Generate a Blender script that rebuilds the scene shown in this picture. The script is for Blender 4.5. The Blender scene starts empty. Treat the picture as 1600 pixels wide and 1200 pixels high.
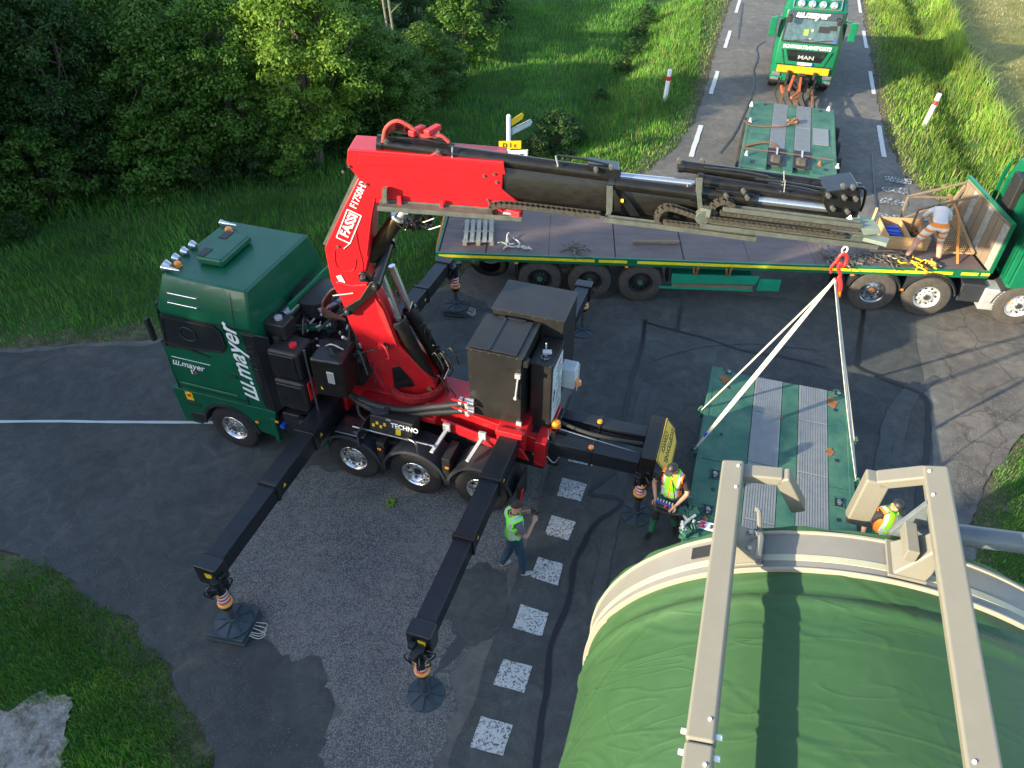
import bpy, math, random
import numpy as np
from mathutils import Vector, Matrix, noise
random.seed(7); rng = np.random.default_rng(7)
SC = bpy.context.scene; COL = SC.collection
pi = math.pi; rad = math.radians

# ------------------------------------------------------------------ camera
FPX, PITCH, CAMH = 1150.0, rad(40.75), 10.8
cam = bpy.data.cameras.new('camera'); cam.sensor_width = 36; cam.lens = FPX/1600*36; cam.clip_end = 2000; cam.clip_start = .1
co = bpy.data.objects.new('camera', cam); COL.objects.link(co); SC.camera = co
co.location = (0, 0, CAMH); co.rotation_euler = (pi/2-PITCH, 0, 0)
# ------------------------------------------------------------------ light
SUN_AZ, SUN_EL = rad(26), rad(16.5)      # direction the light travels (from +x towards +y), height
w = bpy.data.worlds.new('World'); SC.world = w; w.use_nodes = True
nt = w.node_tree; bg = nt.nodes['Background']; sky = nt.nodes.new('ShaderNodeTexSky')
sky.sky_type = 'NISHITA'; sky.sun_disc = False; sky.sun_elevation = SUN_EL
sx, sy = -math.cos(SUN_AZ), -math.sin(SUN_AZ)     # towards the sun
sky.sun_rotation = math.atan2(sx, sy)
sky.altitude = 300; sky.air_density = 1.0; sky.dust_density = 1.2; sky.ozone_density = 1.0
nt.links.new(sky.outputs[0], bg.inputs[0]); bg.inputs[1].default_value = .15
sl = bpy.data.lights.new('sun', 'SUN'); sl.energy = 4.1; sl.angle = rad(.6); sl.color = (1, .86, .62)
so = bpy.data.objects.new('sun', sl); COL.objects.link(so)
tow = Vector((-sx*math.cos(SUN_EL), -sy*math.cos(SUN_EL), -math.sin(SUN_EL)))
so.rotation_euler = tow.to_track_quat('-Z', 'Y').to_euler(); so.location = (-30, -14, 30)
SC.view_settings.view_transform = 'Standard'; SC.view_settings.look = 'None'
SC.view_settings.exposure = 1.72; SC.view_settings.gamma = 1
SC.render.engine = 'CYCLES'

# ------------------------------------------------------------------ frames of reference
CT, ST = math.cos(PITCH), math.sin(PITCH)
def ray(px, py):
    X = (px-800)/FPX; Y = -(py-600)/FPX
    return Vector((X, CT+ST*Y, -(ST-CT*Y)))
def GP(px, py, z=0.):
    r = ray(px, py); t = (z-CAMH)/r.z
    return Vector((r.x*t, r.y*t, z))
class Fr:
    """a local frame standing on the ground; measured points of the photograph are turned into metres in it"""
    def __init__(s, o, deg):
        a = rad(deg); s.o = Vector((o[0], o[1], 0)); s.a = a
        s.X = Vector((math.cos(a), math.sin(a), 0)); s.Y = Vector((-math.sin(a), math.cos(a), 0))
    def w(s, x, y, z=0): return s.o+s.X*x+s.Y*y+Vector((0, 0, z))
    def loc(s, p): v = p-s.o; return Vector((v.dot(s.X), v.dot(s.Y), v.z))
    def px(s, px, py, **k):
        if 'z' in k: return s.loc(GP(px, py, k['z']))
        r = ray(px, py); c = Vector((0, 0, CAMH)); a = s.X if 'x' in k else s.Y; v = k.get('x', k.get('y'))
        t = (v-(c-s.o).dot(a))/r.dot(a)
        return s.loc(c+r*t)
T = Fr((-.136, 10.07), 161.66)      # crane truck: x forward, y towards its left side
B = Fr((-1.94, 10.67), -4.64)       # plane of the crane boom
S = Fr((-1.04, 16.06), -3.8)        # flatbed trailer
A2 = Fr((12.3, 15.10), -10.5)       # its tractor
R = Fr((0, 0), math.degrees(math.atan2(.954, .3004)))  # the road: x along it, y to the left
W = Fr((0, 0), 0)

# ------------------------------------------------------------------ materials
MATS = {}
def mat(name, col, rough=.5, metal=0., var=.15, scale=6., bump=0., bscale=None, coat=0., col2=None, spec=.5, stretch=None, sharp=None, bdist=.01):
    if name in MATS: return MATS[name]
    m = bpy.data.materials.new(name); m.use_nodes = True; n = m.node_tree; L = n.links.new
    b = n.nodes['Principled BSDF']; b.inputs['Roughness'].default_value = rough; b.inputs['Metallic'].default_value = metal
    b.inputs['Coat Weight'].default_value = coat; b.inputs['Specular IOR Level'].default_value = spec
    tc = n.nodes.new('ShaderNodeTexCoord'); mp = n.nodes.new('ShaderNodeMapping')
    L(tc.outputs['Object'], mp.inputs[0])
    if stretch: mp.inputs['Scale'].default_value = stretch
    nz = n.nodes.new('ShaderNodeTexNoise'); nz.inputs['Scale'].default_value = scale; nz.inputs['Detail'].default_value = 7; nz.inputs['Roughness'].default_value = .65
    L(mp.outputs[0], nz.inputs[0])
    rp = n.nodes.new('ShaderNodeValToRGB'); rp.color_ramp.elements[0].position = sharp[0] if sharp else .3; rp.color_ramp.elements[1].position = sharp[1] if sharp else .7
    c2 = col2 or tuple(min(1, c*(1+var)) for c in col); c1 = col if col2 else tuple(c*(1-var) for c in col)
    rp.color_ramp.elements[0].color = (*c1, 1); rp.color_ramp.elements[1].color = (*c2, 1)
    L(nz.outputs[0], rp.inputs[0]); L(rp.outputs[0], b.inputs['Base Color'])
    if bump:
        n2 = n.nodes.new('ShaderNodeTexNoise'); n2.inputs['Scale'].default_value = bscale or scale*6; n2.inputs['Detail'].default_value = 4
        L(mp.outputs[0], n2.inputs[0]); bp = n.nodes.new('ShaderNodeBump'); bp.inputs['Strength'].default_value = bump; bp.inputs['Distance'].default_value = bdist
        L(n2.outputs[0], bp.inputs['Height']); L(bp.outputs[0], b.inputs['Normal'])
    MATS[name] = m; return m
M = dict(
 green=mat('truck green paint', (.003, .085, .042), .34, 0, .15, 2.5, coat=.15, spec=.35),
 green2=mat('tractor green paint', (.004, .13, .058), .32, 0, .15, 2.5, coat=.25),
 pgreen=mat('worn platform green', (.013, .085, .060), .65, 0, col2=(.060, .155, .10), scale=1.7, sharp=(.36, .66), bump=.4, bscale=50),
 rust=mat('rust', (.22, .09, .03), .8, 0, .5, 9, bump=.3),
 red=mat('crane red paint', (.40, .010, .014), .36, 0, col2=(.56, .012, .018), scale=3.5, coat=.25, bump=.06, bscale=14),
 redd=mat('dusty red', (.35, .02, .02), .55, 0, .3, 6),
 black=mat('gloss black paint', (.012, .012, .013), .28, 0, .3, 4, coat=.3),
 boom=mat('brown-glinted black boom steel', (.006, .006, .006), .30, 0, col2=(.019, .016, .012), scale=3, stretch=(1, 6, 6), bump=.1),  # brown second tone paints the warm glints into the steel colour
 legm=mat('outrigger black steel', (.006, .008, .011), .36, 0, col2=(.014, .016, .021), scale=2.5, bump=.1),
 cabm=mat('black sheet cabinet', (.011, .011, .011), .34, 0, col2=(.024, .023, .021), scale=1.7, bump=.12, bscale=9),
 plast=mat('black plastic', (.018, .018, .018), .5, 0, .3, 8, bump=.15, bscale=80),
 dark=mat('dark chassis', (.012, .012, .012), .7, 0, .4, 10, bump=.3),
 fender=mat('grey plastic fender', (.024, .027, .032), .5, 0, .15, 6, bump=.1),
 rubber=mat('tyre rubber', (.018, .017, .017), .85, 0, .35, 14, bump=.4, bscale=60),
 rubdust=mat('dusty tyre rubber', (.060, .052, .044), .9, 0, .35, 9, bump=.4, bscale=60),
 chrome=mat('chrome', (.7, .7, .72), .24, .9, .05, 5),
 alu=mat('aluminium', (.55, .55, .54), .35, .45, .12, 12, bump=.1),
 steel=mat('brushed steel', (.35, .36, .38), .35, 1, .25, 8),
 galv=mat('galvanised rail', (.085, .10, .085), .5, .3, col2=(.16, .17, .145), scale=6, bump=.15),
 brown=mat('brown cylinder steel', (.10, .075, .045), .3, .8, .4, 3, stretch=(1, 1, 3)),
 glass=mat('dark window glass', (.01, .012, .012), .06, 0, .1, 4, coat=.8),
 wglass=mat('windscreen glass', (.05, .09, .09), .06, 0, .6, 3, coat=.9),
 white=mat('white paint', (.8, .8, .8), .45, 0, .04, 6),
 decal=mat('white lettering', (.75, .77, .77), .5, 0, .03, 5),
 blackd=mat('black lettering', (.01, .01, .01), .5, 0, .03, 5),
 redp=mat('red marking', (.65, .02, .03), .45, 0, .1, 6),
 yellow=mat('yellow paint', (.75, .5, .01), .5, 0, .1, 6, bump=.1),
 sign_y=mat('yellow sign sheet', (.62, .40, .04), .5, 0, .15, 5),
 orange=mat('orange lens', (.85, .25, .01), .25, 0, .05, 6, coat=.6),
 redhook=mat('red rubber sleeve', (.6, .03, .03), .5, 0, .15, 12),
 cream=mat('cream grey painted steel', (.20, .188, .15), .45, 0, .05, 4, bump=.05, bscale=30),
 ring=mat('grey coated ring', (.19, .185, .165), .5, 0, .06, 5),
 lip=mat('cream lip', (.33, .30, .24), .5, 0, .06, 8),
 stripe=mat('pale stripe', (.36, .36, .26), .5, 0, .1, 3),
 padm=mat('plastic support pad', (.035, .055, .07), .6, 0, .2, 8, bump=.15),
 deck=mat('brown plywood deck', (.095, .062, .058), .6, 0, col2=(.14, .105, .10), scale=1.6, stretch=(1, 3, 1), bump=.2, bscale=50),
 wood=mat('old wood', (.20, .15, .10), .85, 0, .35, 7, stretch=(1, 8, 8), bump=.4),
 wood2=mat('new wood', (.42, .27, .13), .75, 0, .25, 6, stretch=(1, 8, 8), bump=.3),
 woodg=mat('grey pallet wood', (.28, .27, .23), .85, 0, .3, 9, bump=.4),
 mesh=mat('ribbed aluminium plate', (.20, .215, .22), .5, .2, .12, 5, bump=.15, bscale=40),
 web=mat('white sling webbing', (.50, .48, .42), .8, 0, .12, 20, bump=.3),
 strapo=mat('orange ratchet strap', (.6, .22, .05), .8, 0, .2, 16, bump=.2),
 strapd=mat('dirty strap', (.20, .10, .055), .85, 0, .35, 16, bump=.2),
 blue=mat('blue plastic', (.01, .07, .45), .5, 0, .2, 8),
 bluegrey=mat('pale cover box', (.5, .55, .58), .5, 0, .1, 5),
 lime=mat('lime vest fabric', (.22, .80, .05), .8, 0, .08, 9, bump=.3, bscale=25),
 vorange=mat('orange fabric', (.85, .16, .01), .8, 0, .08, 9, bump=.3, bscale=25),
 refl=mat('reflective grey tape', (.45, .48, .5), .4, 0, .05, 9),
 skin=mat('skin', (.45, .24, .16), .6, 0, .08, 12),
 hair=mat('dark hair', (.03, .018, .012), .8, 0, .4, 40, bump=.5),
 denim=mat('dark denim', (.013, .045, .085), .9, 0, .3, 14, bump=.3),
 wgreen=mat('green work trousers', (.01, .13, .07), .9, 0, .2, 12, bump=.3),
 wblack=mat('black cloth', (.02, .018, .02), .9, 0, .3, 12, bump=.3),
 greyc=mat('grey t-shirt', (.10, .10, .14), .9, 0, .15, 12, bump=.3),
 whitec=mat('white t-shirt', (.62, .58, .56), .85, 0, .06, 8, bump=.4, bscale=14),
 shoe=mat('light shoe', (.35, .36, .36), .8, 0, .2, 14),
 bark=mat('bark', (.11, .09, .07), .95, 0, .45, 8, stretch=(3, 3, .6), bump=.7),
 pin=mat('dull pin steel', (.11, .11, .10), .45, .3, .3, 20),
 hose=mat('black hose rubber', (.02, .02, .02), .55, 0, .3, 30, bump=.3, bscale=90),
)
# two-tone prints: bands along an axis of the object's own space
def bands(name, base, bandcol, axis, spans, rough=.8, extra=None):
    m = bpy.data.materials.new(name); m.use_nodes = True; n = m.node_tree; L = n.links.new; b = n.nodes['Principled BSDF']
    b.inputs['Roughness'].default_value = rough
    tc = n.nodes.new('ShaderNodeTexCoord'); sp = n.nodes.new('ShaderNodeSeparateXYZ'); L(tc.outputs['Object'], sp.inputs[0])
    prev = None
    allspans = [(axis, a, c, bandcol) for a, c in spans]+(extra or [])
    colsock = None
    for ax, a, c, bc in allspans:
        src = sp.outputs['XYZ'.index(ax.strip('|'))]
        if '|' in ax:
            ab = n.nodes.new('ShaderNodeMath'); ab.operation = 'ABSOLUTE'; L(src, ab.inputs[0]); src = ab.outputs[0]
        cmpn = n.nodes.new('ShaderNodeMath'); cmpn.operation = 'COMPARE'; L(src, cmpn.inputs[0])
        cmpn.inputs[1].default_value = (a+c)/2; cmpn.inputs[2].default_value = (c-a)/2
        mx = n.nodes.new('ShaderNodeMix'); mx.data_type = 'RGBA'; L(cmpn.outputs[0], mx.inputs[0])
        if colsock: L(colsock, mx.inputs[6])
        else: mx.inputs[6].default_value = (*base, 1)
        mx.inputs[7].default_value = (*bc, 1); colsock = mx.outputs[2]
    L(colsock, b.inputs['Base Color'])
    nz = n.nodes.new('ShaderNodeTexNoise'); nz.inputs['Scale'].default_value = 22; bp = n.nodes.new('ShaderNodeBump'); bp.inputs['Strength'].default_value = .35; bp.inputs['Distance'].default_value = .02
    L(nz.outputs[0], bp.inputs['Height']); L(bp.outputs[0], b.inputs['Normal'])
    return m

# ------------------------------------------------------------------ mesh helpers
def link(o, parent=None):
    COL.objects.link(o)
    if parent is not None: o.parent = parent
    return o
def thing(name, label, cat, fr=None, loc=(0, 0, 0), rotz=0., group=None):
    o = bpy.data.objects.new(name, None); COL.objects.link(o); o.empty_display_size = .2
    if fr is not None: o.location = fr.w(*loc); o.rotation_euler = (0, 0, fr.a+rotz)
    else: o.location = loc; o.rotation_euler = (0, 0, rotz)
    o['label'] = label; o['category'] = cat
    if group: o['group'] = group
    return o
def tag(o, label=None, cat=None, group=None, kind=None):
    if label: o['label'] = label
    if cat: o['category'] = cat
    if group: o['group'] = group
    if kind: o['kind'] = kind
    return o
def place(o, fr, loc=(0, 0, 0), rotz=0.):
    o.location = fr.w(*loc); o.rotation_euler = (0, 0, fr.a+rotz); return o
def basis(d):
    d = Vector(d).normalized(); up = Vector((0, 0, 1)) if abs(d.z) < .95 else Vector((1, 0, 0))
    s = d.cross(up).normalized(); u = s.cross(d).normalized(); return d, s, u
class MB:
    def __init__(s): s.v = []; s.f = []; s.mi = []; s.cur = 0
    def add(s, vs, fs):
        b = len(s.v); s.v += [tuple(v) for v in vs]; s.f += [tuple(i+b for i in f) for f in fs]; s.mi += [s.cur]*len(fs); return s
    def box(s, c, size, rz=0., ry=0., rx=0.):
        m = Matrix.Rotation(rz, 3, 'Z') @ Matrix.Rotation(ry, 3, 'Y') @ Matrix.Rotation(rx, 3, 'X')
        vs = [Vector(c)+m @ Vector((a*size[0]/2, b*size[1]/2, d*size[2]/2)) for a in (-1, 1) for b in (-1, 1) for d in (-1, 1)]
        return s.add(vs, [(0, 1, 3, 2), (4, 6, 7, 5), (0, 4, 5, 1), (2, 3, 7, 6), (0, 2, 6, 4), (1, 5, 7, 3)])
    def beam(s, p0, p1, w_, h_, w1=None, h1=None, side=None):
        p0, p1 = Vector(p0), Vector(p1); d, sd, u = basis(p1-p0)
        if side is not None: sd = Vector(side).normalized(); u = sd.cross(d).normalized()
        w1 = w1 or w_; h1 = h1 or h_; vs = []
        for p, a, b in ((p0, w_, h_), (p1, w1, h1)):
            for x, y in ((-1, -1), (1, -1), (1, 1), (-1, 1)): vs.append(p+sd*x*a/2+u*y*b/2)
        return s.add(vs, [(3, 2, 1, 0), (4, 5, 6, 7), (0, 1, 5, 4), (1, 2, 6, 5), (2, 3, 7, 6), (3, 0, 4, 7)])
    def cyl(s, p0, p1, r0, r1=None, n=16, caps=True):
        r1 = r0 if r1 is None else r1; p0, p1 = Vector(p0), Vector(p1); d, sd, u = basis(p1-p0); vs = []
        for p, r in ((p0, r0), (p1, r1)):
            for i in range(n): a = 2*pi*i/n; vs.append(p+(sd*math.cos(a)+u*math.sin(a))*r)
        fs = [(i, (i+1) % n, n+(i+1) % n, n+i) for i in range(n)]
        if caps: fs += [tuple(range(n-1, -1, -1)), tuple(range(n, 2*n))]
        return s.add(vs, fs)
    def tube(s, pts, r, n=8, closed=False):
        pts = [Vector(p) for p in pts]; vs = []; fs = []; m = len(pts); rs = r if isinstance(r, (list, tuple)) else [r]*m
        prev = None
        for i, p in enumerate(pts):
            d = (pts[min(i+1, m-1)]-pts[max(i-1, 0)]).normalized()
            if prev is None: _, sd, u = basis(d)
            else: sd = (prev-d*prev.dot(d)).normalized(); u = sd.cross(d)
            prev = sd
            for k in range(n): a = 2*pi*k/n; vs.append(p+(sd*math.cos(a)+u*math.sin(a))*rs[i])
        for i in range(m-1):
            for k in range(n): fs.append((i*n+k, i*n+(k+1) % n, (i+1)*n+(k+1) % n, (i+1)*n+k))
        fs += [tuple(range(n-1, -1, -1)), tuple(range((m-1)*n, m*n))]
        return s.add(vs, fs)
    def prism(s, pts, off):           # planar polygon swept by vector off
        off = Vector(off); n = len(pts); vs = [Vector(p) for p in pts]+[Vector(p)+off for p in pts]
        return s.add(vs, [tuple(range(n-1, -1, -1)), tuple(range(n, 2*n))]+[(i, (i+1) % n, n+(i+1) % n, n+i) for i in range(n)])
    def lathe(s, prof, c, axis, n=24):   # prof: (radius, along)
        d, sd, u = basis(axis); c = Vector(c); m = len(prof); vs = []
        for r, t in prof:
            for i in range(n): a = 2*pi*i/n; vs.append(c+d*t+(sd*math.cos(a)+u*math.sin(a))*max(r, 1e-4))
        return s.add(vs, [(j*n+i, j*n+(i+1) % n, (j+1)*n+(i+1) % n, (j+1)*n+i) for j in range(m-1) for i in range(n)])
    def loft(s, rings, caps=True):
        n = len(rings[0]); vs = [v for r in rings for v in r]
        fs = [(j*n+i, j*n+(i+1) % n, (j+1)*n+(i+1) % n, (j+1)*n+i) for j in range(len(rings)-1) for i in range(n)]
        if caps: fs += [tuple(range(n-1, -1, -1)), tuple(range((len(rings)-1)*n, len(rings)*n))]
        return s.add(vs, fs)
    def obj(s, name, m, parent=None, bev=0., smooth=True, label=None, segs=2):
        me = bpy.data.meshes.new(name); me.from_pydata(s.v, [], s.f); me.update()
        for mm in (m if isinstance(m, (list, tuple)) else [m]): me.materials.append(M[mm] if isinstance(mm, str) else mm)
        if isinstance(m, (list, tuple)): me.polygons.foreach_set('material_index', s.mi)
        o = bpy.data.objects.new(name, me); link(o, parent)
        import bmesh
        bm = bmesh.new(); bm.from_mesh(me); bmesh.ops.recalc_face_normals(bm, faces=bm.faces); bm.to_mesh(me); bm.free()
        if smooth:
            me.polygons.foreach_set('use_smooth', [True]*len(me.polygons)); me.set_sharp_from_angle(angle=rad(32))
        if bev:
            md = o.modifiers.new('bevel', 'BEVEL'); md.width = bev; md.segments = segs; md.limit_method = 'ANGLE'; md.angle_limit = rad(40); md.harden_normals = True
        if label: o['label'] = label
        return o
def curve_pts(pts, k=6):       # Catmull-Rom
    P_ = [Vector(p) for p in pts]; P_ = [P_[0]*2-P_[1]]+P_+[P_[-1]*2-P_[-2]]; out = []
    for i in range(1, len(P_)-2):
        a, b, c, d = P_[i-1:i+3]
        for j in range(k):
            t = j/k; out.append(.5*((2*b)+(c-a)*t+(2*a-5*b+4*c-d)*t*t+(3*b-a-3*c+d)*t**3))
    out.append(P_[-2]); return out
def text(body, size, m, parent, o, xd, yd, name='lettering', shear=0., bold=.0, align='LEFT', sx_=1., ext=.003):
    cu = bpy.data.curves.new('t', 'FONT'); cu.body = body; cu.size = size; cu.extrude = ext; cu.shear = shear; cu.offset = bold; cu.align_x = align; cu.resolution_u = 3
    to = bpy.data.objects.new('t', cu); COL.objects.link(to)
    dg = bpy.context.evaluated_depsgraph_get(); me = bpy.data.meshes.new_from_object(to.evaluated_get(dg)); bpy.data.objects.remove(to)
    xd = Vector(xd).normalized()*sx_; yd = Vector(yd).normalized(); zd = xd.normalized().cross(yd)
    mx = Matrix((xd, yd, zd)).transposed().to_4x4(); mx.translation = Vector(o); me.transform(mx)
    me.materials.clear(); me.materials.append(M[m]); ob = bpy.data.objects.new(name, me); link(ob, parent); return ob
def dup(o, parent=None, first=True):
    c = o.copy(); COL.objects.link(c)
    if parent is not None: c.parent = parent
    for ch in list(o.children): dup(ch, c, False)
    return c
# ================================================================== GROUND
def g2(px, py): v = GP(px, py); return (v.x, v.y)
def r2(x, y): v = R.w(x, y); return (v.x, v.y)
pave = [r2(140, 1.95), r2(60, 1.95), r2(45, 1.9), g2(1108, 118), g2(1086, 185), g2(1064, 222), g2(1028, 255), g2(980, 292), g2(910, 330), g2(830, 365), g2(760, 400), g2(705, 440), g2(655, 470), g2(560, 490),
        g2(400, 508), g2(250, 528), g2(120, 539), g2(0, 547), (-20, 13.9), (-70, 13.2), (-70, 6.5), (-20, 8.0), g2(-60, 848), g2(0, 858), g2(70, 880), g2(140, 918), g2(200, 965), g2(255, 1030), g2(300, 1110), g2(345, 1200),
        r2(.5, 4.2), r2(-4, 2.9), r2(-12, 2.2), r2(-60, 2), r2(-60, -5.6), r2(-5, -5.6), r2(4, -5.7), g2(1515, 885), g2(1522, 800), g2(1558, 725), g2(1610, 662), (20, 9.2), (70, 6.0), (70, 14),
        (24, 18), g2(1600, 335), g2(1530, 330), g2(1470, 318), g2(1436, 298), g2(1408, 268), g2(1392, 235), g2(1378, 190), g2(1366, 120), g2(1353, 50), r2(60, -5.35), r2(140, -5.35)]
PAV = np.array(pave)
def seg_dist(Pn, poly):
    d = np.full(len(Pn), 1e9); ins = np.zeros(len(Pn), bool); n = len(poly)
    for i in range(n):
        a = poly[i]; b = poly[(i+1) % n]; ab = b-a; t = np.clip(((Pn-a)@ab)/(ab@ab+1e-12), 0, 1)
        d = np.minimum(d, np.hypot(*(Pn-(a+t[:, None]*ab)).T))
        c = ((a[1] > Pn[:, 1]) != (b[1] > Pn[:, 1])); xx = (b[0]-a[0])*(Pn[:, 1]-a[1])/(b[1]-a[1]+1e-12)+a[0]
        ins ^= c & (Pn[:, 0] < xx)
    return np.where(ins, -d, d)
def fbm(x, y, s, seed=0., o=4):
    v = 0; a = 1.; t = 0
    for k in range(o):
        f = s*2**k; ph = seed*3.7+k*1.9
        v = v+a*(np.sin(x*f*1.3+ph+1.7*np.sin(y*f*.9+ph*2))*np.cos(y*f*1.1-ph+1.3*np.sin(x*f*.7-ph))); t += a; a *= .55
    return v/t
def roadxy(x, y): return x*.3004+y*.954, -x*.954+y*.3004
def ground_h(x, y):
    Pn = np.stack([x, y], 1); d = seg_dist(Pn, PAV)
    rx, ry = roadxy(x, y)
    sm = np.clip((d-.15)/1.5, 0, 1); sm = sm*sm*(3-2*sm)
    h = .09*fbm(x, y, .5, 1)+.05*fbm(x, y, 1.6, 2)+.06
    left = (ry > 0) & (y > 15)
    h = h-.55*np.exp(-((ry-5.6)/1.1)**2)*np.clip((rx-22)/4, 0, 1)-.25*np.clip((ry-5)/3, 0, 1)*np.clip((rx-22)/4, 0, 1)
    right = ry < 0
    rr = np.clip((rx-24)/4, 0, 1)*right
    h = h+rr*(-.45*np.exp(-((ry+7.9)/.7)**2)+.30*np.exp(-((ry+8.9)/.6)**2)-.35*np.clip((-ry-9.3)/1.5, 0, 1))
    return np.where(d > 0, sm*h-.012+.03*np.clip(d/.3, 0, 1), -.03), d
def grid_axis(lo, hi, a, b, fine, coarse):
    return np.unique(np.concatenate([np.arange(lo, a, coarse), np.arange(a, b, fine), np.arange(b, hi+coarse, coarse)]))
xs = grid_axis(-300, 300, -36, 46, .45, 22); ys = grid_axis(-300, 300, -4, 64, .4, 22)
XX, YY = np.meshgrid(xs, ys); gx, gy = XX.ravel(), YY.ravel(); gh, gd = ground_h(gx, gy)
nx, ny = len(xs), len(ys); ii = (np.arange(ny-1)[:, None]*nx+np.arange(nx-1)[None]).ravel()
def npmesh(name, V, F, mats, mi=None, smooth=True):
    me = bpy.data.meshes.new(name); n = F.shape[1]
    me.vertices.add(len(V)); me.vertices.foreach_set('co', V.astype(np.float32).ravel())
    me.loops.add(F.size); me.loops.foreach_set('vertex_index', F.astype(np.int32).ravel())
    me.polygons.add(len(F)); me.polygons.foreach_set('loop_start', np.arange(0, F.size, n, dtype=np.int32)); me.polygons.foreach_set('loop_total', np.full(len(F), n, np.int32))
    for m in mats: me.materials.append(m)
    if mi is not None: me.polygons.foreach_set('material_index', mi.astype(np.int32))
    if smooth: me.polygons.foreach_set('use_smooth', np.ones(len(F), bool))
    me.update(calc_edges=True); return me
# --- ground material: grass soil, dry verge near the asphalt
def ground_mat(name, stops, scale, bump=.6):
    m = bpy.data.materials.new(name); m.use_nodes = True; n = m.node_tree; L = n.links.new; b = n.nodes['Principled BSDF']; b.inputs['Roughness'].default_value = .95; b.inputs['Specular IOR Level'].default_value = .15
    tc = n.nodes.new('ShaderNodeTexCoord'); a = n.nodes.new('ShaderNodeTexNoise'); a.inputs['Scale'].default_value = scale; a.inputs['Detail'].default_value = 10; a.inputs['Roughness'].default_value = .7; L(tc.outputs['Object'], a.inputs[0])
    r_ = n.nodes.new('ShaderNodeValToRGB'); cr = r_.color_ramp
    cr.elements[0].position = stops[0][0]; cr.elements[0].color = (*stops[0][1], 1); cr.elements[1].position = stops[-1][0]; cr.elements[1].color = (*stops[-1][1], 1)
    for p, c in stops[1:-1]: e = cr.elements.new(p); e.color = (*c, 1)
    L(a.outputs[0], r_.inputs[0]); L(r_.outputs[0], b.inputs['Base Color'])
    c = n.nodes.new('ShaderNodeTexNoise'); c.inputs['Scale'].default_value = 22; c.inputs['Detail'].default_value = 5; L(tc.outputs['Object'], c.inputs[0])
    bp = n.nodes.new('ShaderNodeBump'); bp.inputs['Strength'].default_value = bump; bp.inputs['Distance'].default_value = .05; L(c.outputs[0], bp.inputs['Height']); L(bp.outputs[0], b.inputs['Normal']); return m
def ground_blend():
    m = ground_mat('grass soil and dry verge', [(.3, (.02, .045, .012)), (.55, (.04, .09, .02)), (.75, (.07, .11, .03))], .8); n = m.node_tree; L = n.links.new; b = n.nodes['Principled BSDF']
    base = b.inputs['Base Color'].links[0].from_socket; tc = n.nodes.new('ShaderNodeTexCoord')
    def rmp(src, st):
        r_ = n.nodes.new('ShaderNodeValToRGB'); cr = r_.color_ramp; cr.elements[0].position = st[0][0]; cr.elements[0].color = (*st[0][1], 1); cr.elements[1].position = st[-1][0]; cr.elements[1].color = (*st[-1][1], 1)
        for p, c in st[1:-1]: e = cr.elements.new(p); e.color = (*c, 1)
        L(src, r_.inputs[0]); return r_.outputs[0]
    def nz(s, d=8): a = n.nodes.new('ShaderNodeTexNoise'); a.inputs['Scale'].default_value = s; a.inputs['Detail'].default_value = d; a.inputs['Roughness'].default_value = .7; L(tc.outputs['Object'], a.inputs[0]); return a.outputs[0]
    def math_(op, a, b2):
        q = n.nodes.new('ShaderNodeMath'); q.operation = op
        for i, v in enumerate((a, b2)):
            if isinstance(v, (int, float)): q.inputs[i].default_value = v
            else: L(v, q.inputs[i])
        return q.outputs[0]
    def att(nm): a = n.nodes.new('ShaderNodeAttribute'); a.attribute_name = nm; return a.outputs['Fac']
    dry = rmp(nz(3.), [(.25, (.04, .05, .025)), (.5, (.085, .08, .05)), (.7, (.17, .15, .10))]); field = rmp(nz(.9), [(.25, (.10, .13, .03)), (.5, (.20, .20, .07)), (.75, (.30, .25, .11))])
    v = math_('ADD', att('edge'), math_('MULTIPLY', math_('SUBTRACT', nz(1.6), .5), 2.6)); v = math_('ADD', v, math_('MULTIPLY', math_('SUBTRACT', nz(14.), .5), .8))
    k = rmp(v, [(.45, (1, 1, 1)), (.62, (0, 0, 0))]); mx = n.nodes.new('ShaderNodeMix'); mx.data_type = 'RGBA'; L(k, mx.inputs[0]); L(base, mx.inputs[6]); L(dry, mx.inputs[7])
    f = math_('ADD', att('field'), math_('MULTIPLY', math_('SUBTRACT', nz(1.2), .5), 1.2)); k2 = rmp(f, [(.45, (0, 0, 0)), (.6, (1, 1, 1))]); m2 = n.nodes.new('ShaderNodeMix'); m2.data_type = 'RGBA'; L(k2, m2.inputs[0]); L(mx.outputs[2], m2.inputs[6]); L(field, m2.inputs[7]); L(m2.outputs[2], b.inputs['Base Color']); return m
m_ground = ground_blend(); m_ground0 = ground_mat('meadow soil', [(.3, (.02, .045, .012)), (.55, (.04, .09, .02)), (.75, (.07, .11, .03))], .8)
m_dry = ground_mat('dry verge', [(.25, (.06, .07, .03)), (.5, (.15, .13, .08)), (.7, (.24, .21, .14))], 2.0)
m_field = ground_mat('mown field', [(.25, (.08, .12, .03)), (.5, (.17, .18, .06)), (.75, (.26, .23, .10))], .9)
F = np.stack([ii, ii+1, ii+nx+1, ii+nx], 1)
gme = npmesh('ground', np.stack([gx, gy, gh], 1), F, [m_ground]); grx, gry = roadxy(gx, gy)
at_ = gme.attributes.new('edge', 'FLOAT', 'POINT'); at_.data.foreach_set('value', np.clip(gd, -1, 3).astype(np.float32))
at_ = gme.attributes.new('field', 'FLOAT', 'POINT'); at_.data.foreach_set('value', np.clip(((-gry-9.7)*.5+.5)*(grx > 12), 0, 1).astype(np.float32))
go = bpy.data.objects.new('ground', gme); link(go); tag(go, kind='structure')

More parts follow.
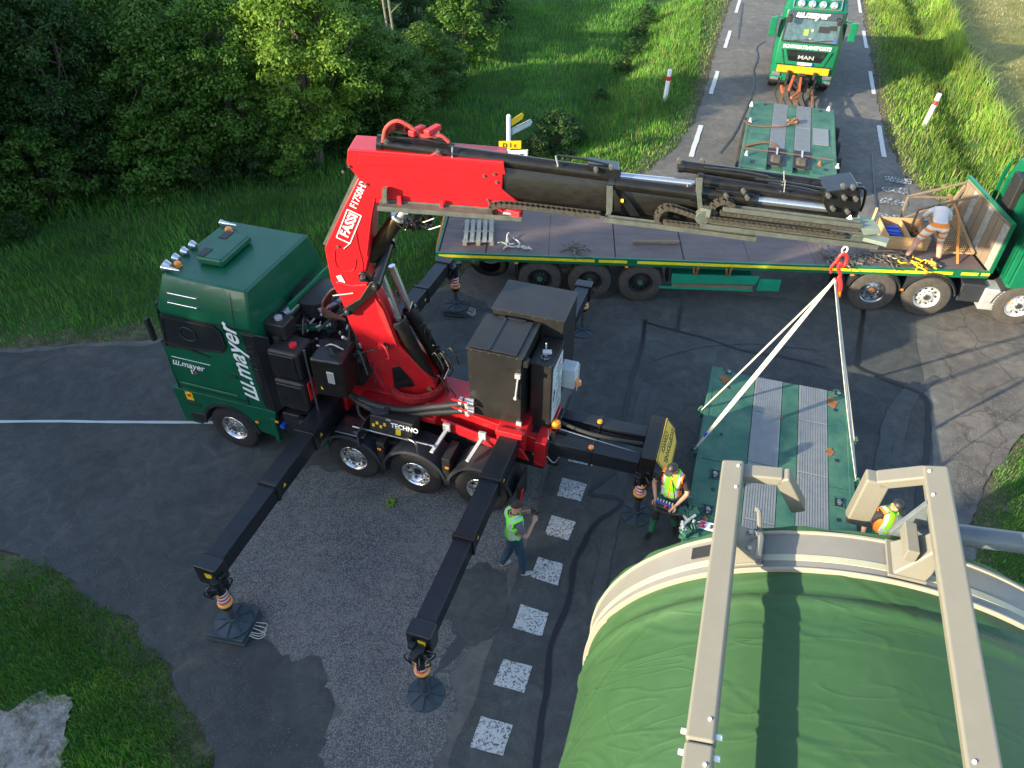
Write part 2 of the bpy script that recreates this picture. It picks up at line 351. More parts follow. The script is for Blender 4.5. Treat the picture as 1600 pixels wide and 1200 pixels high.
# --- asphalt
def asphalt(name, c1, c2, grain=.25, big=.35, chips=None, gscale=90, bumpd=.008, blue=0., crack=0.):
    m = bpy.data.materials.new(name); m.use_nodes = True; n = m.node_tree; L = n.links.new; b = n.nodes['Principled BSDF']; b.inputs['Roughness'].default_value = .82; b.inputs['Specular IOR Level'].default_value = .35
    tc = n.nodes.new('ShaderNodeTexCoord')
    def nz(s, d=8, r_=.65, dist=0.):
        a = n.nodes.new('ShaderNodeTexNoise'); a.inputs['Scale'].default_value = s; a.inputs['Detail'].default_value = d; a.inputs['Roughness'].default_value = r_; a.inputs['Distortion'].default_value = dist; L(tc.outputs['Object'], a.inputs[0]); return a.outputs[0]
    def ramp(src, p0, p1, a, c):
        r_ = n.nodes.new('ShaderNodeValToRGB'); r_.color_ramp.elements[0].position = p0; r_.color_ramp.elements[1].position = p1; r_.color_ramp.elements[0].color = (*a, 1); r_.color_ramp.elements[1].color = (*c, 1); L(src, r_.inputs[0]); return r_.outputs[0]
    base = ramp(nz(big, 9, .6, .6), .35, .65, c1, c2)
    g = ramp(nz(gscale, 3, .8), .3, .7, (1-grain*2,)*3, (1+grain*2,)*3)
    mx = n.nodes.new('ShaderNodeMix'); mx.data_type = 'RGBA'; mx.blend_type = 'MULTIPLY'; mx.inputs[0].default_value = 1; L(base, mx.inputs[6]); L(g, mx.inputs[7]); out = mx.outputs[2]
    # smears and tyre scuffs
    mid = ramp(nz(2.2, 8, .7, 1.2), .42, .70, (.82, .82, .83), (1.35, 1.32, 1.26))
    mx2 = n.nodes.new('ShaderNodeMix'); mx2.data_type = 'RGBA'; mx2.blend_type = 'MULTIPLY'; mx2.inputs[0].default_value = 1; L(out, mx2.inputs[6]); L(mid, mx2.inputs[7]); out = mx2.outputs[2]
    if chips:
        c0_ = ramp(nz(chips[0], 3, .6), chips[1]-.03, chips[1]+.05, (0, 0, 0), (1, 1, 1)); big_ = ramp(nz(.9, 9, .65, .5), chips[3]-.05, chips[3]+.07, (0, 0, 0), (1, 1, 1))
        mm_ = n.nodes.new('ShaderNodeMath'); mm_.operation = 'MULTIPLY'; L(c0_, mm_.inputs[0]); L(big_, mm_.inputs[1]); c2_ = mm_.outputs[0]
        mx3 = n.nodes.new('ShaderNodeMix'); mx3.data_type = 'RGBA'; L(c2_, mx3.inputs[0]); L(out, mx3.inputs[6]); mx3.inputs[7].default_value = (*chips[2], 1); out = mx3.outputs[2]
    if crack:
        v2 = n.nodes.new('ShaderNodeTexVoronoi'); v2.feature = 'DISTANCE_TO_EDGE'; v2.inputs['Scale'].default_value = crack
        nn = n.nodes.new('ShaderNodeTexNoise'); nn.inputs['Scale'].default_value = 2.; L(tc.outputs['Object'], nn.inputs[0])
        ad = n.nodes.new('ShaderNodeMix'); ad.data_type = 'RGBA'; ad.inputs[0].default_value = .25; L(tc.outputs['Object'], ad.inputs[6]); L(nn.outputs[1], ad.inputs[7]); L(ad.outputs[2], v2.inputs[0])
        ck = ramp(v2.outputs[0], .004, .02, (.55, .55, .55), (1, 1, 1)); mx4 = n.nodes.new('ShaderNodeMix'); mx4.data_type = 'RGBA'; mx4.blend_type = 'MULTIPLY'; mx4.inputs[0].default_value = .8; L(out, mx4.inputs[6]); L(ck, mx4.inputs[7]); out = mx4.outputs[2]
    L(out, b.inputs['Base Color'])
    bp = n.nodes.new('ShaderNodeBump'); bp.inputs['Strength'].default_value = .7; bp.inputs['Distance'].default_value = bumpd; L(nz(gscale*.8, 4, .8), bp.inputs['Height']); L(bp.outputs[0], b.inputs['Normal'])
    return m
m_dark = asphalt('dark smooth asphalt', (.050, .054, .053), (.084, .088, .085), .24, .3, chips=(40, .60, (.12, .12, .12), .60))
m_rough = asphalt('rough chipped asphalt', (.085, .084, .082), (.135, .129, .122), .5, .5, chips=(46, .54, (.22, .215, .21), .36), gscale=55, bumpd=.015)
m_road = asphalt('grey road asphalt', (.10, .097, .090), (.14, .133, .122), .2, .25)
m_old = asphalt('old pale asphalt', (.09, .082, .075), (.14, .125, .11), .3, .5, crack=.9)
from mathutils.geometry import tessellate_polygon
def sheet(name, pts, z, m, label=None, rough=0., step=.25, kind='structure'):
    if rough:          # ragged outline
        q = []
        for i in range(len(pts)):
            a = Vector((*pts[i], 0)); b = Vector((*pts[(i+1) % len(pts)], 0)); k = max(1, int((b-a).length/step))
            for j in range(k):
                p = a.lerp(b, j/k); v = noise.noise_vector(p*1.7)*rough+noise.noise_vector(p*7)*rough*.4+noise.noise_vector(p*19)*rough*.2; q.append((p.x+v.x, p.y+v.y))
        pts = q
    tri = tessellate_polygon([[Vector((x, y, 0)) for x, y in pts]])
    me = bpy.data.meshes.new(name); me.from_pydata([(x, y, z) for x, y in pts], [], [tuple(t) for t in tri]); me.update()
    import bmesh
    bm = bmesh.new(); bm.from_mesh(me)
    for f in bm.faces:
        if f.normal.z < 0: f.normal_flip()
    bm.to_mesh(me); bm.free(); me.materials.append(m)
    o = bpy.data.objects.new(name, me); link(o); o['kind'] = kind
    if label: o['label'] = label
    return o
sheet('road', pave, 0., m_road, rough=.15, step=.12)
# darker resurfaced areas and the rough chipped apron, each a thin layer of its own
side = [(-69, 13.0), (-20, 13.6), g2(0, 552), g2(250, 534), g2(480, 500), g2(700, 452), g2(760, 470), g2(860, 560), g2(850, 640), g2(700, 760), g2(560, 745), g2(470, 745), g2(395, 800), g2(330, 885), g2(420, 1000), g2(500, 1030), g2(520, 1100), g2(500, 1230),
        g2(350, 1230), g2(300, 1112), g2(250, 1030), g2(195, 965), g2(136, 920), g2(68, 884), g2(0, 863), g2(-60, 853), (-20, 8.2), (-69, 6.7)]
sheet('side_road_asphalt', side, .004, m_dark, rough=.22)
apron = [g2(470, 740), g2(560, 730), g2(700, 745), g2(850, 655), g2(835, 760), g2(800, 880), g2(770, 900), g2(735, 1010), g2(700, 1130), g2(650, 1250), g2(490, 1250), g2(518, 1100), g2(498, 1032), g2(420, 1005), g2(380, 930), g2(325, 880), g2(390, 800)]
sheet('rough_apron', apron, .008, m_rough, rough=.34, step=.1)
lane = [r2(17.5, -5.1), r2(17, 1.9), g2(830, 520), g2(900, 600), r2(10.5, 2.35), r2(7, 2.15), r2(4.2, 2.15), r2(-3, 2.2), r2(-40, 1.9), r2(-40, -5.4), r2(3, -5.5), r2(6, -5.15), r2(12, -5.0)]
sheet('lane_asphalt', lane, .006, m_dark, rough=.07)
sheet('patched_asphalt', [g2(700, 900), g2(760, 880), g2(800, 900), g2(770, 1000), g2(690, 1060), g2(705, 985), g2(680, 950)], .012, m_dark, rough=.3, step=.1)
sheet('old_asphalt', [g2(1462, 500), g2(1500, 480), g2(1620, 470), (60, 10), (60, 6.6), (20, 9.6), g2(1606, 672), g2(1552, 735), g2(1518, 800), g2(1500, 760), g2(1490, 640)], .010, m_old, rough=.06)
sheet('gravel_patch', [g2(-120, 1130), g2(0, 1110), g2(60, 1088), g2(112, 1096), g2(118, 1130), g2(104, 1180), g2(90, 1260), g2(-120, 1260)], .075, ground_mat('white gravel', [(.3, (.10, .08, .06)), (.5, (.27, .25, .22)), (.7, (.42, .41, .39))], 6., 1.), rough=.3, step=.06)
# --- markings
def worn(name, keep, scale=26, col=(.50, .51, .50)):
    m = bpy.data.materials.new(name); m.use_nodes = True; n = m.node_tree; L = n.links.new; b = n.nodes['Principled BSDF']; b.inputs['Roughness'].default_value = .7
    tc = n.nodes.new('ShaderNodeTexCoord'); a = n.nodes.new('ShaderNodeTexNoise'); a.inputs['Scale'].default_value = scale; a.inputs['Detail'].default_value = 6; a.inputs['Roughness'].default_value = .75; L(tc.outputs['Object'], a.inputs[0])
    r_ = n.nodes.new('ShaderNodeValToRGB'); r_.color_ramp.elements[0].position = keep; r_.color_ramp.elements[1].position = keep+.06; r_.color_ramp.elements[0].color = (.05, .05, .052, 1); r_.color_ramp.elements[1].color = (*col, 1)
    L(a.outputs[0], r_.inputs[0]); L(r_.outputs[0], b.inputs['Base Color']); return m
m_mark = worn('worn white marking', .43, 30); m_mark2 = worn('clean white marking', .30); m_mark3 = worn('rubbed marking', .52, 14)
m_seal = mat('bitumen seal', (.010, .010, .011), .45, 0, .3, 9)
def rquad(x0, x1, y0, y1, j=.0):
    q = [(x0, y0), (x1, y0), (x1, y1), (x0, y1)]; return [r2(a+random.uniform(-j, j), b+random.uniform(-j, j)) for a, b in q]
for k, (px, py) in enumerate([(910, 712), (893, 765), (875, 826), (855, 892), (829, 969), (802, 1056), (768, 1150), (725, 1262)]):
    c = R.loc(GP(px, py)); sheet('road_marking', rquad(c.x-.225, c.x+.225, c.y-.235, c.y+.235, .02), .016, m_mark, rough=.02, step=.05)
for k in range(-2, 14):
    x0 = 25.45+(k)*6.5
    if k >= 0: sheet('road_marking', rquad(x0, x0+3.0, 1.36, 1.53, .0), .016, m_mark2, rough=.02, step=.1)
    if x0+1.9 > 26: sheet('road_marking', rquad(x0+2.0, x0+5.0, -5.08, -4.92, .0), .016, m_mark2, rough=.012)
for px, py in [(1402, 282), (1397, 297), (1395, 316), (1392, 340)]:
    c = R.loc(GP(px, py)); sheet('road_marking', rquad(c.x-.22, c.x+.22, c.y-.45, c.y+.4, .02), .016, m_mark3, rough=.03)
def ribbon(name, pts, wd, z, m, j=.03):
    c = curve_pts([(*p, 0) for p in pts], 8); Lf, Rt = [], []
    for i, p in enumerate(c):
        d = (c[min(i+1, len(c)-1)]-c[max(i-1, 0)]).normalized(); nrm = Vector((-d.y, d.x, 0)); ww = wd/2*(1+.35*noise.noise(p*3)); p = p+nrm*noise.noise(p*2.3)*j
        Lf.append((p+nrm*ww)[:2]); Rt.append((p-nrm*ww)[:2])
    return Lf, Rt
def strip(name, pts, wd, z, m, j=.03):
    Lf, Rt = ribbon(name, pts, wd, z, m, j); n = len(Lf)
    me = bpy.data.meshes.new(name); me.from_pydata([(*p, z) for p in Lf]+[(*p, z) for p in Rt], [], [(i, n+i, n+i+1, i+1) for i in range(n-1)]); me.materials.append(m)
    o = bpy.data.objects.new(name, me); link(o); o['kind'] = 'structure'; return o
strip('edge_line', [(-69, 10.6), (-20, 11.1), g2(0, 659.5), g2(170, 660), g2(345, 661)], .075, .016, m_mark2, 0)
ZS = [.0220, .0180]
def seal(px, wd=.09): ZS[0] += .0006; strip('crack_sealing', [g2(*p) for p in px], wd, ZS[0], m_seal)
seal([(832, 1230), (850, 1100), (862, 1010), (888, 940), (898, 880), (930, 820), (970, 790), (958, 778), (920, 770), (960, 735), (972, 690), (975, 655), (988, 590), (1003, 540), (1008, 500)], .085)
seal([(1010, 505), (1060, 518), (1110, 532), (1160, 548), (1230, 560), (1290, 575)], .06)
seal([(1350, 478), (1340, 560), (1342, 575), (1400, 600), (1445, 622), (1450, 660), (1448, 710), (1436, 760), (1430, 830)], .10)
seal([(1195, 65), (1182, 75), (1184, 90), (1177, 110), (1178, 130), (1172, 155), (1150, 205), (1125, 240)], .055)
seal([(1160, 5), (1153, 62)], .05); seal([(1068, 462), (1062, 490), (1058, 520)], .06); seal([(1363, 240), (1366, 290), (1370, 330)], .06)

# ================================================================== VEGETATION
def leaf_mat(name, c1, c2, trans=.35):
    m = bpy.data.materials.new(name); m.use_nodes = True; n = m.node_tree; L = n.links.new; b = n.nodes['Principled BSDF']; b.inputs['Roughness'].default_value = .55; b.inputs['Specular IOR Level'].default_value = .3
    gi = n.nodes.new('ShaderNodeNewGeometry'); r_ = n.nodes.new('ShaderNodeValToRGB'); r_.color_ramp.elements[0].color = (*c1, 1); r_.color_ramp.elements[1].color = (*c2, 1); L(gi.outputs['Random Per Island'], r_.inputs[0])
    oi = n.nodes.new('ShaderNodeObjectInfo'); hs = n.nodes.new('ShaderNodeHueSaturation'); mr = n.nodes.new('ShaderNodeMapRange'); mr.inputs[3].default_value = .8; mr.inputs[4].default_value = 1.25; L(oi.outputs['Random'], mr.inputs[0]); L(mr.outputs[0], hs.inputs['Value']); L(r_.outputs[0], hs.inputs['Color'])
    L(hs.outputs[0], b.inputs['Base Color'])
    t = n.nodes.new('ShaderNodeBsdfTranslucent'); L(hs.outputs[0], t.inputs[0]); ms = n.nodes.new('ShaderNodeMixShader'); ms.inputs[0].default_value = trans
    L(b.outputs[0], ms.inputs[1]); L(t.outputs[0], ms.inputs[2]); L(ms.outputs[0], n.nodes['Material Output'].inputs[0]); return m
m_leafA = leaf_mat('leaves mid green', (.045, .12, .018), (.13, .25, .035), .42)
m_leafB = leaf_mat('leaves dark green', (.018, .06, .016), (.06, .135, .026), .38)
m_leafC = leaf_mat('leaves fresh green', (.09, .19, .022), (.22, .34, .045), .45)
def crown_mesh(name, H_, rad_, nclump, per, leaf, m, seed, lowest=.4, flowers=0.):
    g = np.random.default_rng(seed); V = []; cl = []
    for i in range(nclump):
        t = g.random()**.8; z = lowest+(H_-lowest)*t; rr = rad_*(math.sin(min(1, (t*.85+.18))*pi)**.6)*(.75+.4*g.random()); a = g.random()*2*pi; rho = rr*(g.random()**.35)
        cl.append((rho*math.cos(a), rho*math.sin(a), z))
    cl = np.array(cl); cs = g.uniform(.28, .62, nclump)*rad_/2.2
    c = np.repeat(cl, per, 0); s_ = np.repeat(cs, per)[:, None]
    u = g.normal(size=(len(c), 3)); u /= np.linalg.norm(u, axis=1)[:, None]
    p = c+u*s_*(g.random((len(c), 1))**.5)*np.array([1, 1, .55])
    nrm = u*.6+g.normal(size=u.shape)*.5+np.array([0, 0, .55]); nrm /= np.linalg.norm(nrm, axis=1)[:, None]
    a1 = np.cross(nrm, g.normal(size=u.shape)); a1 /= np.linalg.norm(a1, axis=1)[:, None]; a2 = np.cross(nrm, a1)
    sz = leaf*g.uniform(.6, 1.3, (len(c), 1)); V = np.stack([p-a1*sz, p-a2*sz*.55+nrm*sz*.15, p+a1*sz, p+a2*sz*.55+nrm*sz*.15], 1).reshape(-1, 3)
    F_ = np.arange(len(V)).reshape(-1, 4)
    return npmesh(name, V, F_, [m], smooth=False), cl
def trunk_mb(H_, r0, cl, seed, n=3, lean=(0, 0)):
    rd = random.Random(seed); mb = MB(); tops = []
    for k in range(n):
        bx, by = (rd.uniform(-.25, .25), rd.uniform(-.25, .25)) if n > 1 else (0, 0); dx, dy = rd.uniform(-.6, .6)+lean[0], rd.uniform(-.6, .6)+lean[1]
        pts = [(bx+dx*t+rd.uniform(-.06, .06), by+dy*t+rd.uniform(-.06, .06), H_*.85*t-.1) for t in (0, .15, .35, .6, 1)]
        c = curve_pts(pts, 3); mb.tube(c, [r0*(1-.8*i/len(c)) for i in range(len(c))], 7); tops.append(c)
    for i in range(22):
        c = tops[i % n]; s0 = c[rd.randrange(3, len(c))]; e = Vector(cl[rd.randrange(len(cl))]); md = (s0+e)/2+Vector((0, 0, .2)); mb.tube(curve_pts([s0, md, e], 3), [r0*.35]*2+[r0*.22]*3+[r0*.1]*2, 5)
    return mb
KINDS = {}
for key, (H_, r_, nc, per, lf, mm, sd, low) in dict(
    a=(6.2, 2.3, 230, 150, .062, m_leafA, 11, .7), b=(7.5, 2.5, 260, 150, .064, m_leafB, 12, .5), c=(5.7, 2.3, 240, 150, .062, m_leafC, 13, .9),
    d=(5.0, 2.1, 220, 150, .060, m_leafA, 14, .2), e=(11.5, 2.9, 260, 70, .14, m_leafB, 15, .3), s=(1.7, 1.1, 70, 60, .06, m_leafB, 16, .05), t=(2.8, 1.6, 120, 75, .07, m_leafA, 17, .05)).items():
    me, cl = crown_mesh('crown', H_, r_, nc, per, lf, mm, sd, low); KINDS[key] = (me, cl, H_)
KT = {}
def tree(key, x, y, s=1., rz=0., name='broadleaf_tree', label='', cat='tree', group=None, n=2, r0=.13, sz=None):
    me, cl, H_ = KINDS[key]; h, _ = ground_h(np.array([x]), np.array([y]))
    o = thing(name, label, cat, None, (x, y, float(h[0])), rz, group); o.scale = (s, s, sz or s)
    c = bpy.data.objects.new('crown', me); link(c, o)
    if (key, n) not in KT: tmp = trunk_mb(H_, r0, cl, 5+len(KT), n).obj('trunk', 'bark', o); KT[(key, n)] = tmp.data
    else: t_ = bpy.data.objects.new('trunk', KT[(key, n)]); link(t_, o)
    return o
# the wood at the upper left: (pixel of the foot) kind, scale, label
WOOD = [(-120, 330, 'b', 1.0, 'dark tree at the far left edge of the wood behind the long grass'), (20, 300, 'b', .95, 'dark bushy tree in the top left corner of the picture'), (110, 262, 'd', 1.1, 'dense dark tree left of the two pale slanting stems'),
 (150, 292, 'b', .82, 'dark tree over the two pale slanting stems at the meadow edge'), (235, 255, 'a', .92, 'green bushy tree directly above the crane truck cab'), (300, 272, 'd', 1.05, 'low dense tree behind the small yellow-green shrub'),
 (385, 262, 'a', .88, 'leafy tree left of the sunlit tree at the wood edge'), (498, 258, 'c', 1.03, 'sunlit pale green tree with a thick trunk above the red boom'), (570, 225, 'a', .85, 'small green tree between the sunlit tree and the two thin bare trunks'),
 (620, 200, 'd', .8, 'dark bush right of the sunlit tree'), (665, 150, 'd', .8, 'dark bush with white blossom spots beside two bare trunks'), (60, 150, 'b', 1.0, 'tall dark tree deep in the wood at the left'), (210, 120, 'b', .95, 'dark tree deep in the wood above the cab'),
 (330, 110, 'd', 1.05, 'shaded tree deep in the wood left of the sunlit crown'), (440, 120, 'a', .9, 'tree behind the sunlit tree at the wood edge'), (560, 90, 'd', 1.0, 'dim tree behind the two thin bare trunks'), (650, 55, 'b', .66, 'dark tree at the top of the meadow'),
 (720, 30, 'd', .8, 'dark small tree where the wood meets the top of the meadow'), (770, 5, 'd', .7, 'last dark bush of the wood at the top of the meadow')]
for i, (px, py, k, s, lb) in enumerate(WOOD):
    v = GP(px, py); tree(k, v.x, v.y, s, i*1.3, label=lb, group='trees of the wood', n=(1 if k == 'c' else 3), r0=(.2 if k == 'c' else .12), sz=s*(.72 if py < 160 and px > 250 else (.85 if px > 540 else 1)))
random.seed(3)
for i in range(26):      # the wood goes on behind
    x = random.uniform(-36, -13); y = 27+(x+36)*.2+random.uniform(1, 14)
    tree(random.choice('bda'), x, y, random.uniform(.8, 1.0), i, label='tree standing in the dark depth of the wood', group='trees of the deep wood', n=3)
for k, (x, y) in enumerate([(-18, 16.5), (-17, 20), (-21, 19), (-20.5, 23), (-25, 21)]): tree('b', x, y, .95+.1*(k % 2), k*2., label='dark tree of the wood just outside the left edge', group='trees of the wood edge', n=3)
# the tall row beyond the left side road, which throws the shade over the crossing
for i in range(17):
    p = -17+i*3.05+random.uniform(-.4, .4); s0 = -27+random.uniform(-1, 1); x = s0*math.cos(SUN_AZ)-p*math.sin(SUN_AZ); y = s0*math.sin(SUN_AZ)+p*math.cos(SUN_AZ)
    tree('e', x, y, 1.0, i*1.7, label='tall dense tree in the row along the side road', group='row of tall trees left of the crossing', n=1, r0=.22, sz=(1.16 if 12 < p < 19.5 else (.80 if p > 26 else .98))+random.uniform(-.04, .04))
tree('e', -27*math.cos(SUN_AZ)-12.2*math.sin(SUN_AZ), -27*math.sin(SUN_AZ)+12.2*math.cos(SUN_AZ), 1.05, 2., label='unseen tall tree added to the row to shade the cab', group='row of tall trees left of the crossing', n=1, r0=.22, sz=1.17)  # extra tree out of view, added so the cab falls in shade
# bare stems, shrubs
def stem(name, label, px, py, top, r, fork=None, cat='trunk', group=None):
    a = GP(px, py); h, _ = ground_h(np.array([a.x]), np.array([a.y])); mb = MB(); t = Vector(top); base = Vector((a.x, a.y, float(h[0])-.1))
    pts = [(0, 0, 0), tuple(t*.3+Vector((.05, .03, 0))), tuple(t*.65-Vector((.05, .02, 0))), tuple(t)]
    c = curve_pts(pts, 4); mb.tube(c, [r*(1-.6*i/len(c)) for i in range(len(c))], 7)
    rd = random.Random(px)
    for k in range(5):
        q = c[rd.randrange(4, len(c))]; mb.tube([q, q+Vector((rd.uniform(-.5, .5), rd.uniform(-.5, .5), rd.uniform(.1, .5)))], [r*.3, r*.1], 5)
    o = mb.obj(name, mat('pale bark', (.16, .15, .13), .9, 0, .3, 9, bump=.5)); o.location = base; tag(o, label, cat, group); return o
stem('bare_trunk', 'left of the two pale slanting stems at the meadow edge', 152, 300, (-.5, .1, 1.3), .06); stem('bare_trunk', 'right of the two pale slanting stems at the meadow edge', 168, 298, (-.2, .1, 1.1), .06)
stem('bare_trunk', 'thin broken stem leaning over the meadow edge above the cab', 342, 282, (-.7, .2, 1.2), .035)
stem('bare_trunk', 'left of the two thin upright bare trunks beside the dark bush', 610, 110, (.0, .1, 6), .07); stem('bare_trunk', 'right of the two thin upright bare trunks beside the dark bush', 619, 122, (.05, .1, 6), .07)
stem('dead_branch', 'dead branch sticking out of the wood at the top of the meadow', 733, 50, (1.6, .6, .9), .05, cat='branch'); stem('dead_branch', 'thin dead branch low at the wood edge beside the meadow', 665, 130, (1.4, .2, .5), .035, cat='branch')
def shrub(key, px, py, s, label, name='shrub', group=None): v = GP(px, py); return tree(key, v.x, v.y, s, px, name, label, 'shrub', group, 3, .03)
shrub('s', 315, 300, .5, 'small yellow-green shrub in the dark meadow above the cab'); shrub('s', 870, 228, .9, 'dark leafy shrub right of the yellow road number sign')
for i, (px, py, s) in enumerate([(835, 245, .5), (975, 95, .45), (990, 70, .5), (1000, 45, .5), (940, 140, .3), (1010, 20, .55), (905, 205, .35)]): shrub('s', px, py, s, ['smallest low bush, just above the end of the grey boom rail', 'leafy bush in the middle of the left ditch', 'bush in the left ditch next above the middle one', 'bush in the left ditch near the top edge of the picture', 'small pale bush halfway down the left ditch', 'bush cut by the top edge of the picture in the left ditch', 'small bush on the ditch edge left of the delineator post'][i], group='bushes in the left ditch')
for i, (px, py, s) in enumerate([(40, 380, .5), (90, 330, .9), (200, 300, 1.0), (260, 300, .9), (400, 280, 1.), (455, 275, .7), (555, 240, 1.0), (600, 215, 1.1), (690, 130, 1.2), (720, 90, 1.1), (760, 45, 1.2)]): shrub('t' if i % 2 else 's', px, py, s, 'undergrowth shrub number-free'.replace('number-free', ['at the far left edge of the wood', 'under the far left dark trees', 'at the foot of the two pale slanting stems', 'at the wood edge right of the two pale slanting stems', 'low and dark under the tree left of the sunlit one', 'just left of the thick trunk of the sunlit tree', 'just right of the thick trunk of the sunlit tree', 'under the two thin upright bare trunks', 'behind the signpost at the wood edge', 'beside the thin low dead branch', 'at the top of the meadow below the dead branch'][i]), group='undergrowth shrubs at the wood edge')

# grass: blades as one mesh per stretch of ground
def blade_mat(name, lo, hi, dry, pdry):
    m = bpy.data.materials.new(name); m.use_nodes = True; n = m.node_tree; L = n.links.new; b = n.nodes['Principled BSDF']; b.inputs['Roughness'].default_value = .6; b.inputs['Specular IOR Level'].default_value = .25
    gi = n.nodes.new('ShaderNodeNewGeometry'); r_ = n.nodes.new('ShaderNodeValToRGB'); cr = r_.color_ramp; cr.elements[0].color = (*lo, 1); cr.elements[1].color = (*dry, 1); cr.elements[1].position = 1
    e = cr.elements.new(1-pdry); e.color = (*hi, 1); e = cr.elements.new(min(.999, 1-pdry+.01)); e.color = (*dry, 1); L(gi.outputs['Random Per Island'], r_.inputs[0])
    tc = n.nodes.new('ShaderNodeTexCoord'); nz = n.nodes.new('ShaderNodeTexNoise'); nz.inputs['Scale'].default_value = .45; nz.inputs['Detail'].default_value = 5; L(tc.outputs['Object'], nz.inputs[0]); mr = n.nodes.new('ShaderNodeMapRange'); mr.inputs[1].default_value = .3; mr.inputs[2].default_value = .7; mr.inputs[3].default_value = .6; mr.inputs[4].default_value = 1.45; L(nz.outputs[0], mr.inputs[0])
    hs = n.nodes.new('ShaderNodeHueSaturation'); L(mr.outputs[0], hs.inputs['Value']); L(r_.outputs[0], hs.inputs['Color']); L(hs.outputs[0], b.inputs['Base Color'])
    t = n.nodes.new('ShaderNodeBsdfTranslucent'); L(hs.outputs[0], t.inputs[0]); ms = n.nodes.new('ShaderNodeMixShader'); ms.inputs[0].default_value = .3; L(b.outputs[0], ms.inputs[1]); L(t.outputs[0], ms.inputs[2]); L(ms.outputs[0], n.nodes['Material Output'].inputs[0]); return m
m_gl = blade_mat('meadow grass', (.045, .17, .02), (.14, .33, .042), (.26, .24, .09), .06)
m_gs = blade_mat('verge grass', (.09, .20, .022), (.23, .36, .05), (.30, .25, .11), .14)
m_gd = blade_mat('dry grass', (.13, .15, .05), (.26, .24, .10), (.38, .32, .18), .3)
GPATCH = np.array([g2(-120, 1125), g2(0, 1112), g2(60, 1092), g2(110, 1100), g2(114, 1130), g2(102, 1180), g2(90, 1260), g2(-120, 1260)])
def grass(name, poly, dens, h, wd, m, seed, dmin=.1, dmax=1e9, lean=.5, clump=.6, label=None):
    g = np.random.default_rng(seed); poly = np.array(poly); lo, hi = poly.min(0), poly.max(0); N = int(dens*np.prod(hi-lo)); p = g.uniform(lo, hi, (N, 2))
    p = p[seg_dist(p, poly) < 0]; p = p[seg_dist(p, GPATCH)+.12*fbm(p[:, 0], p[:, 1], 5., 9) > -.05]; hh, d = ground_h(p[:, 0], p[:, 1]); dj = d+.22*fbm(p[:, 0], p[:, 1], 2.5, seed)
    k = (dj > dmin) & (dj < dmax) & (g.random(len(p)) < 1-clump*(.5+.5*fbm(p[:, 0], p[:, 1], 1.3, seed+2))); p, hh, d = p[k], hh[k], d[k]; N = len(p)
    hgt = h*g.uniform(.4, 1.25, N)*(1+.45*fbm(p[:, 0], p[:, 1], .9, seed+4))*np.clip(.45+d*.5, .45, 1); a = g.uniform(0, 2*pi, N); ww = wd*g.uniform(.6, 1.4, N)
    la = a+g.normal(size=N)*.8+pi/2; ll = hgt*lean*g.uniform(.2, 1.4, N)
    b0 = np.stack([p[:, 0]-np.cos(a)*ww, p[:, 1]-np.sin(a)*ww, hh-.03], 1); b1 = np.stack([p[:, 0]+np.cos(a)*ww, p[:, 1]+np.sin(a)*ww, hh-.03], 1)
    mx_, my_ = p[:, 0]+np.cos(la)*ll*.35, p[:, 1]+np.sin(la)*ll*.35
    m0 = np.stack([mx_-np.cos(a)*ww*.7, my_-np.sin(a)*ww*.7, hh+hgt*.6], 1); m1 = np.stack([mx_+np.cos(a)*ww*.7, my_+np.sin(a)*ww*.7, hh+hgt*.6], 1); tp = np.stack([p[:, 0]+np.cos(la)*ll, p[:, 1]+np.sin(la)*ll, hh+hgt], 1)
    V = np.stack([b0, b1, m1, m0, tp], 1).reshape(-1, 3); i0 = np.arange(N)*5
    F_ = np.concatenate([np.stack([i0, i0+1, i0+2], 1), np.stack([i0, i0+2, i0+3], 1), np.stack([i0+3, i0+2, i0+4], 1)])
    o = bpy.data.objects.new(name, npmesh(name, V, F_, [m], smooth=False)); link(o); tag(o, label or 'green grass beside the road', 'grass', kind='stuff'); return o
V2 = lambda *ps: [g2(*p) for p in ps]
grass('meadow_grass', V2((-150, 560), (-150, 250), (150, 270), (480, 225), (600, 150), (700, 70), (760, 0), (1000, -5), (1100, -10), (1075, 260), (700, 470), (250, 545)), 230, .25, .009, m_gl, 1, .05, label='dark green long meadow grass between the wood and the roads')
grass('bank_grass', V2((880, 320), (900, 200), (990, 60), (1040, -5), (1150, -5), (1080, 240), (1000, 310)), 130, .22, .010, m_gs, 2, .2, label='sunlit short grass on the bank left of the upper road')
grass('verge_grass', V2((-60, 820), (-60, 1230), (360, 1230), (330, 1150), (200, 940), (60, 850)), 3000, .15, .0055, m_gl, 3, .03, clump=.8, label='short grass island at the lower left')
grass('verge_grass', V2((1350, -5), (1390, 260), (1440, 330), (1560, 360), (1700, 400), (1600, 285), (1530, 150), (1470, -5)), 230, .26, .011, m_gs, 4, .15, label='bright grass verge right of the upper road')
grass('field_grass', V2((1465, -8), (1530, 150), (1620, 330), (1800, 300), (1800, -8)), 90, .11, .010, m_gd, 5, .3, label='mown yellow-green field at the upper right')
grass('verge_grass', V2((1500, 900), (1500, 700), (1640, 600), (1750, 700), (1640, 960)), 1800, .13, .006, m_gl, 6, .1, clump=.85, label='short grass at the right edge beside the lane')
grass('dry_grass', V2((-150, 560), (-150, 500), (250, 500), (700, 420), (1075, 200), (1160, -5), (1140, -8), (1000, 340), (700, 500), (250, 560)), 160, .10, .007, m_gd, 7, -.05, .5, clump=.7, label='dry straw-coloured grass fringe along the left road edge')
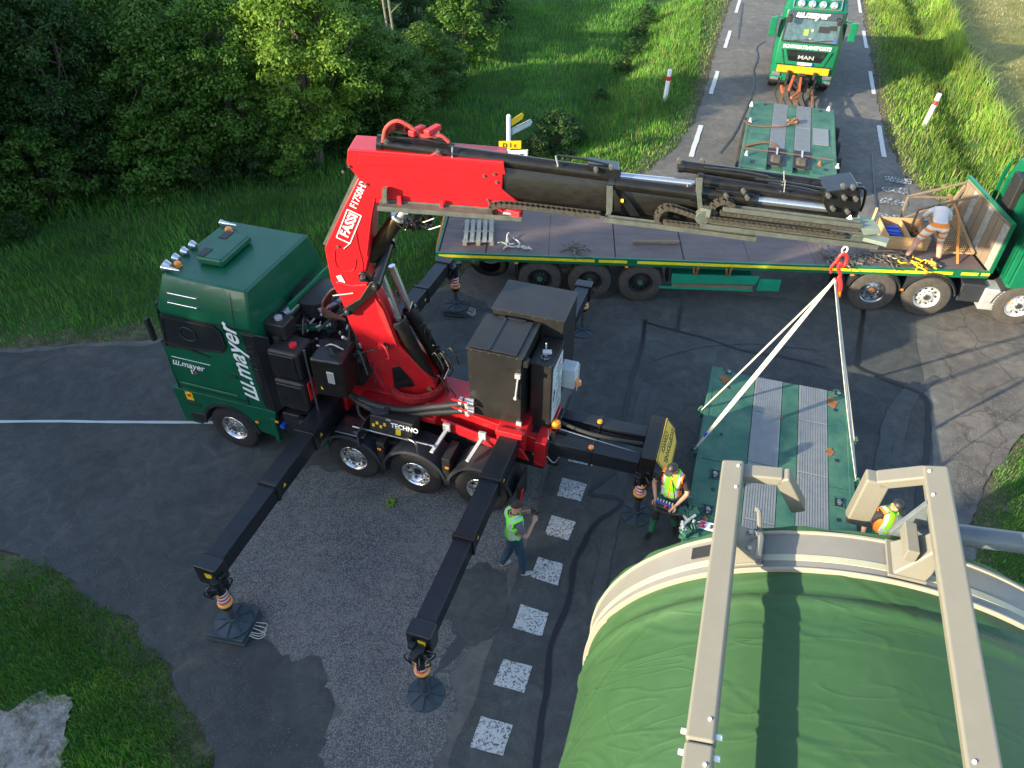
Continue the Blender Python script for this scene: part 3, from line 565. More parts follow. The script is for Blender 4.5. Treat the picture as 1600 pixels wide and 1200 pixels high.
grass('dry_grass', V2((-60, 830), (360, 1230), (300, 1230), (100, 1000), (-60, 900)), 1300, .09, .004, m_gd, 8, -.15, .9, clump=.6, label='dry straw-coloured grass fringe of the lower left island')
grass('dry_grass', V2((1340, -5), (1375, 260), (1480, 345), (1500, 300), (1420, 240), (1365, -5)), 140, .10, .008, m_gd, 9, -.05, .6, clump=.7, label='dry straw-coloured grass fringe right of the upper road')
grass('tall_grass', V2((1440, -5), (1462, -5), (1520, 130), (1590, 260), (1560, 280), (1500, 150)), 200, .75, .012, m_gs, 10, .3, label='tall seeding grass along the ditch right of the upper road')
def weed(px, py, s, label):
    mb = MB(); rd = random.Random(4)
    for k in range(17):
        a = k*2.4; l = s*rd.uniform(.6, 1.1); d = Vector((math.cos(a), math.sin(a), 0)); n_ = Vector((-d.y, d.x, 0)); ww = s*.13
        p = [Vector((0, 0, .01)), d*l*.5+Vector((0, 0, s*.35)), d*l+Vector((0, 0, s*.15))]
        mb.add([p[0]-n_*ww*.3, p[0]+n_*ww*.3, p[1]+n_*ww, p[1]-n_*ww, p[2]], [(0, 1, 2, 3), (3, 2, 4)])
    o = mb.obj('weed', m_leafC, smooth=False); v = GP(px, py); o.location = (v.x, v.y, .008); tag(o, label, 'weed'); return o
weed(611, 787, .16, 'small green weed growing alone out of the rough asphalt apron')

# loose grit and stones lying on the asphalt near its edges
def grit(name, poly, n, smin, smax, dlo, dhi, m, seed, label, z=.012):
    g = np.random.default_rng(seed); poly = np.array(poly); lo, hi = poly.min(0), poly.max(0); p = g.uniform(lo, hi, (n*6, 2)); p = p[seg_dist(p, poly) < 0]; d = seg_dist(p, PAV); p = p[(d > dlo) & (d < dhi)][:n]; n = len(p)
    s_ = g.uniform(smin, smax, n)**1.0; a = g.uniform(0, 2*pi, n); V = []
    for k in range(3): V.append(np.stack([p[:, 0]+np.cos(a+k*2.1)*s_, p[:, 1]+np.sin(a+k*2.1)*s_*.8, np.full(n, z-.002)], 1))
    V.append(np.stack([p[:, 0]+s_*.2, p[:, 1], z+s_*.9], 1)); V = np.stack(V, 1).reshape(-1, 3); i0 = np.arange(n)*4
    F_ = np.concatenate([np.stack([i0, i0+1, i0+3], 1), np.stack([i0+1, i0+2, i0+3], 1), np.stack([i0+2, i0, i0+3], 1)])
    o = bpy.data.objects.new(name, npmesh(name, V, F_, [m], smooth=False)); link(o); tag(o, label, 'gravel', kind='stuff')
m_grit = mat('pale grit', (.20, .19, .18), .9, 0, .5, 30)
grit('gravel', V2((-40, 840), (60, 870), (200, 950), (360, 1230), (520, 1230), (300, 930), (150, 860)), 2600, .003, .011, -1.3, -.02, m_grit, 1, 'pale grit and small stones lying along the lower left road edge')
grit('gravel', V2((600, 440), (760, 400), (800, 500), (620, 520)), 900, .006, .016, -1.6, -.05, m_grit, 2, 'grit and small stones along the road edge behind the crane')
grit('gravel', V2((1440, 640), (1600, 600), (1640, 700), (1520, 900), (1490, 900)), 1500, .004, .013, -.9, -.02, m_grit, 3, 'pale grit along the right road edge beside the grass')
grit('gravel', V2((380, 780), (760, 760), (700, 1230), (500, 1230), (420, 1000)), 2200, .003, .008, -9, -.3, m_grit, 4, 'loose chippings lying on the rough asphalt apron', z=.016)

m_tyre = mat('tyre smear on asphalt', (.044, .048, .047), .75, 0, col2=(.070, .074, .072), scale=5, sharp=(.35, .7))
def tyre(px, wd=.26): ZS[1] += .0005; strip('tyre_mark', [g2(*p) for p in px], wd, ZS[1], m_tyre, .02)
tyre([(1432, 600), (1400, 640), (1384, 690), (1376, 740), (1372, 800)]); tyre([(1462, 590), (1425, 622), (1408, 672), (1398, 730)], .2)
pass
tyre([(930, 960), (948, 860), (985, 700), (1010, 600)], .22); tyre([(1020, 560), (1090, 540), (1180, 535), (1280, 545)], .2)
# ================================================================== VEHICLE PIECES
def wheel(parent, x, y, r=.52, w_=.30, side=1, z=None, rim='chrome', rub='rubber', hub='dark', dish=.0, holes=10, treads=True):
    """side=+1: the outer face looks to +y"""
    z = r if z is None else z; mb = MB(); rr = r*.56; hw = w_/2
    prof = [(rr, -hw*.75), (rr*1.04, -hw), (r*.86, -hw*1.0), (r*.97, -hw*.86), (r, -hw*.6), (r, hw*.6), (r*.97, hw*.86), (r*.86, hw), (r*.70, hw*1.02), (rr*1.04, hw*.93), (rr, hw*.75)]
    mb.lathe(prof, (x, y, z), (0, 1, 0), 36)
    t = mb.obj('wheel', rub, parent)
    if treads:
        tb = MB()
        for i in range(44):
            a = 2*pi*i/44; c = Vector((x+math.cos(a)*r, y, z+math.sin(a)*r)); tb.box(c, (.022, w_*.72, .03), ry=-a)
        tb.obj('tread', rub, t)['kind'] = 'stuff'
    s = side; rm = MB()
    rm.lathe([(rr*1.02, s*hw*.82), (rr*.97, s*hw*.9), (rr*.9, s*hw*.78), (rr*.84, s*(hw*.45-dish)), (rr*.62, s*(hw*.5-dish)), (rr*.45, s*(hw*.72-dish)), (rr*.42, s*(hw*.74-dish)), (0, s*(hw*.74-dish))], (x, y, z), (0, 1, 0), 32)
    ro = rm.obj('rim', rim, t)
    h = MB()
    for i in range(holes):
        a = 2*pi*i/holes; h.cyl((x+math.cos(a)*rr*.72, y+s*(hw*.44-dish), z+math.sin(a)*rr*.72), (x+math.cos(a)*rr*.72, y+s*(hw*.53-dish), z+math.sin(a)*rr*.72), rr*.085, n=8)
    h.obj('wheel_hole', 'dark', t)['kind'] = 'stuff'; h = MB()
    h.cyl((x, y+s*(hw*.6-dish), z), (x, y+s*(hw*.98-dish), z), rr*.27, rr*.22, n=16)
    h.obj('hub', hub, t)
    nt_ = MB()
    for i in range(10):
        a = 2*pi*(i+.5)/10; nt_.cyl((x+math.cos(a)*rr*.53, y+s*(hw*.6-dish), z+math.sin(a)*rr*.53), (x+math.cos(a)*rr*.53, y+s*(hw*.82-dish), z+math.sin(a)*rr*.53), rr*.045, n=6)
    nt_.obj('wheel_nut', 'steel', t)['kind'] = 'stuff'
    return t
def fender(parent, x, y, z, r, w_, a0=10, a1=170, th=.03, m='fender', lipd=.05):
    mb = MB(); N = 14; rings = []
    for i in range(N+1):
        a = rad(a0+(a1-a0)*i/N); c, s = math.cos(a), math.sin(a)
        rings.append([Vector((x+c*r_, y+yy, z+s*r_)) for r_, yy in ((r, -w_/2), (r, w_/2-.02), (r-lipd, w_/2), (r-lipd-.01, w_/2-.03), (r-th, w_/2-.05), (r-th, -w_/2))])
    mb.loft(rings); return mb.obj('fender', m, parent)
def bolts(mb, pts, axis, r=.015, h=.012):
    r *= .62
    a = Vector(axis).normalized()
    for p in pts: p = Vector(p); mb.cyl(p, p+a*h, r, n=6)
def beacon(parent, p, r=.07, h=.09, name='beacon'):
    mb = MB(); mb.lathe([(r*1.05, 0), (r*1.05, h*.15), (r, h*.2), (r*.95, h*.7), (r*.6, h), (0, h*1.02)], p, (0, 0, 1), 16); return mb.obj(name, 'orange', parent)

# ================================================================== CRANE TRUCK
ct = thing('crane_truck', 'dark green heavy truck carrying the big red loader crane on four outriggers', 'crane truck', T)
# --- chassis and wheels
mb = MB(); mb.box((2.6, 0, .78), (7.0, .85, .32)); mb.box((2.9, 0, 1.02), (2.8, 2.1, .10)); mb.obj('chassis', 'dark', ct, .01)
mb = MB()
for x in (5.3, 2.65, 1.35, .05): mb.cyl((x, -1.0, .52), (x, 1.0, .52), .09)
mb.obj('axles', 'dark', ct)
for x in (5.3, 2.65, 1.35, .05):
    wheel(ct, x, 1.09, side=1, dish=(0 if x in (5.3, 2.65) else .07), hub='plast' if x < 2 else 'steel'); wheel(ct, x, -1.09, side=-1)
for x in (2.65, 1.35, .05):
    for s in (1, -1): fender(ct, x, s*1.0, .52, .66, .62*s, 14, 166)
mb = MB()      # flat tops and flaps between the fenders
for x in (2.0, .70):
    mb.box((x, 1.0, 1.0), (.16, .5, .34)); mb.box((x, 1.26, .75), (.13, .02, .5))
mb.box((-.68, 1.05, .72), (.05, .5, .55)); mb.obj('mudflap', 'plast', ct, .01)
for x, z in ((2.0, 1.05), (.66, 1.0), (4.62, .95), (4.15, 1.1)):
    m1 = MB(); m1.box((x, 1.29, z), (.08, .03, .05)); m1.obj('marker_lamp', 'orange', ct, .01)
m1 = MB(); m1.prism([(-.70, 1.26, .55), (-.72, 1.26, .85), (-.74, 1.18, .85), (-.72, 1.18, .55)], (-.02, 0, 0)); m1.obj('tail_lamp', 'redp', ct, .01)
# --- cab
def prof(z): pass
cab_rings = []
for z, x0, x1, hw in ((1.30, 4.17, 6.47, 1.23), (1.75, 4.17, 6.46, 1.25), (2.4, 4.17, 6.42, 1.25), (2.43, 4.18, 6.40, 1.238), (3.12, 4.18, 6.22, 1.21), (3.2, 4.2, 6.22, 1.235), (3.24, 4.2, 6.22, 1.235), (3.83, 4.26, 6.05, 1.03), (3.865, 4.29, 6.01, .995)):
    cab_rings.append([Vector(p+(z,)) for p in ((x0, hw-.03), (x0+.03, hw), (x1-.14, hw), (x1-.04, hw-.07), (x1, hw-.30), (x1, -hw+.30), (x1-.04, -hw+.07), (x1-.14, -hw), (x0+.03, -hw), (x0, -hw+.03))])
mb = MB(); mb.loft(cab_rings); cab = mb.obj('cab', 'green', ct, .02)
mb = MB(); arch = [(5.3+.64*math.cos(rad(a)), .52+.64*math.sin(rad(a))) for a in range(168, 8, -10)]
pts = [(4.17, 1.30), (4.30, .60)]+[(x, z) for x, z in arch]+[(6.05, .42), (6.47, .42), (6.50, 1.30)]
mb.prism([(x, 1.24, z) for x, z in pts], (0, -.10, 0)); mb.prism([(x, -1.14, z) for x, z in pts], (0, -.10, 0)); mb.box((6.38, 0, .86), (.22, 2.27, .86)); mb.obj('lower_cab', 'green', cab, .012)
mb = MB(); mb.loft([[Vector((5.3+.66*math.cos(rad(a)), y, .52+.66*math.sin(rad(a)))) for y in (.55, 1.27)]+[Vector((5.3+.60*math.cos(rad(a)), y, .52+.60*math.sin(rad(a)))) for y in (1.27, .55)] for a in range(5, 178, 12)]); mb.obj('wheel_arch', 'fender', cab)
def yq(pts_px, y, m, name, off=.012, parent=ct, bev=0.0):       # polygon on the side at local y, from the photo
    q = [T.px(a, b_, y=y) for a, b_ in pts_px]; mm = MB(); mm.prism([(p.x, y, p.z) for p in q], (0, off, 0)); return mm.obj(name, m, parent, bev)
# door seams, window, steps
mb = MB(); wz = [(6.08, 3.10), (4.98, 3.12), (4.86, 3.02), (4.84, 2.72), (4.96, 2.56), (6.22, 2.40)]
mb.prism([(x, 1.215, z) for x, z in wz], (0, .035, 0)); win = mb.obj('side_window', 'glass', cab, .01)
mb = MB(); wr = wz+[wz[0]]
for a, b_ in zip(wr[:-1], wr[1:]): mb.beam((a[0], 1.25, a[1]), (b_[0], 1.25, b_[1]), .03, .03)
mb.obj('window_seal', 'plast', win)
mb = MB(); mb.tube([(5.6+.17*math.cos(a*pi/8), 1.262+.0*a, 2.82+.15*math.sin(a*pi/8)) for a in range(17)], .012, 6); mb.obj('steering_wheel', 'fender', win)
mb = MB(); 
for pl in ([(4.80, 3.17), (4.70, 2.9), (4.72, 1.34)], [(6.10, 3.15), (6.26, 2.35), (6.30, 1.34)], [(4.72, 1.42), (6.30, 1.42)], [(4.2, 3.17), (6.08, 3.17)], [(5.05, 2.62), (4.85, 2.1)][:0]):
    if len(pl) > 1:
        for a, b_ in zip(pl[:-1], pl[1:]): mb.beam((a[0], 1.243, a[1]), (b_[0], 1.243, b_[1]), .016, .012)
mb.obj('door_seam', 'blackd', cab)
mb = MB(); mb.box((6.36, 1.17, 2.0), (.05, .05, .9)); mb.box((4.30, 1.262, 2.1), (.10, .02, .5)); mb.obj('corner_trim', 'plast', cab, .01)
mb = MB(); mb.box((5.55, 1.262, 1.52), (1.3, .02, .05)); mb.obj('side_trim', 'green2', cab, .01)
mb = MB(); mb.box((4.86, 1.27, 2.02), (.16, .04, .05)); mb.obj('door_handle', 'plast', cab, .01)
mb = MB(); mb.box((5.75, 1.26, 2.45), (1.0, .02, .035), ry=rad(-8)); mb.obj('window_sill', 'plast', cab)
mb = MB(); mb.box((6.08, 1.245, .62), (.34, .03, .22)); mb.box((6.1, 1.245, .98), (.36, .03, .05)); mb.obj('step', 'plast', cab, .01)
mb = MB(); mb.box((6.42, 1.27, 2.75), (.08, .10, .5)); mb.obj('mirror', 'plast', cab, .02)
mb = MB(); mb.box((6.44, 0, 2.75), (.05, 2.0, .85), ry=rad(-9)); mb.obj('windscreen', 'glass', cab, .02)
mb = MB(); mb.box((6.49, 0, 1.6), (.06, 1.5, .5)); mb.obj('grille', 'plast', cab, .02)
# black wind deflector strip behind the door
mb = MB(); mb.prism([(4.17, 1.255, 3.10), (4.42, 1.255, 3.10), (4.36, 1.255, 1.40), (4.12, 1.255, 1.30)], (0, -.05, 0)); mb.prism([(4.17, 1.25, 3.12), (3.98, 1.1, 3.0), (3.98, 1.1, 1.4), (4.14, 1.25, 1.3)], (.02, -.03, 0)); mb.obj('side_deflector', 'black', cab, .008)
mb = MB()
for z in (2.85, 2.72, 2.59, 2.46): mb.box((4.3, 1.262, z), (.14, .02, .035))
mb.obj('air_grille', 'plast', cab)
# lettering
text('ш.mayer', .50, 'decal', cab, (4.44, 1.262, 1.50), (.04, 0, 1), (1, 0, 0), 'company_name', .3, .006, sx_=.98)
text('ш.mayer', .20, 'decal', cab, (6.22, 1.262, 1.98), (-1, 0, -.02), (0, 0, 1), 'company_name', .3, .002)
mb = MB(); mb.box((6.2-.45, 1.262, 2.17), (.85, .008, .012)); mb.obj('trim_line', 'decal', cab)
mb = MB(); mb.box((5.73, 1.262, 1.88), (.05, .008, .05)); mb.obj('red_dot', 'redp', cab); mb = MB(); mb.box((5.82, 1.262, 1.88), (.03, .008, .1)); mb.obj('logo_bar', 'decal', cab)
mb = MB(); mb.box((6.12, 1.25, 1.18), (.16, .01, .2)); st = mb.obj('warning_sticker', 'yellow', cab)
mb = MB(); mb.box((6.12, 1.257, 1.2), (.09, .006, .06), ry=.5); mb.obj('sticker_mark', 'redp', st)
# roof furniture
mb = MB(); mb.box((5.32, .05, 3.95), (.52, .98, .15), rz=rad(2)); hatch = mb.obj('roof_hatch', 'green', cab, .05, segs=3)
mb = MB(); mb.box((5.50, .36, 4.03), (.16, .26, .012)); mb.box((5.50, -.28, 4.03), (.16, .26, .012)); mb.box((5.58, .05, 3.94), (.02, .6, .09)); mb.obj('hatch_vent', 'plast', hatch)
for y in (.80, .56, .32, .08):
    mb = MB(); mb.lathe([(0, -.10), (.05, -.085), (.082, 0), (.085, .025)], (6.0, y, 3.93), (1, 0, .15), 16); lm = mb.obj('spotlight', 'chrome', cab); mb = MB(); mb.lathe([(.082, .024), (0, .04)], (6.0, y, 3.93), (1, 0, .15), 16); mb.obj('lens', 'wglass', lm)
beacon(cab, (5.86, .70, 3.87)); beacon(cab, (5.72, -.62, 3.88))
for y in (.90, -.80):
    mb = MB(); mb.cyl((5.98, y, 3.93), (5.66, y, 3.93), .05, .018); mb.cyl((6.0, y, 3.93), (5.98, y, 3.93), .065); mb.obj('air_horn', 'chrome', cab)
mb = MB()
for z, y in ((3.58, 1.14), (3.42, 1.20)):
    mb.cyl((5.85, y, z), (5.25, y, z), .014); 
    for x in (5.85, 5.25): mb.cyl((x, y-.1, z), (x, y+.01, z), .022)
mb.obj('grab_rail', 'chrome', cab)
mb = MB(); mb.beam((4.52, 1.245, 3.24), (4.58, 1.035, 3.80), .012, .012); mb.obj('roof_seam', 'blackd', cab)
# --- behind the cab
mb = MB(); mb.box((3.55, -.05, 1.75), (1.0, 1.4, 1.4)); mb.box((3.0, -.2, 1.6), (.6, 1.2, 1.2)); mb.box((3.95, 0, 2.2), (.14, 2.0, 1.5)); mb.obj('engine_block', 'dark', ct, .04)
def tank(c, size, rz=0, name='oil_tank', cap=None, m='plast', bev=.07):
    mb = MB(); mb.box(c, size, rz); o = mb.obj(name, m, ct, bev, segs=4)
    if cap: k = MB(); k.lathe([(.07, 0), (.07, .05), (0, .055)], (c[0]+cap[0], c[1]+cap[1], c[2]+size[2]/2), (0, 0, 1), 14); k.obj('filler_cap', cap[2], o)
    return o
a = tank((3.72, .93, 2.52), (.62, .55, .62), name='oil_tank', cap=(-.12, .05, 'redp')); b_ = tank((3.72, .95, 1.82), (.62, .55, .70))
for o_, z in ((a, 2.52), (b_, 1.82)):
    mb = MB(); mb.box((3.72, 1.225, z), (.50, .015, .5)); mb.obj('tank_panel', 'black', o_, .02)
mb = MB(); mb.box((3.38, 1.0, 1.92), (.03, .25, .4)); mb.obj('reflector', 'redp', b_, .01)
tk = tank((2.92, .82, 2.38), (.62, .66, .86), rz=.08, m='boom', cap=(-.05, -.1, 'plast'))
mb = MB(); mb.box((2.82, 1.165, 2.45), (.14, .02, .26)); mb.tube(curve_pts([(3.05, .8, 2.84), (2.9, .82, 2.92), (2.7, .8, 2.84)]), .015); mb.obj('tank_handle', 'alu', tk, .01)
mb = MB(); mb.prism([(3.02, 1.157, 2.12), (3.09, 1.157, 2.12), (3.055, 1.157, 2.2)], (0, .006, 0)); mb.obj('warning_sticker', 'yellow', tk)
tank((3.98, .72, 3.0), (.42, .36, .32), name='coolant_tank', cap=(0, 0, 'alu'), bev=.03)
mb = MB(); mb.lathe([(.40, -.3), (.40, -.02), (.45, 0), (.45, .035), (.42, .05), (0, .06)], (3.78, -.25, 3.14), (0, 0, 1), 32); mb.obj('air_filter', 'plast', ct)
mb = MB()
for i in range(8): mb.lathe([(.11, 0), (.13, .02), (.11, .04)], (4.05-.0*i, .48-.05*i, 3.02), (0, -1, 0), 14)
mb.obj('bellows', 'steel', ct)
mb = MB(); p0, p1 = T.px(452, 480, z=3.2), T.px(516, 417, z=3.2); mb.beam(p0, p1, .05, .14); mb.beam(p0+Vector((-.02, 0, -.5)), p0+Vector((-.6, -.3, -.5)), .04, .08); mb.beam((p0+p1)/2-Vector((0, 0, .05)), (p0+p1)/2-Vector((.1, -.1, .9)), .06, .06); mb.obj('support_frame', 'green2', ct, .006)
mb = MB(); mb.cyl((3.55, .15, 3.02), (3.1, -.75, 3.05), .09); mb.cyl((3.3, .2, 2.9), (2.9, -.6, 2.9), .06); mb.obj('silencer', 'steel', ct)
mb = MB(); p = T.px(474, 408, z=3.2); mb.tube(curve_pts([p-Vector((0, 0, .9)), p-Vector((0, 0, .1)), p+Vector((.0, -.05, .04)), p+Vector((-.12, -.2, .1))]), .07, 12); mb.obj('exhaust_pipe', 'alu', ct)
rd = random.Random(5); mb = MB()
for i in range(60):
    a = Vector((rd.uniform(2.45, 4.1), rd.uniform(-.9, .75), rd.uniform(2.3, 3.05))); b2 = a+Vector((rd.uniform(-.6, .6), rd.uniform(-.7, .7), rd.uniform(-.5, .25))); mb.tube(curve_pts([a, (a+b2)/2+Vector((0, 0, rd.uniform(-.1, .3))), b2], 5), rd.choice((.012, .018, .028)), 6)
mb.obj('hydraulic_hose', 'hose', ct)
mb = MB()
for i in range(60):
    c = (rd.uniform(2.5, 4.1), rd.uniform(-.8, .75), rd.uniform(2.4, 2.95)); mb.box(c, (rd.uniform(.05, .2), rd.uniform(.05, .2), rd.uniform(.05, .18)), rd.uniform(0, 3))
mb.obj('valve_block', 'dark', ct, .01)['kind'] = 'stuff'
mb = MB()
for i in range(46):
    c = Vector((rd.uniform(2.5, 4.1), rd.uniform(-.7, .9), rd.uniform(2.5, 3.05))); mb.cyl(c, c+Vector((rd.uniform(-.1, .1), rd.uniform(-.1, .1), rd.uniform(.02, .1))), rd.uniform(.012, .03), n=8)
mb.obj('hose_fitting', 'alu', ct)
mb = MB(); mb.cyl((3.3, 1.1, 2.9), (3.25, 1.15, 1.5), .02); mb.cyl((3.42, 1.15, 1.35), (3.42, 1.15, 1.2), .07); mb.cyl((3.6, 1.2, 1.3), (3.6, 1.2, 1.18), .09); mb.obj('battery_fitting', 'steel', ct)
mb = MB(); mb.box((3.7, .95, 1.05), (.72, .5, .5)); mb.obj('battery_box', 'plast', ct, .03)
mb = MB(); mb.box((3.42, 1.15, .72), (.5, .05, .3)); mb.box((4.28, 1.2, .8), (.1, .1, .6)); mb.obj('side_guard', 'green', ct, .02)
for y, nm in ((.93, 'blue'),): mb = MB(); mb.cyl((4.05, 1.2, 1.0), (4.05, 1.3, 1.0), .05); mb.obj('fuel_cap', nm, ct)
# --- red crane subframe
mb = MB()
mb.prism([(3.25, .42, 1.30), (3.25, .42, 1.62), (2.7, .42, 1.66), (1.2, .42, 1.62), (.6, .42, 1.60), (-.72, .42, 1.36), (-.95, .42, 1.36), (-.95, .42, .95), (-.4, .42, 1.0), (.9, .42, 1.1), (2.9, .42, 1.1)], (0, -.84, 0))
mb.box((3.2, 0, 1.42), (.50, 1.3, .50)); mb.box((-.32, 0, 1.36), (.52, 1.3, .50)); mb.box((-.85, 0, 1.1), (.22, 1.1, .6))
mb.box((3.2, .62, 1.66), (.56, .10, .12)); mb.box((-.32, .66, 1.60), (.5, .14, .12))
mb.obj('crane_subframe', 'red', ct, .02)
mb = MB(); mb.prism([(1.0, .68, 1.55), (-.55, .72, 1.30), (-.7, .72, 1.05), (.9, .68, 1.30)], (0, -.05, 0)); mb.box((1.9, .45, 1.5), (1.6, .55, .12)); mb.obj('subframe_plate', 'red', ct, .012)
for x in (.86, .17):
    mb = MB(); mb.beam((x, .72, 1.40), (x+.12, 1.22, 1.22), .07, .05); mb.box((x, .74, 1.46), (.14, .06, .16)); mb.obj('bracket', 'alu', ct, .008)
mb = MB(); mb.tube(curve_pts([(1.42, 1.05, 1.25), (1.45, 1.2, 1.42), (1.25, 1.28, 1.44), (1.2, 1.3, 1.2)]), .022); mb.cyl((2.6, 1.12, 1.30), (.95, 1.12, 1.30), .025); mb.box((2.35, 1.15, 1.28), (.03, .5, .36)); mb.box((2.6, 1.05, 1.22), (.6, .45, .03)); mb.obj('mounting_rail', 'steel', ct, .006)
mb = MB(); mb.box((1.78, .98, 1.50), (.85, .34, .34), rx=rad(14)); tb = mb.obj('control_box', 'plast', ct, .02)
nrm = Vector((0, math.cos(rad(14)), math.sin(rad(14)))); upv = Vector((0, -math.sin(rad(14)), math.cos(rad(14)))); c0 = Vector((1.78, .98, 1.50))+nrm*.173
text('TECHNO', .13, 'decal', tb, c0+Vector((-.0, 0, 0))+upv*(.01), (-1, 0, 0), upv, 'brand_name', 0, .003); text('Chip', .05, 'decal', tb, c0+Vector((.1, 0, 0))+upv*.13, (-1, 0, 0), upv, 'lettering', .2)
mb = MB(); q = c0+Vector((-.1, 0, 0))-upv*.12; mb.prism([q, q+Vector((-.1, 0, 0)), q+Vector((-.1, 0, 0))+upv*.12, q+upv*.12], nrm*.004); q = c0+Vector((.37, 0, 0))-upv*.08
for k in range(4): qq = q-Vector((.075*k, 0, 0))+upv*(.08 if k % 2 else 0.02); mb.prism([qq, qq+Vector((-.05, 0, 0)), qq+Vector((-.05, 0, 0))+upv*.06, qq+upv*.06], nrm*.004)
mb.obj('warning_sticker', 'yellow', tb)
mb = MB(); mb.lathe([(.16, 0), (.17, .02), (.14, .05), (0, .06)], (2.1, .9, 1.66), (0, .1, 1), 20); mb.obj('cap', 'fender', tb)
for k, dz in enumerate((0, -.13)):
    pts = [(3.0-.12*k, .45, 2.45), (3.05-.1*k, .55, 2.0), (2.9-.1*k, .72, 1.80+dz*.5), (2.3, .85, 1.72+dz), (1.7, .80, 1.70+dz), (1.2, .66, 1.78+dz), (.55, .50, 1.92+dz*1.3)]
    mb = MB(); mb.tube(curve_pts(pts, 7), .062, 12); mb.obj('large_hose', 'hose', ct)
mb = MB(); mb.tube(curve_pts([(2.9, .9, 2.9), (2.75, 1.0, 2.6), (2.78, .98, 2.1), (2.6, .9, 1.75)], 6), .028, 10); mb.tube(curve_pts([(2.6, .8, 1.7), (2.55, .9, 1.45), (2.35, .95, 1.3)], 6), .03, 10); mb.box((1.95, .86, 1.62), (.1, .2, .26)); mb.obj('hydraulic_hose', 'hose', ct)
for z in (1.95, 1.76):
    mb = MB(); mb.cyl((.58, .5, z), (.42, .47, z), .075); mb.cyl((.68, .5, z), (.62, .5, z), .08); mb.cyl((.5, .62, z), (.5, .5, z), .04); cp = mb.obj('pipe_coupling', 'alu', ct); mb = MB(); mb.beam((.5, .6, z+.08), (.78, .62, z+.12), .03, .02); mb.obj('valve_lever', 'redp', cp)
# --- black cabinets over the rear axles
def cabinet(x0, x1, y0, y1, z0, z1, name='power_cabinet', lid=.03):
    mb = MB(); mb.box(((x0+x1)/2, (y0+y1)/2, (z0+z1)/2), (x1-x0, y1-y0, z1-z0)); o = mb.obj(name, 'cabm', ct, .012)
    mb = MB(); mb.box(((x0+x1)/2, (y0+y1)/2, z1+lid/2), (x1-x0+.04, y1-y0+.04, lid)); mb.obj('lid', 'cabm', o, .008)
    mb = MB(); pts = []
    for i in range(6): t = (i+.5)/6; pts += [((x0+(x1-x0)*t), y1+.02, z1+.012)]
    bolts(mb, pts, (0, 1, 0)); bolts(mb, [(x0+.05, y1, z0+(z1-z0)*t) for t in (.1, .35, .6, .85)]+[(x1-.05, y1, z0+(z1-z0)*t) for t in (.1, .35, .6, .85)], (0, 1, 0), .011); bolts(mb, [(x0+(x1-x0)*t, y1-.03, z1+lid) for t in (.2, .5, .8)], (0, 0, 1), .012); mb.obj('bolt', 'pin', o)
    return o
ca = cabinet(-.46, .52, -.60, .42, 1.62, 3.12)
mb = MB(); mb.box((.06, -.08, 3.17), (.84, .98, .015)); mb.obj('lid_seam', 'cabm', ca, .006)
mb = MB(); mb.box((.14, -.08, 3.18), (.05, 1.0, .03)); mb.box((.03, -.55, 3.18), (.5, .06, .03)); mb.obj('lid_rib', 'black', ca, .004)
mb = MB(); mb.beam((-.40, .45, 2.75), (-.36, .47, 2.28), .03, .03); mb.box((-.40, .46, 2.78), (.1, .06, .09)); mb.cyl((-.36, .44, 2.28), (-.36, .5, 2.28), .03); mb.box((-.42, .44, 1.66), (.1, .05, .08)); mb.obj('door_lever', 'alu', ca, .006)
mb = MB(); mb.box((-.52, .35, 3.02), (.08, .14, .12)); mb.box((-.44, .425, 2.35), (.012, .012, 1.3)); mb.obj('door_seal', 'blackd', ca, .005)
cb = cabinet(-.88, .44, -1.60, -.66, 1.5, 3.24)
cc = cabinet(-.90, -.52, -.62, .12, 1.36, 2.84, 'control_cabinet')
mb = MB(); mb.box((-.912, -.25, 2.1), (.015, .62, 1.25)); sh_ = mb.obj('instruction_board', 'bluegrey', cc, .003)
mb = MB(); rd = random.Random(8)
for i in range(15): mb.box((-.921, -.25+rd.uniform(-.14, .14), 1.55+.075*i), (.004, rd.uniform(.1, .34), .014))
mb.box((-.921, -.05, 2.12), (.004, .1, .12)); mb.box((-.921, -.02, 2.0), (.004, .07, .09)); mb.obj('printed_line', 'blackd', sh_)
mb = MB(); mb.box((-.921, -.35, 2.62), (.004, .2, .03)); mb.obj('printed_line', 'redp', sh_)
mb = MB(); mb.cyl((-.72, -.12, 2.87), (-.72, -.12, 2.93), .03); mb.box((-.74, -.12, 2.95), (.16, .1, .05), .3); mb.cyl((-.70, -.2, 2.95), (-.70, -.2, 3.08), .015); mb.obj('tap', 'alu', cc, .01)
mb = MB()
for i in range(8): a_ = 2*pi*i/8; mb.cyl((-.74+.075*math.cos(a_), .0+.075*math.sin(a_)-.05, 2.87), (-.74+.075*math.cos(a_), .0+.075*math.sin(a_)-.05, 2.90), .018, n=8)
mb.cyl((-.74, -.05, 2.87), (-.74, -.05, 2.89), .06); mb.obj('sight_glass', 'steel', cc)
mb = MB(); mb.box((-.62, -.95, 2.35), (.5, .34, .9)); mb.obj('rear_cabinet', 'cabm', ct, .02)
mb = MB(); mb.box((-1.0, -.78, 2.0), (.3, .30, .46)); mb.obj('lamp_housing', 'bluegrey', ct, .03)
mb = MB(); mb.tube([(-1.2, -.72, 2.35), (-1.22, -.62, 2.0), (-1.2, -.6, 1.8)], .012); mb.obj('cable', 'alu', ct)
beacon(ct, (-1.18, -.72, 1.86), .08, .1); beacon(ct, (-1.0, .02, 1.40), .09, .12)
mb = MB(); mb.box((-.75, -.1, 1.36), (.55, .8, .04)); mb.box((-1.02, -.3, 1.3), (.03, 1.3, .12)); mb.obj('rear_shelf', 'black', ct, .006)
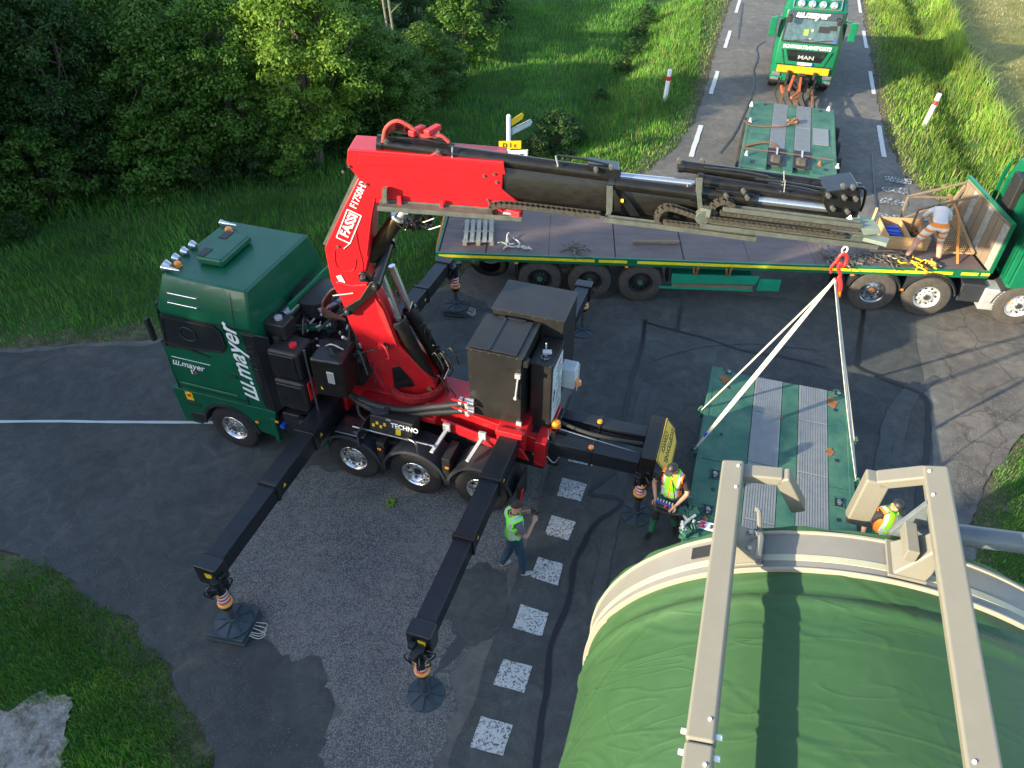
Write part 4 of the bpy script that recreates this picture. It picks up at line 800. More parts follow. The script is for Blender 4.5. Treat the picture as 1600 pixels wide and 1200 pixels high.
# --- outriggers
def jack(parent, x, y, ztop, foot_r=.28, zfoot=.0, side=1, lean=(0, 0), clutter=True):
    m_st = MATS.get('jack_st') or MATS.setdefault('jack_st', bands('jack stripes', (.7, .7, .7), (.6, .03, .03), 'Z', [(k*.08, k*.08+.04) for k in range(0, 30)], .5))
    mb = MB(); mb.cyl((x, y, ztop+.10), (x, y, ztop-.55), .085, n=18); o = mb.obj('jack', 'black', parent)
    mb = MB(); mb.cyl((x, y, ztop-.20), (x, y, ztop-.43), .092, n=18); mb.obj('striped_sleeve', m_st, o)
    mb = MB(); mb.lathe([(.094, 0), (.118, .01), (.118, .05), (.094, .06)], (x, y, ztop-.50), (0, 0, 1), 20); mb.obj('light_ring', mat('amber ring', (.9, .35, .08), .4), o)
    mb = MB(); mb.cyl((x, y, ztop-.50), (x, y, ztop-.60), .105, .09, n=18); mb.obj('collar', 'plast', o)
    mb = MB(); mb.cyl((x, y, ztop-.5), (x, y, zfoot+.09), .052, n=16); mb.obj('rod', 'steel', o)
    mb = MB(); mb.lathe([(foot_r, .0), (foot_r, .025), (foot_r*.35, .075), (.09, .085), (.085, .14), (0, .14)], (x, y, zfoot+.004), (0, 0, 1), 28)
    for i in range(8): a = i*pi/4+.2; mb.beam((x+.06*math.cos(a), y+.06*math.sin(a), zfoot+.10), (x+foot_r*.95*math.cos(a), y+foot_r*.95*math.sin(a), zfoot+.035), .018, .035)
    mb.obj('foot_plate', 'padm', o)
    if clutter:
        mb = MB(); rd = random.Random(int(abs(x*100+y*10)))
        for i in range(11):
            a = rd.uniform(0, 6.28); c = (x+.11*math.cos(a), y+.11*math.sin(a), ztop+rd.uniform(-.22, .12)); mb.box(c, (rd.uniform(.05, .12),)*3, a)
        for i in range(5): a = rd.uniform(0, 6.28); p = Vector((x+.1*math.cos(a), y+.1*math.sin(a), ztop+.05)); mb.tube(curve_pts([p, p+Vector((.12*math.cos(a), .12*math.sin(a), -.12)), p+Vector((.02, .02, -.34))]), .014, 6)
        mb.obj('jack_valve', 'black', o, .008)
        mb = MB(); mb.box((x+.05, y+side*.10, ztop-.10), (.05, .01, .07)); mb.box((x-.03, y+side*.10, ztop-.18), (.03, .01, .06)); mb.obj('warning_sticker', 'yellow', o)
    return o
def outrigger(x0, x1, side, y_end, z=1.36, secs=((.3, 1.75), (1.6, 3.0), (2.9, 4.55))):
    top = None
    for i, (a, b2) in enumerate(secs):
        w_ = .36-.03*i; h_ = .39-.035*i; xa = x0+(x1-x0)*max(0, (a-.4))/4.1; xb = x0+(x1-x0)*(b2-.4)/4.1; za = z-.012*i*2; mb = MB()
        mb.beam((xa, side*a, za), (xb, side*b2, za), w_, h_); o = mb.obj('outrigger_beam', 'legm', ct, .012)
        if i < 2:
            mb = MB(); mb.beam((xb, side*(b2-.06), za), (xb, side*(b2+.015), za), w_+.035, h_+.035); mb.obj('beam_collar', 'black', o, .008)
            mb = MB(); mb.prism([(xb-w_/2-.001-.0, side*(b2-.25), za-.04), (xb-w_/2-.001, side*(b2-.17), za-.04), (xb-w_/2-.001, side*(b2-.21), za+.04)], (-.004, 0, 0)); mb.obj('warning_sticker', 'yellow', o)
        else:
            mb = MB(); mb.box((xb, side*(b2+.08), za-.02), (.38, .26, .42)); mb.obj('beam_head', 'black', o, .02)
            mb = MB(); mb.box((xb-.05, side*(b2+.202), za+.02), (.12, .026, .11)); mb.obj('warning_sticker', 'yellow', o)
    return o
outrigger(3.2, 3.16, 1, 4.6); outrigger(-.32, -.34, 1, 4.6); outrigger(3.2, 3.1, -1, 4.6, secs=((.3, 2.0), (1.9, 3.3), (3.2, 4.5))); outrigger(-.32, -.36, -1, 4.6, secs=((.3, 2.0), (1.9, 3.3), (3.2, 4.55)))
jack(ct, 2.98, 4.78, 1.22, zfoot=.17, side=1, foot_r=.30); jack(ct, -.38, 4.84, 1.22, side=1); jack(ct, 2.86, -4.62, 1.24, zfoot=.17, side=-1, foot_r=.3); jack(ct, -.36, -4.78, 1.24, side=-1)
# rear pair of beams with the cross head and its board
for y in (.28, -.42):
    mb = MB(); mb.beam((-.9, y, 1.18), (-2.62, y, 1.18), .26, .32); o = mb.obj('rear_beam', 'legm', ct, .012)
    mb = MB(); mb.box((-1.75, y, 1.18), (.05, .31, .37)); mb.obj('beam_collar', 'black', o, .006); beacon(o, (-1.74, y+.05, 1.36), .05, .05)
mb = MB(); mb.box((-2.76, -.12, 1.32), (.26, 1.12, .44)); hd = mb.obj('rear_crosshead', 'boom', ct, .02)
mb = MB(); mb.cyl((-.9, 0.0, 1.34), (-2.6, .12, 1.28), .015); mb.obj('rear_tube', 'steel', ct)
mb = MB(); mb.tube(curve_pts([(-1.0, -.1, 1.40), (-1.6, -.02, 1.36), (-2.2, .0, 1.38), (-2.6, -.06, 1.36)]), .035, 10); mb.obj('hydraulic_hose', 'hose', ct)
bt = rad(38); bdn = Vector((-math.sin(bt), 0, -math.cos(bt))); bnr = Vector((-math.cos(bt), 0, math.sin(bt))); b0_ = Vector((-2.90, -.12, 1.53)); yy_ = Vector((0, 1, 0))
def bp_(u, v_, o_=0.): return b0_+yy_*u+bdn*v_+bnr*o_
mb = MB(); mb.prism([bp_(u, v_) for u, v_ in ((-.56, 0), (.56, 0), (.56, .36), (.50, .42), (-.30, .42), (-.56, .26))], bnr*.015); bd = mb.obj('warning_board', 'sign_y', ct, .003)
mb = MB()
for p, q in (((-.54, .02), (.54, .02)), ((.54, .02), (.54, .36)), ((.49, .40), (-.30, .40)), ((-.54, .25), (-.54, .02))): mb.beam(bp_(*p, .017), bp_(*q, .017), .012, .004, side=bnr.cross(bp_(*q)-bp_(*p)))
mb.obj('board_border', 'blackd', bd)
text('EXCEPTIONNEL', .135, 'blackd', bd, bp_(-.50, .19, .016)-bdn*0, yy_, bdn, 'lettering', 0, .001, sx_=.93)
text('CONVOI', .135, 'blackd', bd, bp_(-.28, .05, .016), yy_, bdn, 'lettering', 0, .001)
jack(ct, -2.72, .44, 1.10, foot_r=.28, side=1); jack(ct, -2.72, -.62, 1.10, foot_r=.26, zfoot=.0, side=-1)
mb = MB(); mb.tube([(-.95, .35, 1.6), (-.98, .42, 1.3), (-.95, .45, .95)], .012); mb.tube(curve_pts([(-.95, .4, .95), (-1.1, .42, .85), (-1.2, .3, 1.0)]), .016); mb.obj('chain', 'steel', ct)
mb = MB(); mb.box((-1.05, .0, .8), (.2, .7, .25)); mb.obj('towing_coupling', 'dark', ct, .03)
# --- slewing base (drawn in the truck's space)
bx = T.loc(B.w(0, 0)); bx.z = 0
def TB(x, z, y=0.): v = T.loc(B.w(x, y, z)); return v       # point of the boom plane in the truck's space
yv = TB(0, 0, 1)-TB(0, 0, 0)
mb = MB(); mb.lathe([(.52, 1.45), (.52, 1.62), (.56, 1.64), (.56, 1.76), (.46, 1.78)], (bx.x-.15, bx.y, 0), (0, 0, 1), 40)
for i in range(36): a = 2*pi*i/36; mb.cyl((bx.x-.15+.52*math.cos(a), bx.y+.52*math.sin(a), 1.76), (bx.x-.15+.52*math.cos(a), bx.y+.52*math.sin(a), 1.80), .018, n=6)
mb.obj('slewing_ring', 'redd', ct)
def bprism(name, pts, hy, m, parent=ct, bev=.015, y0=0.):      # outline in the boom plane, swept across it
    mb = MB(); mb.prism([TB(x, z, y0-hy) for x, z in pts], yv*2*hy); return mb.obj(name, m, parent, bev)
def bpx(px, py, y=0.): p = B.px(px, py, y=y); return (p.x, p.z)
col_pts = [bpx(*p, y=-.3) for p in [(682, 604), (676, 594), (648, 566), (624, 540), (612, 508), (601, 480), (588, 456), (572, 444), (550, 446), (524, 440), (531, 464), (545, 505), (570, 556), (594, 606), (606, 618), (645, 620), (680, 614)]]
column = bprism('crane_column', col_pts, .30, 'red', bev=.03)
mb = MB(); q = [bpx(*p, y=-.31) for p in [(612, 574), (624, 572), (644, 594), (648, 604), (616, 607)]]; mb.prism([TB(x, z, -.302) for x, z in q], -yv*.012); mb.obj('opening', 'black', column, .01)
mb = MB(); q = [bpx(*p, y=-.31) for p in [(584, 462), (599, 484), (610, 512), (622, 543), (606, 520), (592, 490)]]; mb.prism([TB(x, z, -.303) for x, z in q], -yv*.02); mb.obj('column_rib', 'redd', column, .004)
mb = MB(); c = TB(*bpx(596, 538, -.3), -.34); mb.box(c, (.1, .12, .1), .4); mb.tube(curve_pts([c+Vector((0, 0, .04)), c+Vector((-.12, .08, .05)), c+Vector((-.2, .12, -.12)), c+Vector((-.14, .1, -.2))]), .018); mb.obj('hose_hook', 'redp', column, .01)
mb = MB(); mb.cyl(TB(*bpx(672, 606, -.3), -.36), TB(*bpx(672, 606, -.3), .36), .045, n=16); mb.obj('pivot_pin', 'rust', column)
# main boom with its lettering
b1 = [bpx(*p, y=-.26) for p in [(528, 462), (517, 440), (507, 388), (534, 330), (567, 262), (592, 245), (604, 262), (600, 318), (586, 318), (583, 332), (577, 400), (570, 432), (582, 452), (560, 494), (548, 490)]]
boom1 = bprism('main_boom', b1, .26, 'red', bev=.02)
def on_boom(px, py, y=-.27): return TB(*bpx(px, py, y), y)
def btext(body, size, p, q, y, m='decal', name='lettering', bold=.003, parent=boom1, shear=0., sx_=1.):     # baseline from pixel p to pixel q
    a, c = on_boom(*p, y), on_boom(*q, y); xd = (c-a).normalized(); nv = (-yv).normalized(); yd = nv.cross(xd); return text(body, size, m, parent, a, xd, yd, name, shear, bold, sx_=sx_)
btext('FASSI', .20, (543, 372), (560, 335), -.266, name='brand_name', bold=.006); 
mb = MB(); fr = [(522, 370), (540, 331), (553, 336), (545, 365), (535, 377)]; pts = [on_boom(*p, -.266) for p in [(526, 366), (542, 330), (551, 333), (549, 345), (537, 374)]]
a, c = on_boom(545, 377, -.266), on_boom(562, 335, -.266); xd = (c-a).normalized(); yd = (-yv).normalized().cross(xd); o0 = a-xd*.03-yd*.03
cr = [o0, o0+xd*.56, o0+xd*.56+yd*.23, o0+yd*.23, o0]
for u, v_ in zip(cr[:-1], cr[1:]): mb.beam(u, v_, .018, .006, side=yd.cross(xd).cross(v_-u))
mb.beam(o0, o0-xd*.14+yd*.06, .02, .006); mb.obj('logo_frame', 'decal', boom1)
btext('F1750HXP', .155, (556, 327), (572, 290), -.266, bold=.003, name='model_name', sx_=.9)
lab = MB(); a = on_boom(527, 431, -.268); c = on_boom(537, 449, -.268); xd = (c-a).normalized(); yd = (-yv).normalized().cross(xd); lab.prism([a-yd*.02, a+xd*.24-yd*.02, a+xd*.24+yd*.07, a+yd*.07], -yv*.004); lb = lab.obj('label_plate', 'decal', boom1)
pm_ = MB(); [pm_.beam(a-yv*.006+xd*(.02+.045*k), a-yv*.006+xd*(.045+.045*k)+yd*.05, .012, .003) for k in range(5)]; pm_.obj('printed_mark', 'redp', lb)
mb = MB()
for p in ((536, 268), (531, 445), (528, 385), (546, 470)): c = on_boom(*p, -.26); mb.cyl(c, c-yv*.02, .022, n=10)
mb.obj('bolt', 'pin', boom1)
mb = MB(); 
for y in (-.19, .0): mb.beam(TB(*bpx(507, 382, -.2), y), TB(*bpx(560, 268, -.2), y), .04, .05, side=yv)
mb.obj('cable_duct', 'galv', boom1)
mb = MB()
for pl in ([(523, 392), (524, 410), (530, 420), (541, 424), (552, 422), (556, 412), (556, 405)], [(556, 360), (560, 385), (566, 408), (567, 425)], [(524, 440), (545, 446), (562, 456)], [(592, 268), (588, 300), (580, 340), (573, 400)]):
    c_ = curve_pts([on_boom(*p, -.262) for p in pl], 5); mb.tube(c_, .009, 6)
mb.obj('weld_ridge', 'red', boom1)
mb = MB()
for p in ((546, 476), (588, 500)): c = on_boom(*p, -.268); mb.box(c, (.06, .012, .06), T.a-B.a)
mb.obj('warning_sticker', 'yellow', boom1)
# linkage
A_, B_, C_ = bpx(543, 486, -.36), bpx(586, 446, -.36), bpx(567, 434, -.36)
for y in (-.34, .34):
    mb = MB()
    def capsule(p, q, r0, r1, bow=0.):
        p, q = Vector((p[0], p[1])), Vector((q[0], q[1])); d = (q-p).normalized(); n_ = Vector((-d.y, d.x)); ps = []
        for k in range(9): a_ = pi/2+pi*k/8; ps.append(p+(d*math.cos(a_)+n_*math.sin(a_))*r0)
        ps.append((p+q)/2-n_*(min(r0, r1)*.55-bow))
        for k in range(9): a_ = -pi/2+pi*k/8; ps.append(q+(d*math.cos(a_)+n_*math.sin(a_))*r1)
        ps.append((p+q)/2+n_*(min(r0, r1)*.55+bow)); return [TB(v_.x, v_.y, y) for v_ in ps]
    mb.prism(capsule(A_, B_, .085, .095, -.03), -yv*.05); lk = mb.obj('link_arm', 'boom', ct, .01)
    mb = MB(); mb.prism([v_+yv*.052 for v_ in capsule(B_, C_, .10, .085)], -yv*.05); mb.obj('link_arm', 'boom', ct, .01)
    mb = MB()
    for P_ in (A_, B_, C_): mb.cyl(TB(*P_, y+.02), TB(*P_, y-.085), .05, n=18); mb.cyl(TB(*P_, y-.085), TB(*P_, y-.1), .028, n=12)
    mb.obj('link_pin', 'steel', lk)
mb = MB(); q = bpx(598, 404, -.2); mb.cyl(TB(B_[0], B_[1], -.3), TB(q[0], q[1], .25), .10, n=20); mb.cyl(TB(q[0], q[1], .25), TB(q[0], q[1], .32), .12, n=20); mb.obj('cross_shaft', 'black', ct)
# lift cylinders: thick dark barrels below, chromed rods above
for y, pa, pm__, pt__ in ((-.16, (672, 594), (626, 507), (594, 425)), (.17, (694, 578), (643, 490), (612, 415))):
    a = bpx(*pa, y); m_ = bpx(*pm__, y); t_ = bpx(*pt__, y)
    mb = MB(); mb.cyl(TB(*a, y), TB(*m_, y), .125, n=22); lc = mb.obj('lift_cylinder', 'boom', ct)
    mb = MB(); mb.lathe([(.15, 0), (.15, .10), (.12, .12)], TB(*m_, y), TB(*m_, y)-TB(*a, y), 22); mb.obj('cylinder_head', 'black', lc)
    mb = MB(); mb.cyl(TB(*m_, y), TB(*t_, y), .062, n=20); mb.obj('piston_rod', 'chrome', lc)
mb = MB(); a = bpx(578, 402, .0); c = bpx(622, 340, .0); mb.cyl(TB(*a), TB(*c), .13, n=24); tc_ = mb.obj('boom_cylinder', 'brown', ct)
mb = MB(); e = bpx(632, 330, 0); mb.cyl(TB(*c), TB(*e), .07, n=18); mb.cyl(TB(c[0], c[1]), TB(c[0]+.02, c[1]+.03), .14, n=24); mb.obj('piston_rod', 'alu', tc_)
rd = random.Random(9); mb = MB()
for i in range(9):
    t = i/8; p = bpx(700-60*t, 590-105*t, .0); a = TB(*p, rd.uniform(-.05, .1)); mb.tube(curve_pts([a, a+Vector((rd.uniform(-.12, .0), rd.uniform(-.1, .1), .12)), a+Vector((rd.uniform(-.12, .02), rd.uniform(-.1, .1), .26))]), .012, 6)
for i in range(9):
    p = bpx(rd.uniform(672, 700), rd.uniform(545, 600), 0); a = TB(*p, rd.uniform(-.2, .2)); mb.tube(curve_pts([a, a+Vector((-.1, .08, .12)), a+Vector((-.22, .1, -.05)), a+Vector((-.25, .1, -.2))]), .013, 6)
mb.obj('hydraulic_hose', 'hose', ct)
mb = MB(); mb.tube([on_boom(690, 552, .1), on_boom(702, 575, .0), on_boom(694, 592, -.1)], .014); mb.tube([on_boom(520, 462, -.3), on_boom(536, 460, -.3), on_boom(552, 458, -.3)], .012); mb.obj('pipe', 'alu', ct)
mb = MB()      # hose bundle between tank and boom foot
for i in range(5): mb.tube(curve_pts([on_boom(540, 500, -.1+.05*i), on_boom(505, 480+3*i, -.1+.05*i), on_boom(516, 455+3*i, -.1+.05*i), on_boom(532, 448, -.1+.05*i)], 6), .022, 8)
mb.obj('hydraulic_hose', mat('brown hose', (.07, .03, .025), .6, 0, .3, 20), ct)

# --- second boom: red box, black telescopes, rams, cable chains
b2 = [bpx(*p, y=-.27) for p in [(543, 233), (541, 257), (556, 275), (572, 293), (580, 310), (640, 318), (700, 327), (762, 331), (822, 326), (785, 296), (788, 253), (692, 245), (684, 236), (672, 243), (600, 237)]]
boom2 = bprism('second_boom', b2, .27, 'red', bev=.02)
mb = MB(); q = [bpx(*p, y=-.275) for p in [(560, 256), (692, 263), (790, 272), (787, 256), (690, 247), (562, 240)]]; mb.prism([TB(x, z, -.271) for x, z in q], -yv*.018); mb.prism([TB(x, z, .271) for x, z in q], yv*.018); mb.obj('boom_flange', 'red', boom2, .006)
mb = MB()
for p in ((684, 240), (776, 285), (772, 272), (756, 275), (765, 318), (545, 260), (572, 288), (762, 313)): c = on_boom(*p, -.285); mb.cyl(c+yv*.02, c-yv*.008, .020, n=10)
mb.obj('bolt', 'pin', boom2)
for p in ((624, 305), (690, 312)):
    mb = MB(); c = bpx(*p, -.3); mb.prism([TB(c[0]-.03, c[1], -.31), TB(c[0]+.03, c[1], -.31), TB(c[0]+.03, c[1]-.2, -.31), TB(c[0]-.03, c[1]-.2, -.31)], -yv*.04); mb.obj('rail_bracket', 'redp', boom2, .004)
def rail(pts, y, hgt=.05, wd=.16, name='chain_rail', m='galv', parent=boom2):
    mb = MB(); c = [bpx(*p, y=y) for p in pts]
    for a, b3 in zip(c[:-1], c[1:]): mb.beam(TB(*a, y), TB(*b3, y), wd, hgt, side=yv)
    o = mb.obj(name, m, parent, .004)
    mb = MB()
    for a, b3 in zip(c[:-1], c[1:]):
        for s in (-1, 1): mb.beam(TB(a[0], a[1]+.02, y+s*wd/2), TB(b3[0], b3[1]+.02, y+s*wd/2), .008, .07, side=yv)
    mb.obj('rail_edge', m, o, .002); return o
M['chainm'] = mat('dusty cable chain', (.055, .048, .036), .6, 0, .4, 12)
def chain(pts, y, wd=.11, hgt=.07, pitch=.078, parent=boom2, m='chainm'):
    c = curve_pts([TB(*bpx(*p, y=y), y) for p in pts], 10); L_ = [0]
    for a, b3 in zip(c[:-1], c[1:]): L_.append(L_[-1]+(b3-a).length)
    n = int(L_[-1]/pitch); mb = MB(); yn = yv.normalized()
    for i in range(n):
        s = (i+.5)*pitch; k = max(j for j in range(len(L_)) if L_[j] <= s); k = min(k, len(c)-2); d = (c[k+1]-c[k]).normalized(); p = c[k]+d*(s-L_[k])
        for e in (-1, 1): mb.beam(p-d*pitch*.46+yn*e*wd/2, p+d*pitch*.46+yn*e*wd/2, .016, hgt, side=yn)
        mb.beam(p-d*.012, p+d*.012, wd, hgt*.75, side=yn)
    o = mb.obj('cable_chain', m, parent, smooth=False); o['kind'] = 'stuff'; return o
rail([(592, 322), (816, 339)], -.40, wd=.22)
mb = MB(); c1 = [bpx(*p, y=-.42) for p in [(770, 336), (822, 333), (822, 322), (770, 318)]]; mb.prism([TB(x, z, -.30) for x, z in c1], -yv*.03); mb.box(TB(*bpx(800, 332, -.4), -.4), (.3, .08, .1), T.a-B.a); mb.obj('chain_anchor', 'redp', boom2, .005)
mb = MB(); [mb.cyl(TB(*bpx(px_, 333, -.42), -.42), TB(*bpx(px_+14, 334, -.42), -.42), .02, n=8) for px_ in (786, 800)]; mb.obj('hose_fitting', 'alu', boom2)
chain([(768, 336), (766, 326), (776, 320), (800, 320), (870, 328), (945, 337)], -.42)
chain([(1032, 350), (1026, 342), (1032, 328), (1048, 324), (1080, 334), (1096, 340)], -.40)
chain([(1118, 332), (1113, 325), (1120, 317), (1134, 314), (1150, 322)], -.38)
for (a, b3, y) in (((1036, 347), (1172, 363), -.50), ((1105, 342), (1322, 369), -.52), ((1125, 332), (1345, 359), -.48)): chain([a, ((a[0]+b3[0])/2, (a[1]+b3[1])/2), b3], y, hgt=.055, wd=.07)
rail([(945, 343), (1020, 352), (1180, 373)], -.46, hgt=.05, wd=.11); rail([(1094, 352), (1370, 386)], -.50, hgt=.05, wd=.10); rail([(1106, 344), (1372, 377)], -.46, hgt=.045, wd=.07); rail([(1130, 326), (1345, 353)], -.42, hgt=.045, wd=.11)
mb = MB(); mb.box(TB(*bpx(1360, 372, -.45), -.45), (.5, .2, .06), T.a-B.a); mb.prism([TB(*bpx(*p, y=-.5), -.5) for p in [(1345, 358), (1375, 358), (1378, 366), (1350, 368)]], yv*.3); mb.obj('end_plate', mat('pale green plate', (.17, .21, .17), .5), boom2, .01)
for p0, p1, p2 in (((953, 290), (952, 330), (948, 342)), ((1093, 278), (1092, 300), (1095, 333))):
    mb = MB(); c = [TB(*bpx(*p, y=-.36), -.36) for p in (p0, p1, p2)]; mb.beam(c[0], c[1], .09, .03, side=yv.cross(Vector((0, 0, 1)))); mb.beam(c[1], c[2], .07, .03, side=yv.cross(Vector((0, 0, 1)))); mb.obj('chain_bracket', 'galv', boom2, .004)
mb = MB(); c = TB(*bpx(1098, 338, -.42), -.42); mb.cyl(c-yv*.06, c+yv*.06, .11, n=20); mb.box(TB(*bpx(1104, 330, -.42), -.42), (.16, .12, .12), T.a-B.a); mb.obj('chain_guide', 'galv', boom2, .006)
def tele(pts, hy, name='telescope_section', m='boom', z_ch=.10):
    """hexagonal box section: p0/p1 top edge, p2/p3 bottom edge (left, right)"""
    (ta, tb, ba, bb) = [bpx(*p, y=-hy) for p in pts]; rings = []
    for (xt, zt), (xb, zb) in ((ta, ba), (tb, bb)):
        h = zt-zb; rings.append([TB(xt, zt, -hy*.72), TB(xt, zt, hy*.72), TB(xt, zt-h*.22, hy), TB(xb, zb+h*.30, hy), TB(xb, zb, hy*.45), TB(xb, zb, -hy*.45), TB(xb, zb+h*.30, -hy), TB(xt, zt-h*.22, -hy)])
    mb = MB(); mb.loft(rings); return mb.obj(name, m, boom2, .012)
tele([(786, 262), (956, 282), (786, 325), (956, 346)], .235); tele([(950, 288), (1100, 305), (950, 344), (1100, 362)], .215); tele([(1095, 300), (1300, 324), (1095, 345), (1300, 366)], .19); tele([(1180, 306), (1330, 322), (1180, 340), (1330, 356)], .17)
mb = MB(); mb.prism([TB(*bpx(*p, y=-.3), -.24) for p in [(960, 290), (970, 296), (1000, 338), (985, 338), (962, 302)]], -yv*.05); mb.obj('gusset', 'black', boom2, .006)
mb = MB(); mb.box(TB(*bpx(972, 314, -.31), -.296), (.05, .012, .05), T.a-B.a); mb.obj('warning_sticker', 'yellow', boom2)
def ram(p0, p1, r, y, p2=None, rr=None, name='ram', m='boom'):
    mb = MB(); a, c = TB(*bpx(*p0, y=y), y), TB(*bpx(*p1, y=y), y); mb.cyl(a, c, r, n=20); o = mb.obj(name, m, boom2)
    mb = MB(); d = (c-a).normalized(); mb.cyl(c-d*.1, c+d*.02, r*1.18, n=20); mb.cyl(a-d*.02, a+d*.06, r*1.12, n=20); mb.obj('gland', 'black', o)
    if p2: mb = MB(); mb.cyl(c, TB(*bpx(*p2, y=y), y), rr, n=18); mb.obj('piston_rod', 'chrome', o)
    return o
ram((592, 223), (966, 275), .105, -.12, (1085, 287), .055); ram((952, 285), (1090, 303), .095, -.26); ram((1062, 259), (1340, 296), .085, .10); ram((1090, 281), (1318, 316), .095, -.12); ram((1090, 300), (1180, 312), .09, -.22, (1300, 326), .065); ram((1180, 327), (1310, 345), .11, -.20)
mb = MB()
for p in ((603, 222), (931, 266), (955, 262), (1135, 307), (1168, 310), (1162, 300), (1318, 292), (1333, 294), (1295, 307), (1320, 310), (1338, 312), (1302, 327), (1325, 332), (1062, 252), (1098, 252), (684, 238)):
    c = TB(*bpx(*p, y=-.36), -.36); mb.cyl(c+yv*.06, c-yv*.01, .034, n=14); mb.cyl(c-yv*.01, c-yv*.02, .016, n=10)
mb.obj('pivot_pin', 'pin', boom2)
mb = MB(); mb.prism([TB(*bpx(*p, y=-.3), -.22) for p in [(1118, 296), (1178, 303), (1182, 318), (1140, 312)]], -yv*.08); mb.prism([TB(*bpx(*p, y=-.3), -.3) for p in [(1290, 300), (1343, 292), (1346, 320), (1340, 340), (1300, 345), (1286, 318)]], yv*.5); mb.prism([TB(*bpx(*p, y=-.3), -.3) for p in [(918, 258), (968, 266), (968, 284), (944, 280)]], yv*.3); mb.obj('boom_knuckle', 'black', boom2, .012)
mb = MB()
for k, (p0, p1) in enumerate([((600, 214), (710, 226)), ((612, 206), (700, 222)), ((870, 243), (955, 258)), ((1100, 262), (1200, 276)), ((1180, 280), (1315, 300)), ((1200, 286), (1300, 305)), ((1100, 290), (1280, 316))]):
    a, c = TB(*bpx(*p0, y=-.2), -.2), TB(*bpx(*p1, y=-.2), -.2); mb.tube(curve_pts([a, (a+c)/2+Vector((0, 0, .02)), c], 4), .018, 6)
mb.tube(curve_pts([on_boom(1342, 292, -.2), on_boom(1352, 297, -.2), on_boom(1349, 318, -.2), on_boom(1344, 330, -.2)]), .02, 6); mb.obj('hydraulic_pipe', 'boom', boom2)
mb = MB()
for p0, p1 in (((868, 246), (872, 262)), ((1073, 288), (1078, 303)), ((1226, 270), (1226, 284)), ((1228, 284), (1226, 302)), ((706, 232), (706, 248))): mb.beam(TB(*bpx(*p0, y=-.3), -.25), TB(*bpx(*p1, y=-.3), -.25), .035, .012)
mb.obj('pipe_clamp', 'alu', boom2)
# red and black hose arc over the boom heel
rh = mat('red hose sleeve', (.45, .05, .04), .7, 0, .3, 30, bump=.4)
for i in range(7):
    y = -.28+.09*i; o_ = i*1.5; mb = MB(); mb.tube(curve_pts([on_boom(598-o_*.3, 222, y), on_boom(603, 200+o_, y), on_boom(620, 189+o_, y), on_boom(640, 197+o_, y), on_boom(660, 212+o_*.5, y), on_boom(688, 212+o_*.5, y), on_boom(702, 222, y)], 6), .028, 8); mb.obj('hose_loop', rh if i % 2 == 0 else 'hose', boom2)
mb = MB(); [mb.box(on_boom(*p, -.2), (.1, .3, .08), T.a-B.a) for p in ((652, 204), (676, 203))]; mb.obj('hose_clamp', 'redp', boom2, .01)
mb = MB(); [mb.cyl(on_boom(678, 210+5*i, -.2), on_boom(686, 207+5*i, -.2), .03, n=10) for i in range(2)]; mb.obj('hose_coupling', 'steel', boom2)
# bundle of valve gear under the rail
mb = MB(); rd = random.Random(21)
for i in range(40): c = on_boom(rd.uniform(632, 672), rd.uniform(334, 358), rd.uniform(-.3, .0)); mb.box(c, (rd.uniform(.03, .1), rd.uniform(.03, .1), rd.uniform(.03, .09)), rd.uniform(0, 3))
for i in range(14): c = on_boom(rd.uniform(630, 672), rd.uniform(332, 350), rd.uniform(-.35, .0)); mb.tube(curve_pts([c, c+Vector((rd.uniform(-.1, .1), 0, -.12)), c+Vector((rd.uniform(-.25, .25), 0, -.02))]), .012, 6)
mb.obj('boom_valve_block', 'boom', boom2, .005)
mb = MB(); mb.prism([TB(*bpx(*p, y=-.4), -.3) for p in [(597, 296), (604, 296), (604, 318), (597, 318)]], -yv*.1); mb.obj('rail_post', 'galv', boom2)
# boom tip
mb = MB(); mb.cyl(on_boom(1322, 342, -.3), on_boom(1335, 342, .1), .08, n=18); mb.tube([on_boom(1334, 345, -.1), on_boom(1350, 354, -.1), on_boom(1356, 366, -.1)], .03, 10); mb.obj('tip_pulley', 'alu', boom2)
mb = MB(); rd = random.Random(4)
for i in range(16): c = on_boom(rd.uniform(1340, 1368), rd.uniform(346, 372), rd.uniform(-.3, .2)); mb.box(c, (rd.uniform(.03, .12), rd.uniform(.03, .12), rd.uniform(.03, .08)), rd.uniform(0, 3))
mb.obj('tip_fitting', 'steel', boom2, .005)
mb = MB(); [mb.cyl(on_boom(1340+i*5, 352+i*4, -.1), on_boom(1346+i*5, 352+i*4, -.1), .03, n=8) for i in range(3)]; mb.obj('blue_fitting', 'blue', boom2)
# ================================================================== SUPPORT PADS
def pad(fr_xy, z, sz, label, grip=True):
    mb = MB(); mb.box((0, 0, .06), (sz, sz, .06)); mb.box((0.02, -.02, .13), (sz, sz, .07)); o = mb.obj('support_pad', 'padm', None, .015)
    o.location = T.w(*fr_xy); o.rotation_euler = (0, 0, T.a+.12); tag(o, label, 'support pad', 'support pads under the outriggers')
    mb = MB()
    for k in range(3): mb.tube(curve_pts([(-sz/2, -.1+.05*k, .1), (-sz/2-.16-.02*k, -.14+.08*k, .03), (-sz/2-.14, .02+.05*k, .02), (-sz/2, .08+.03*k, .1)], 5), .008, 6)
    g = mb.obj('rope_handle', 'web', o); return o
pad((2.98, 4.78), 0, .62, 'dark blue-grey stacked pad under the left front outrigger at the lower left'); pad((2.86, -4.62), 0, .58, 'dark stacked pad under the far outrigger beside the grass')

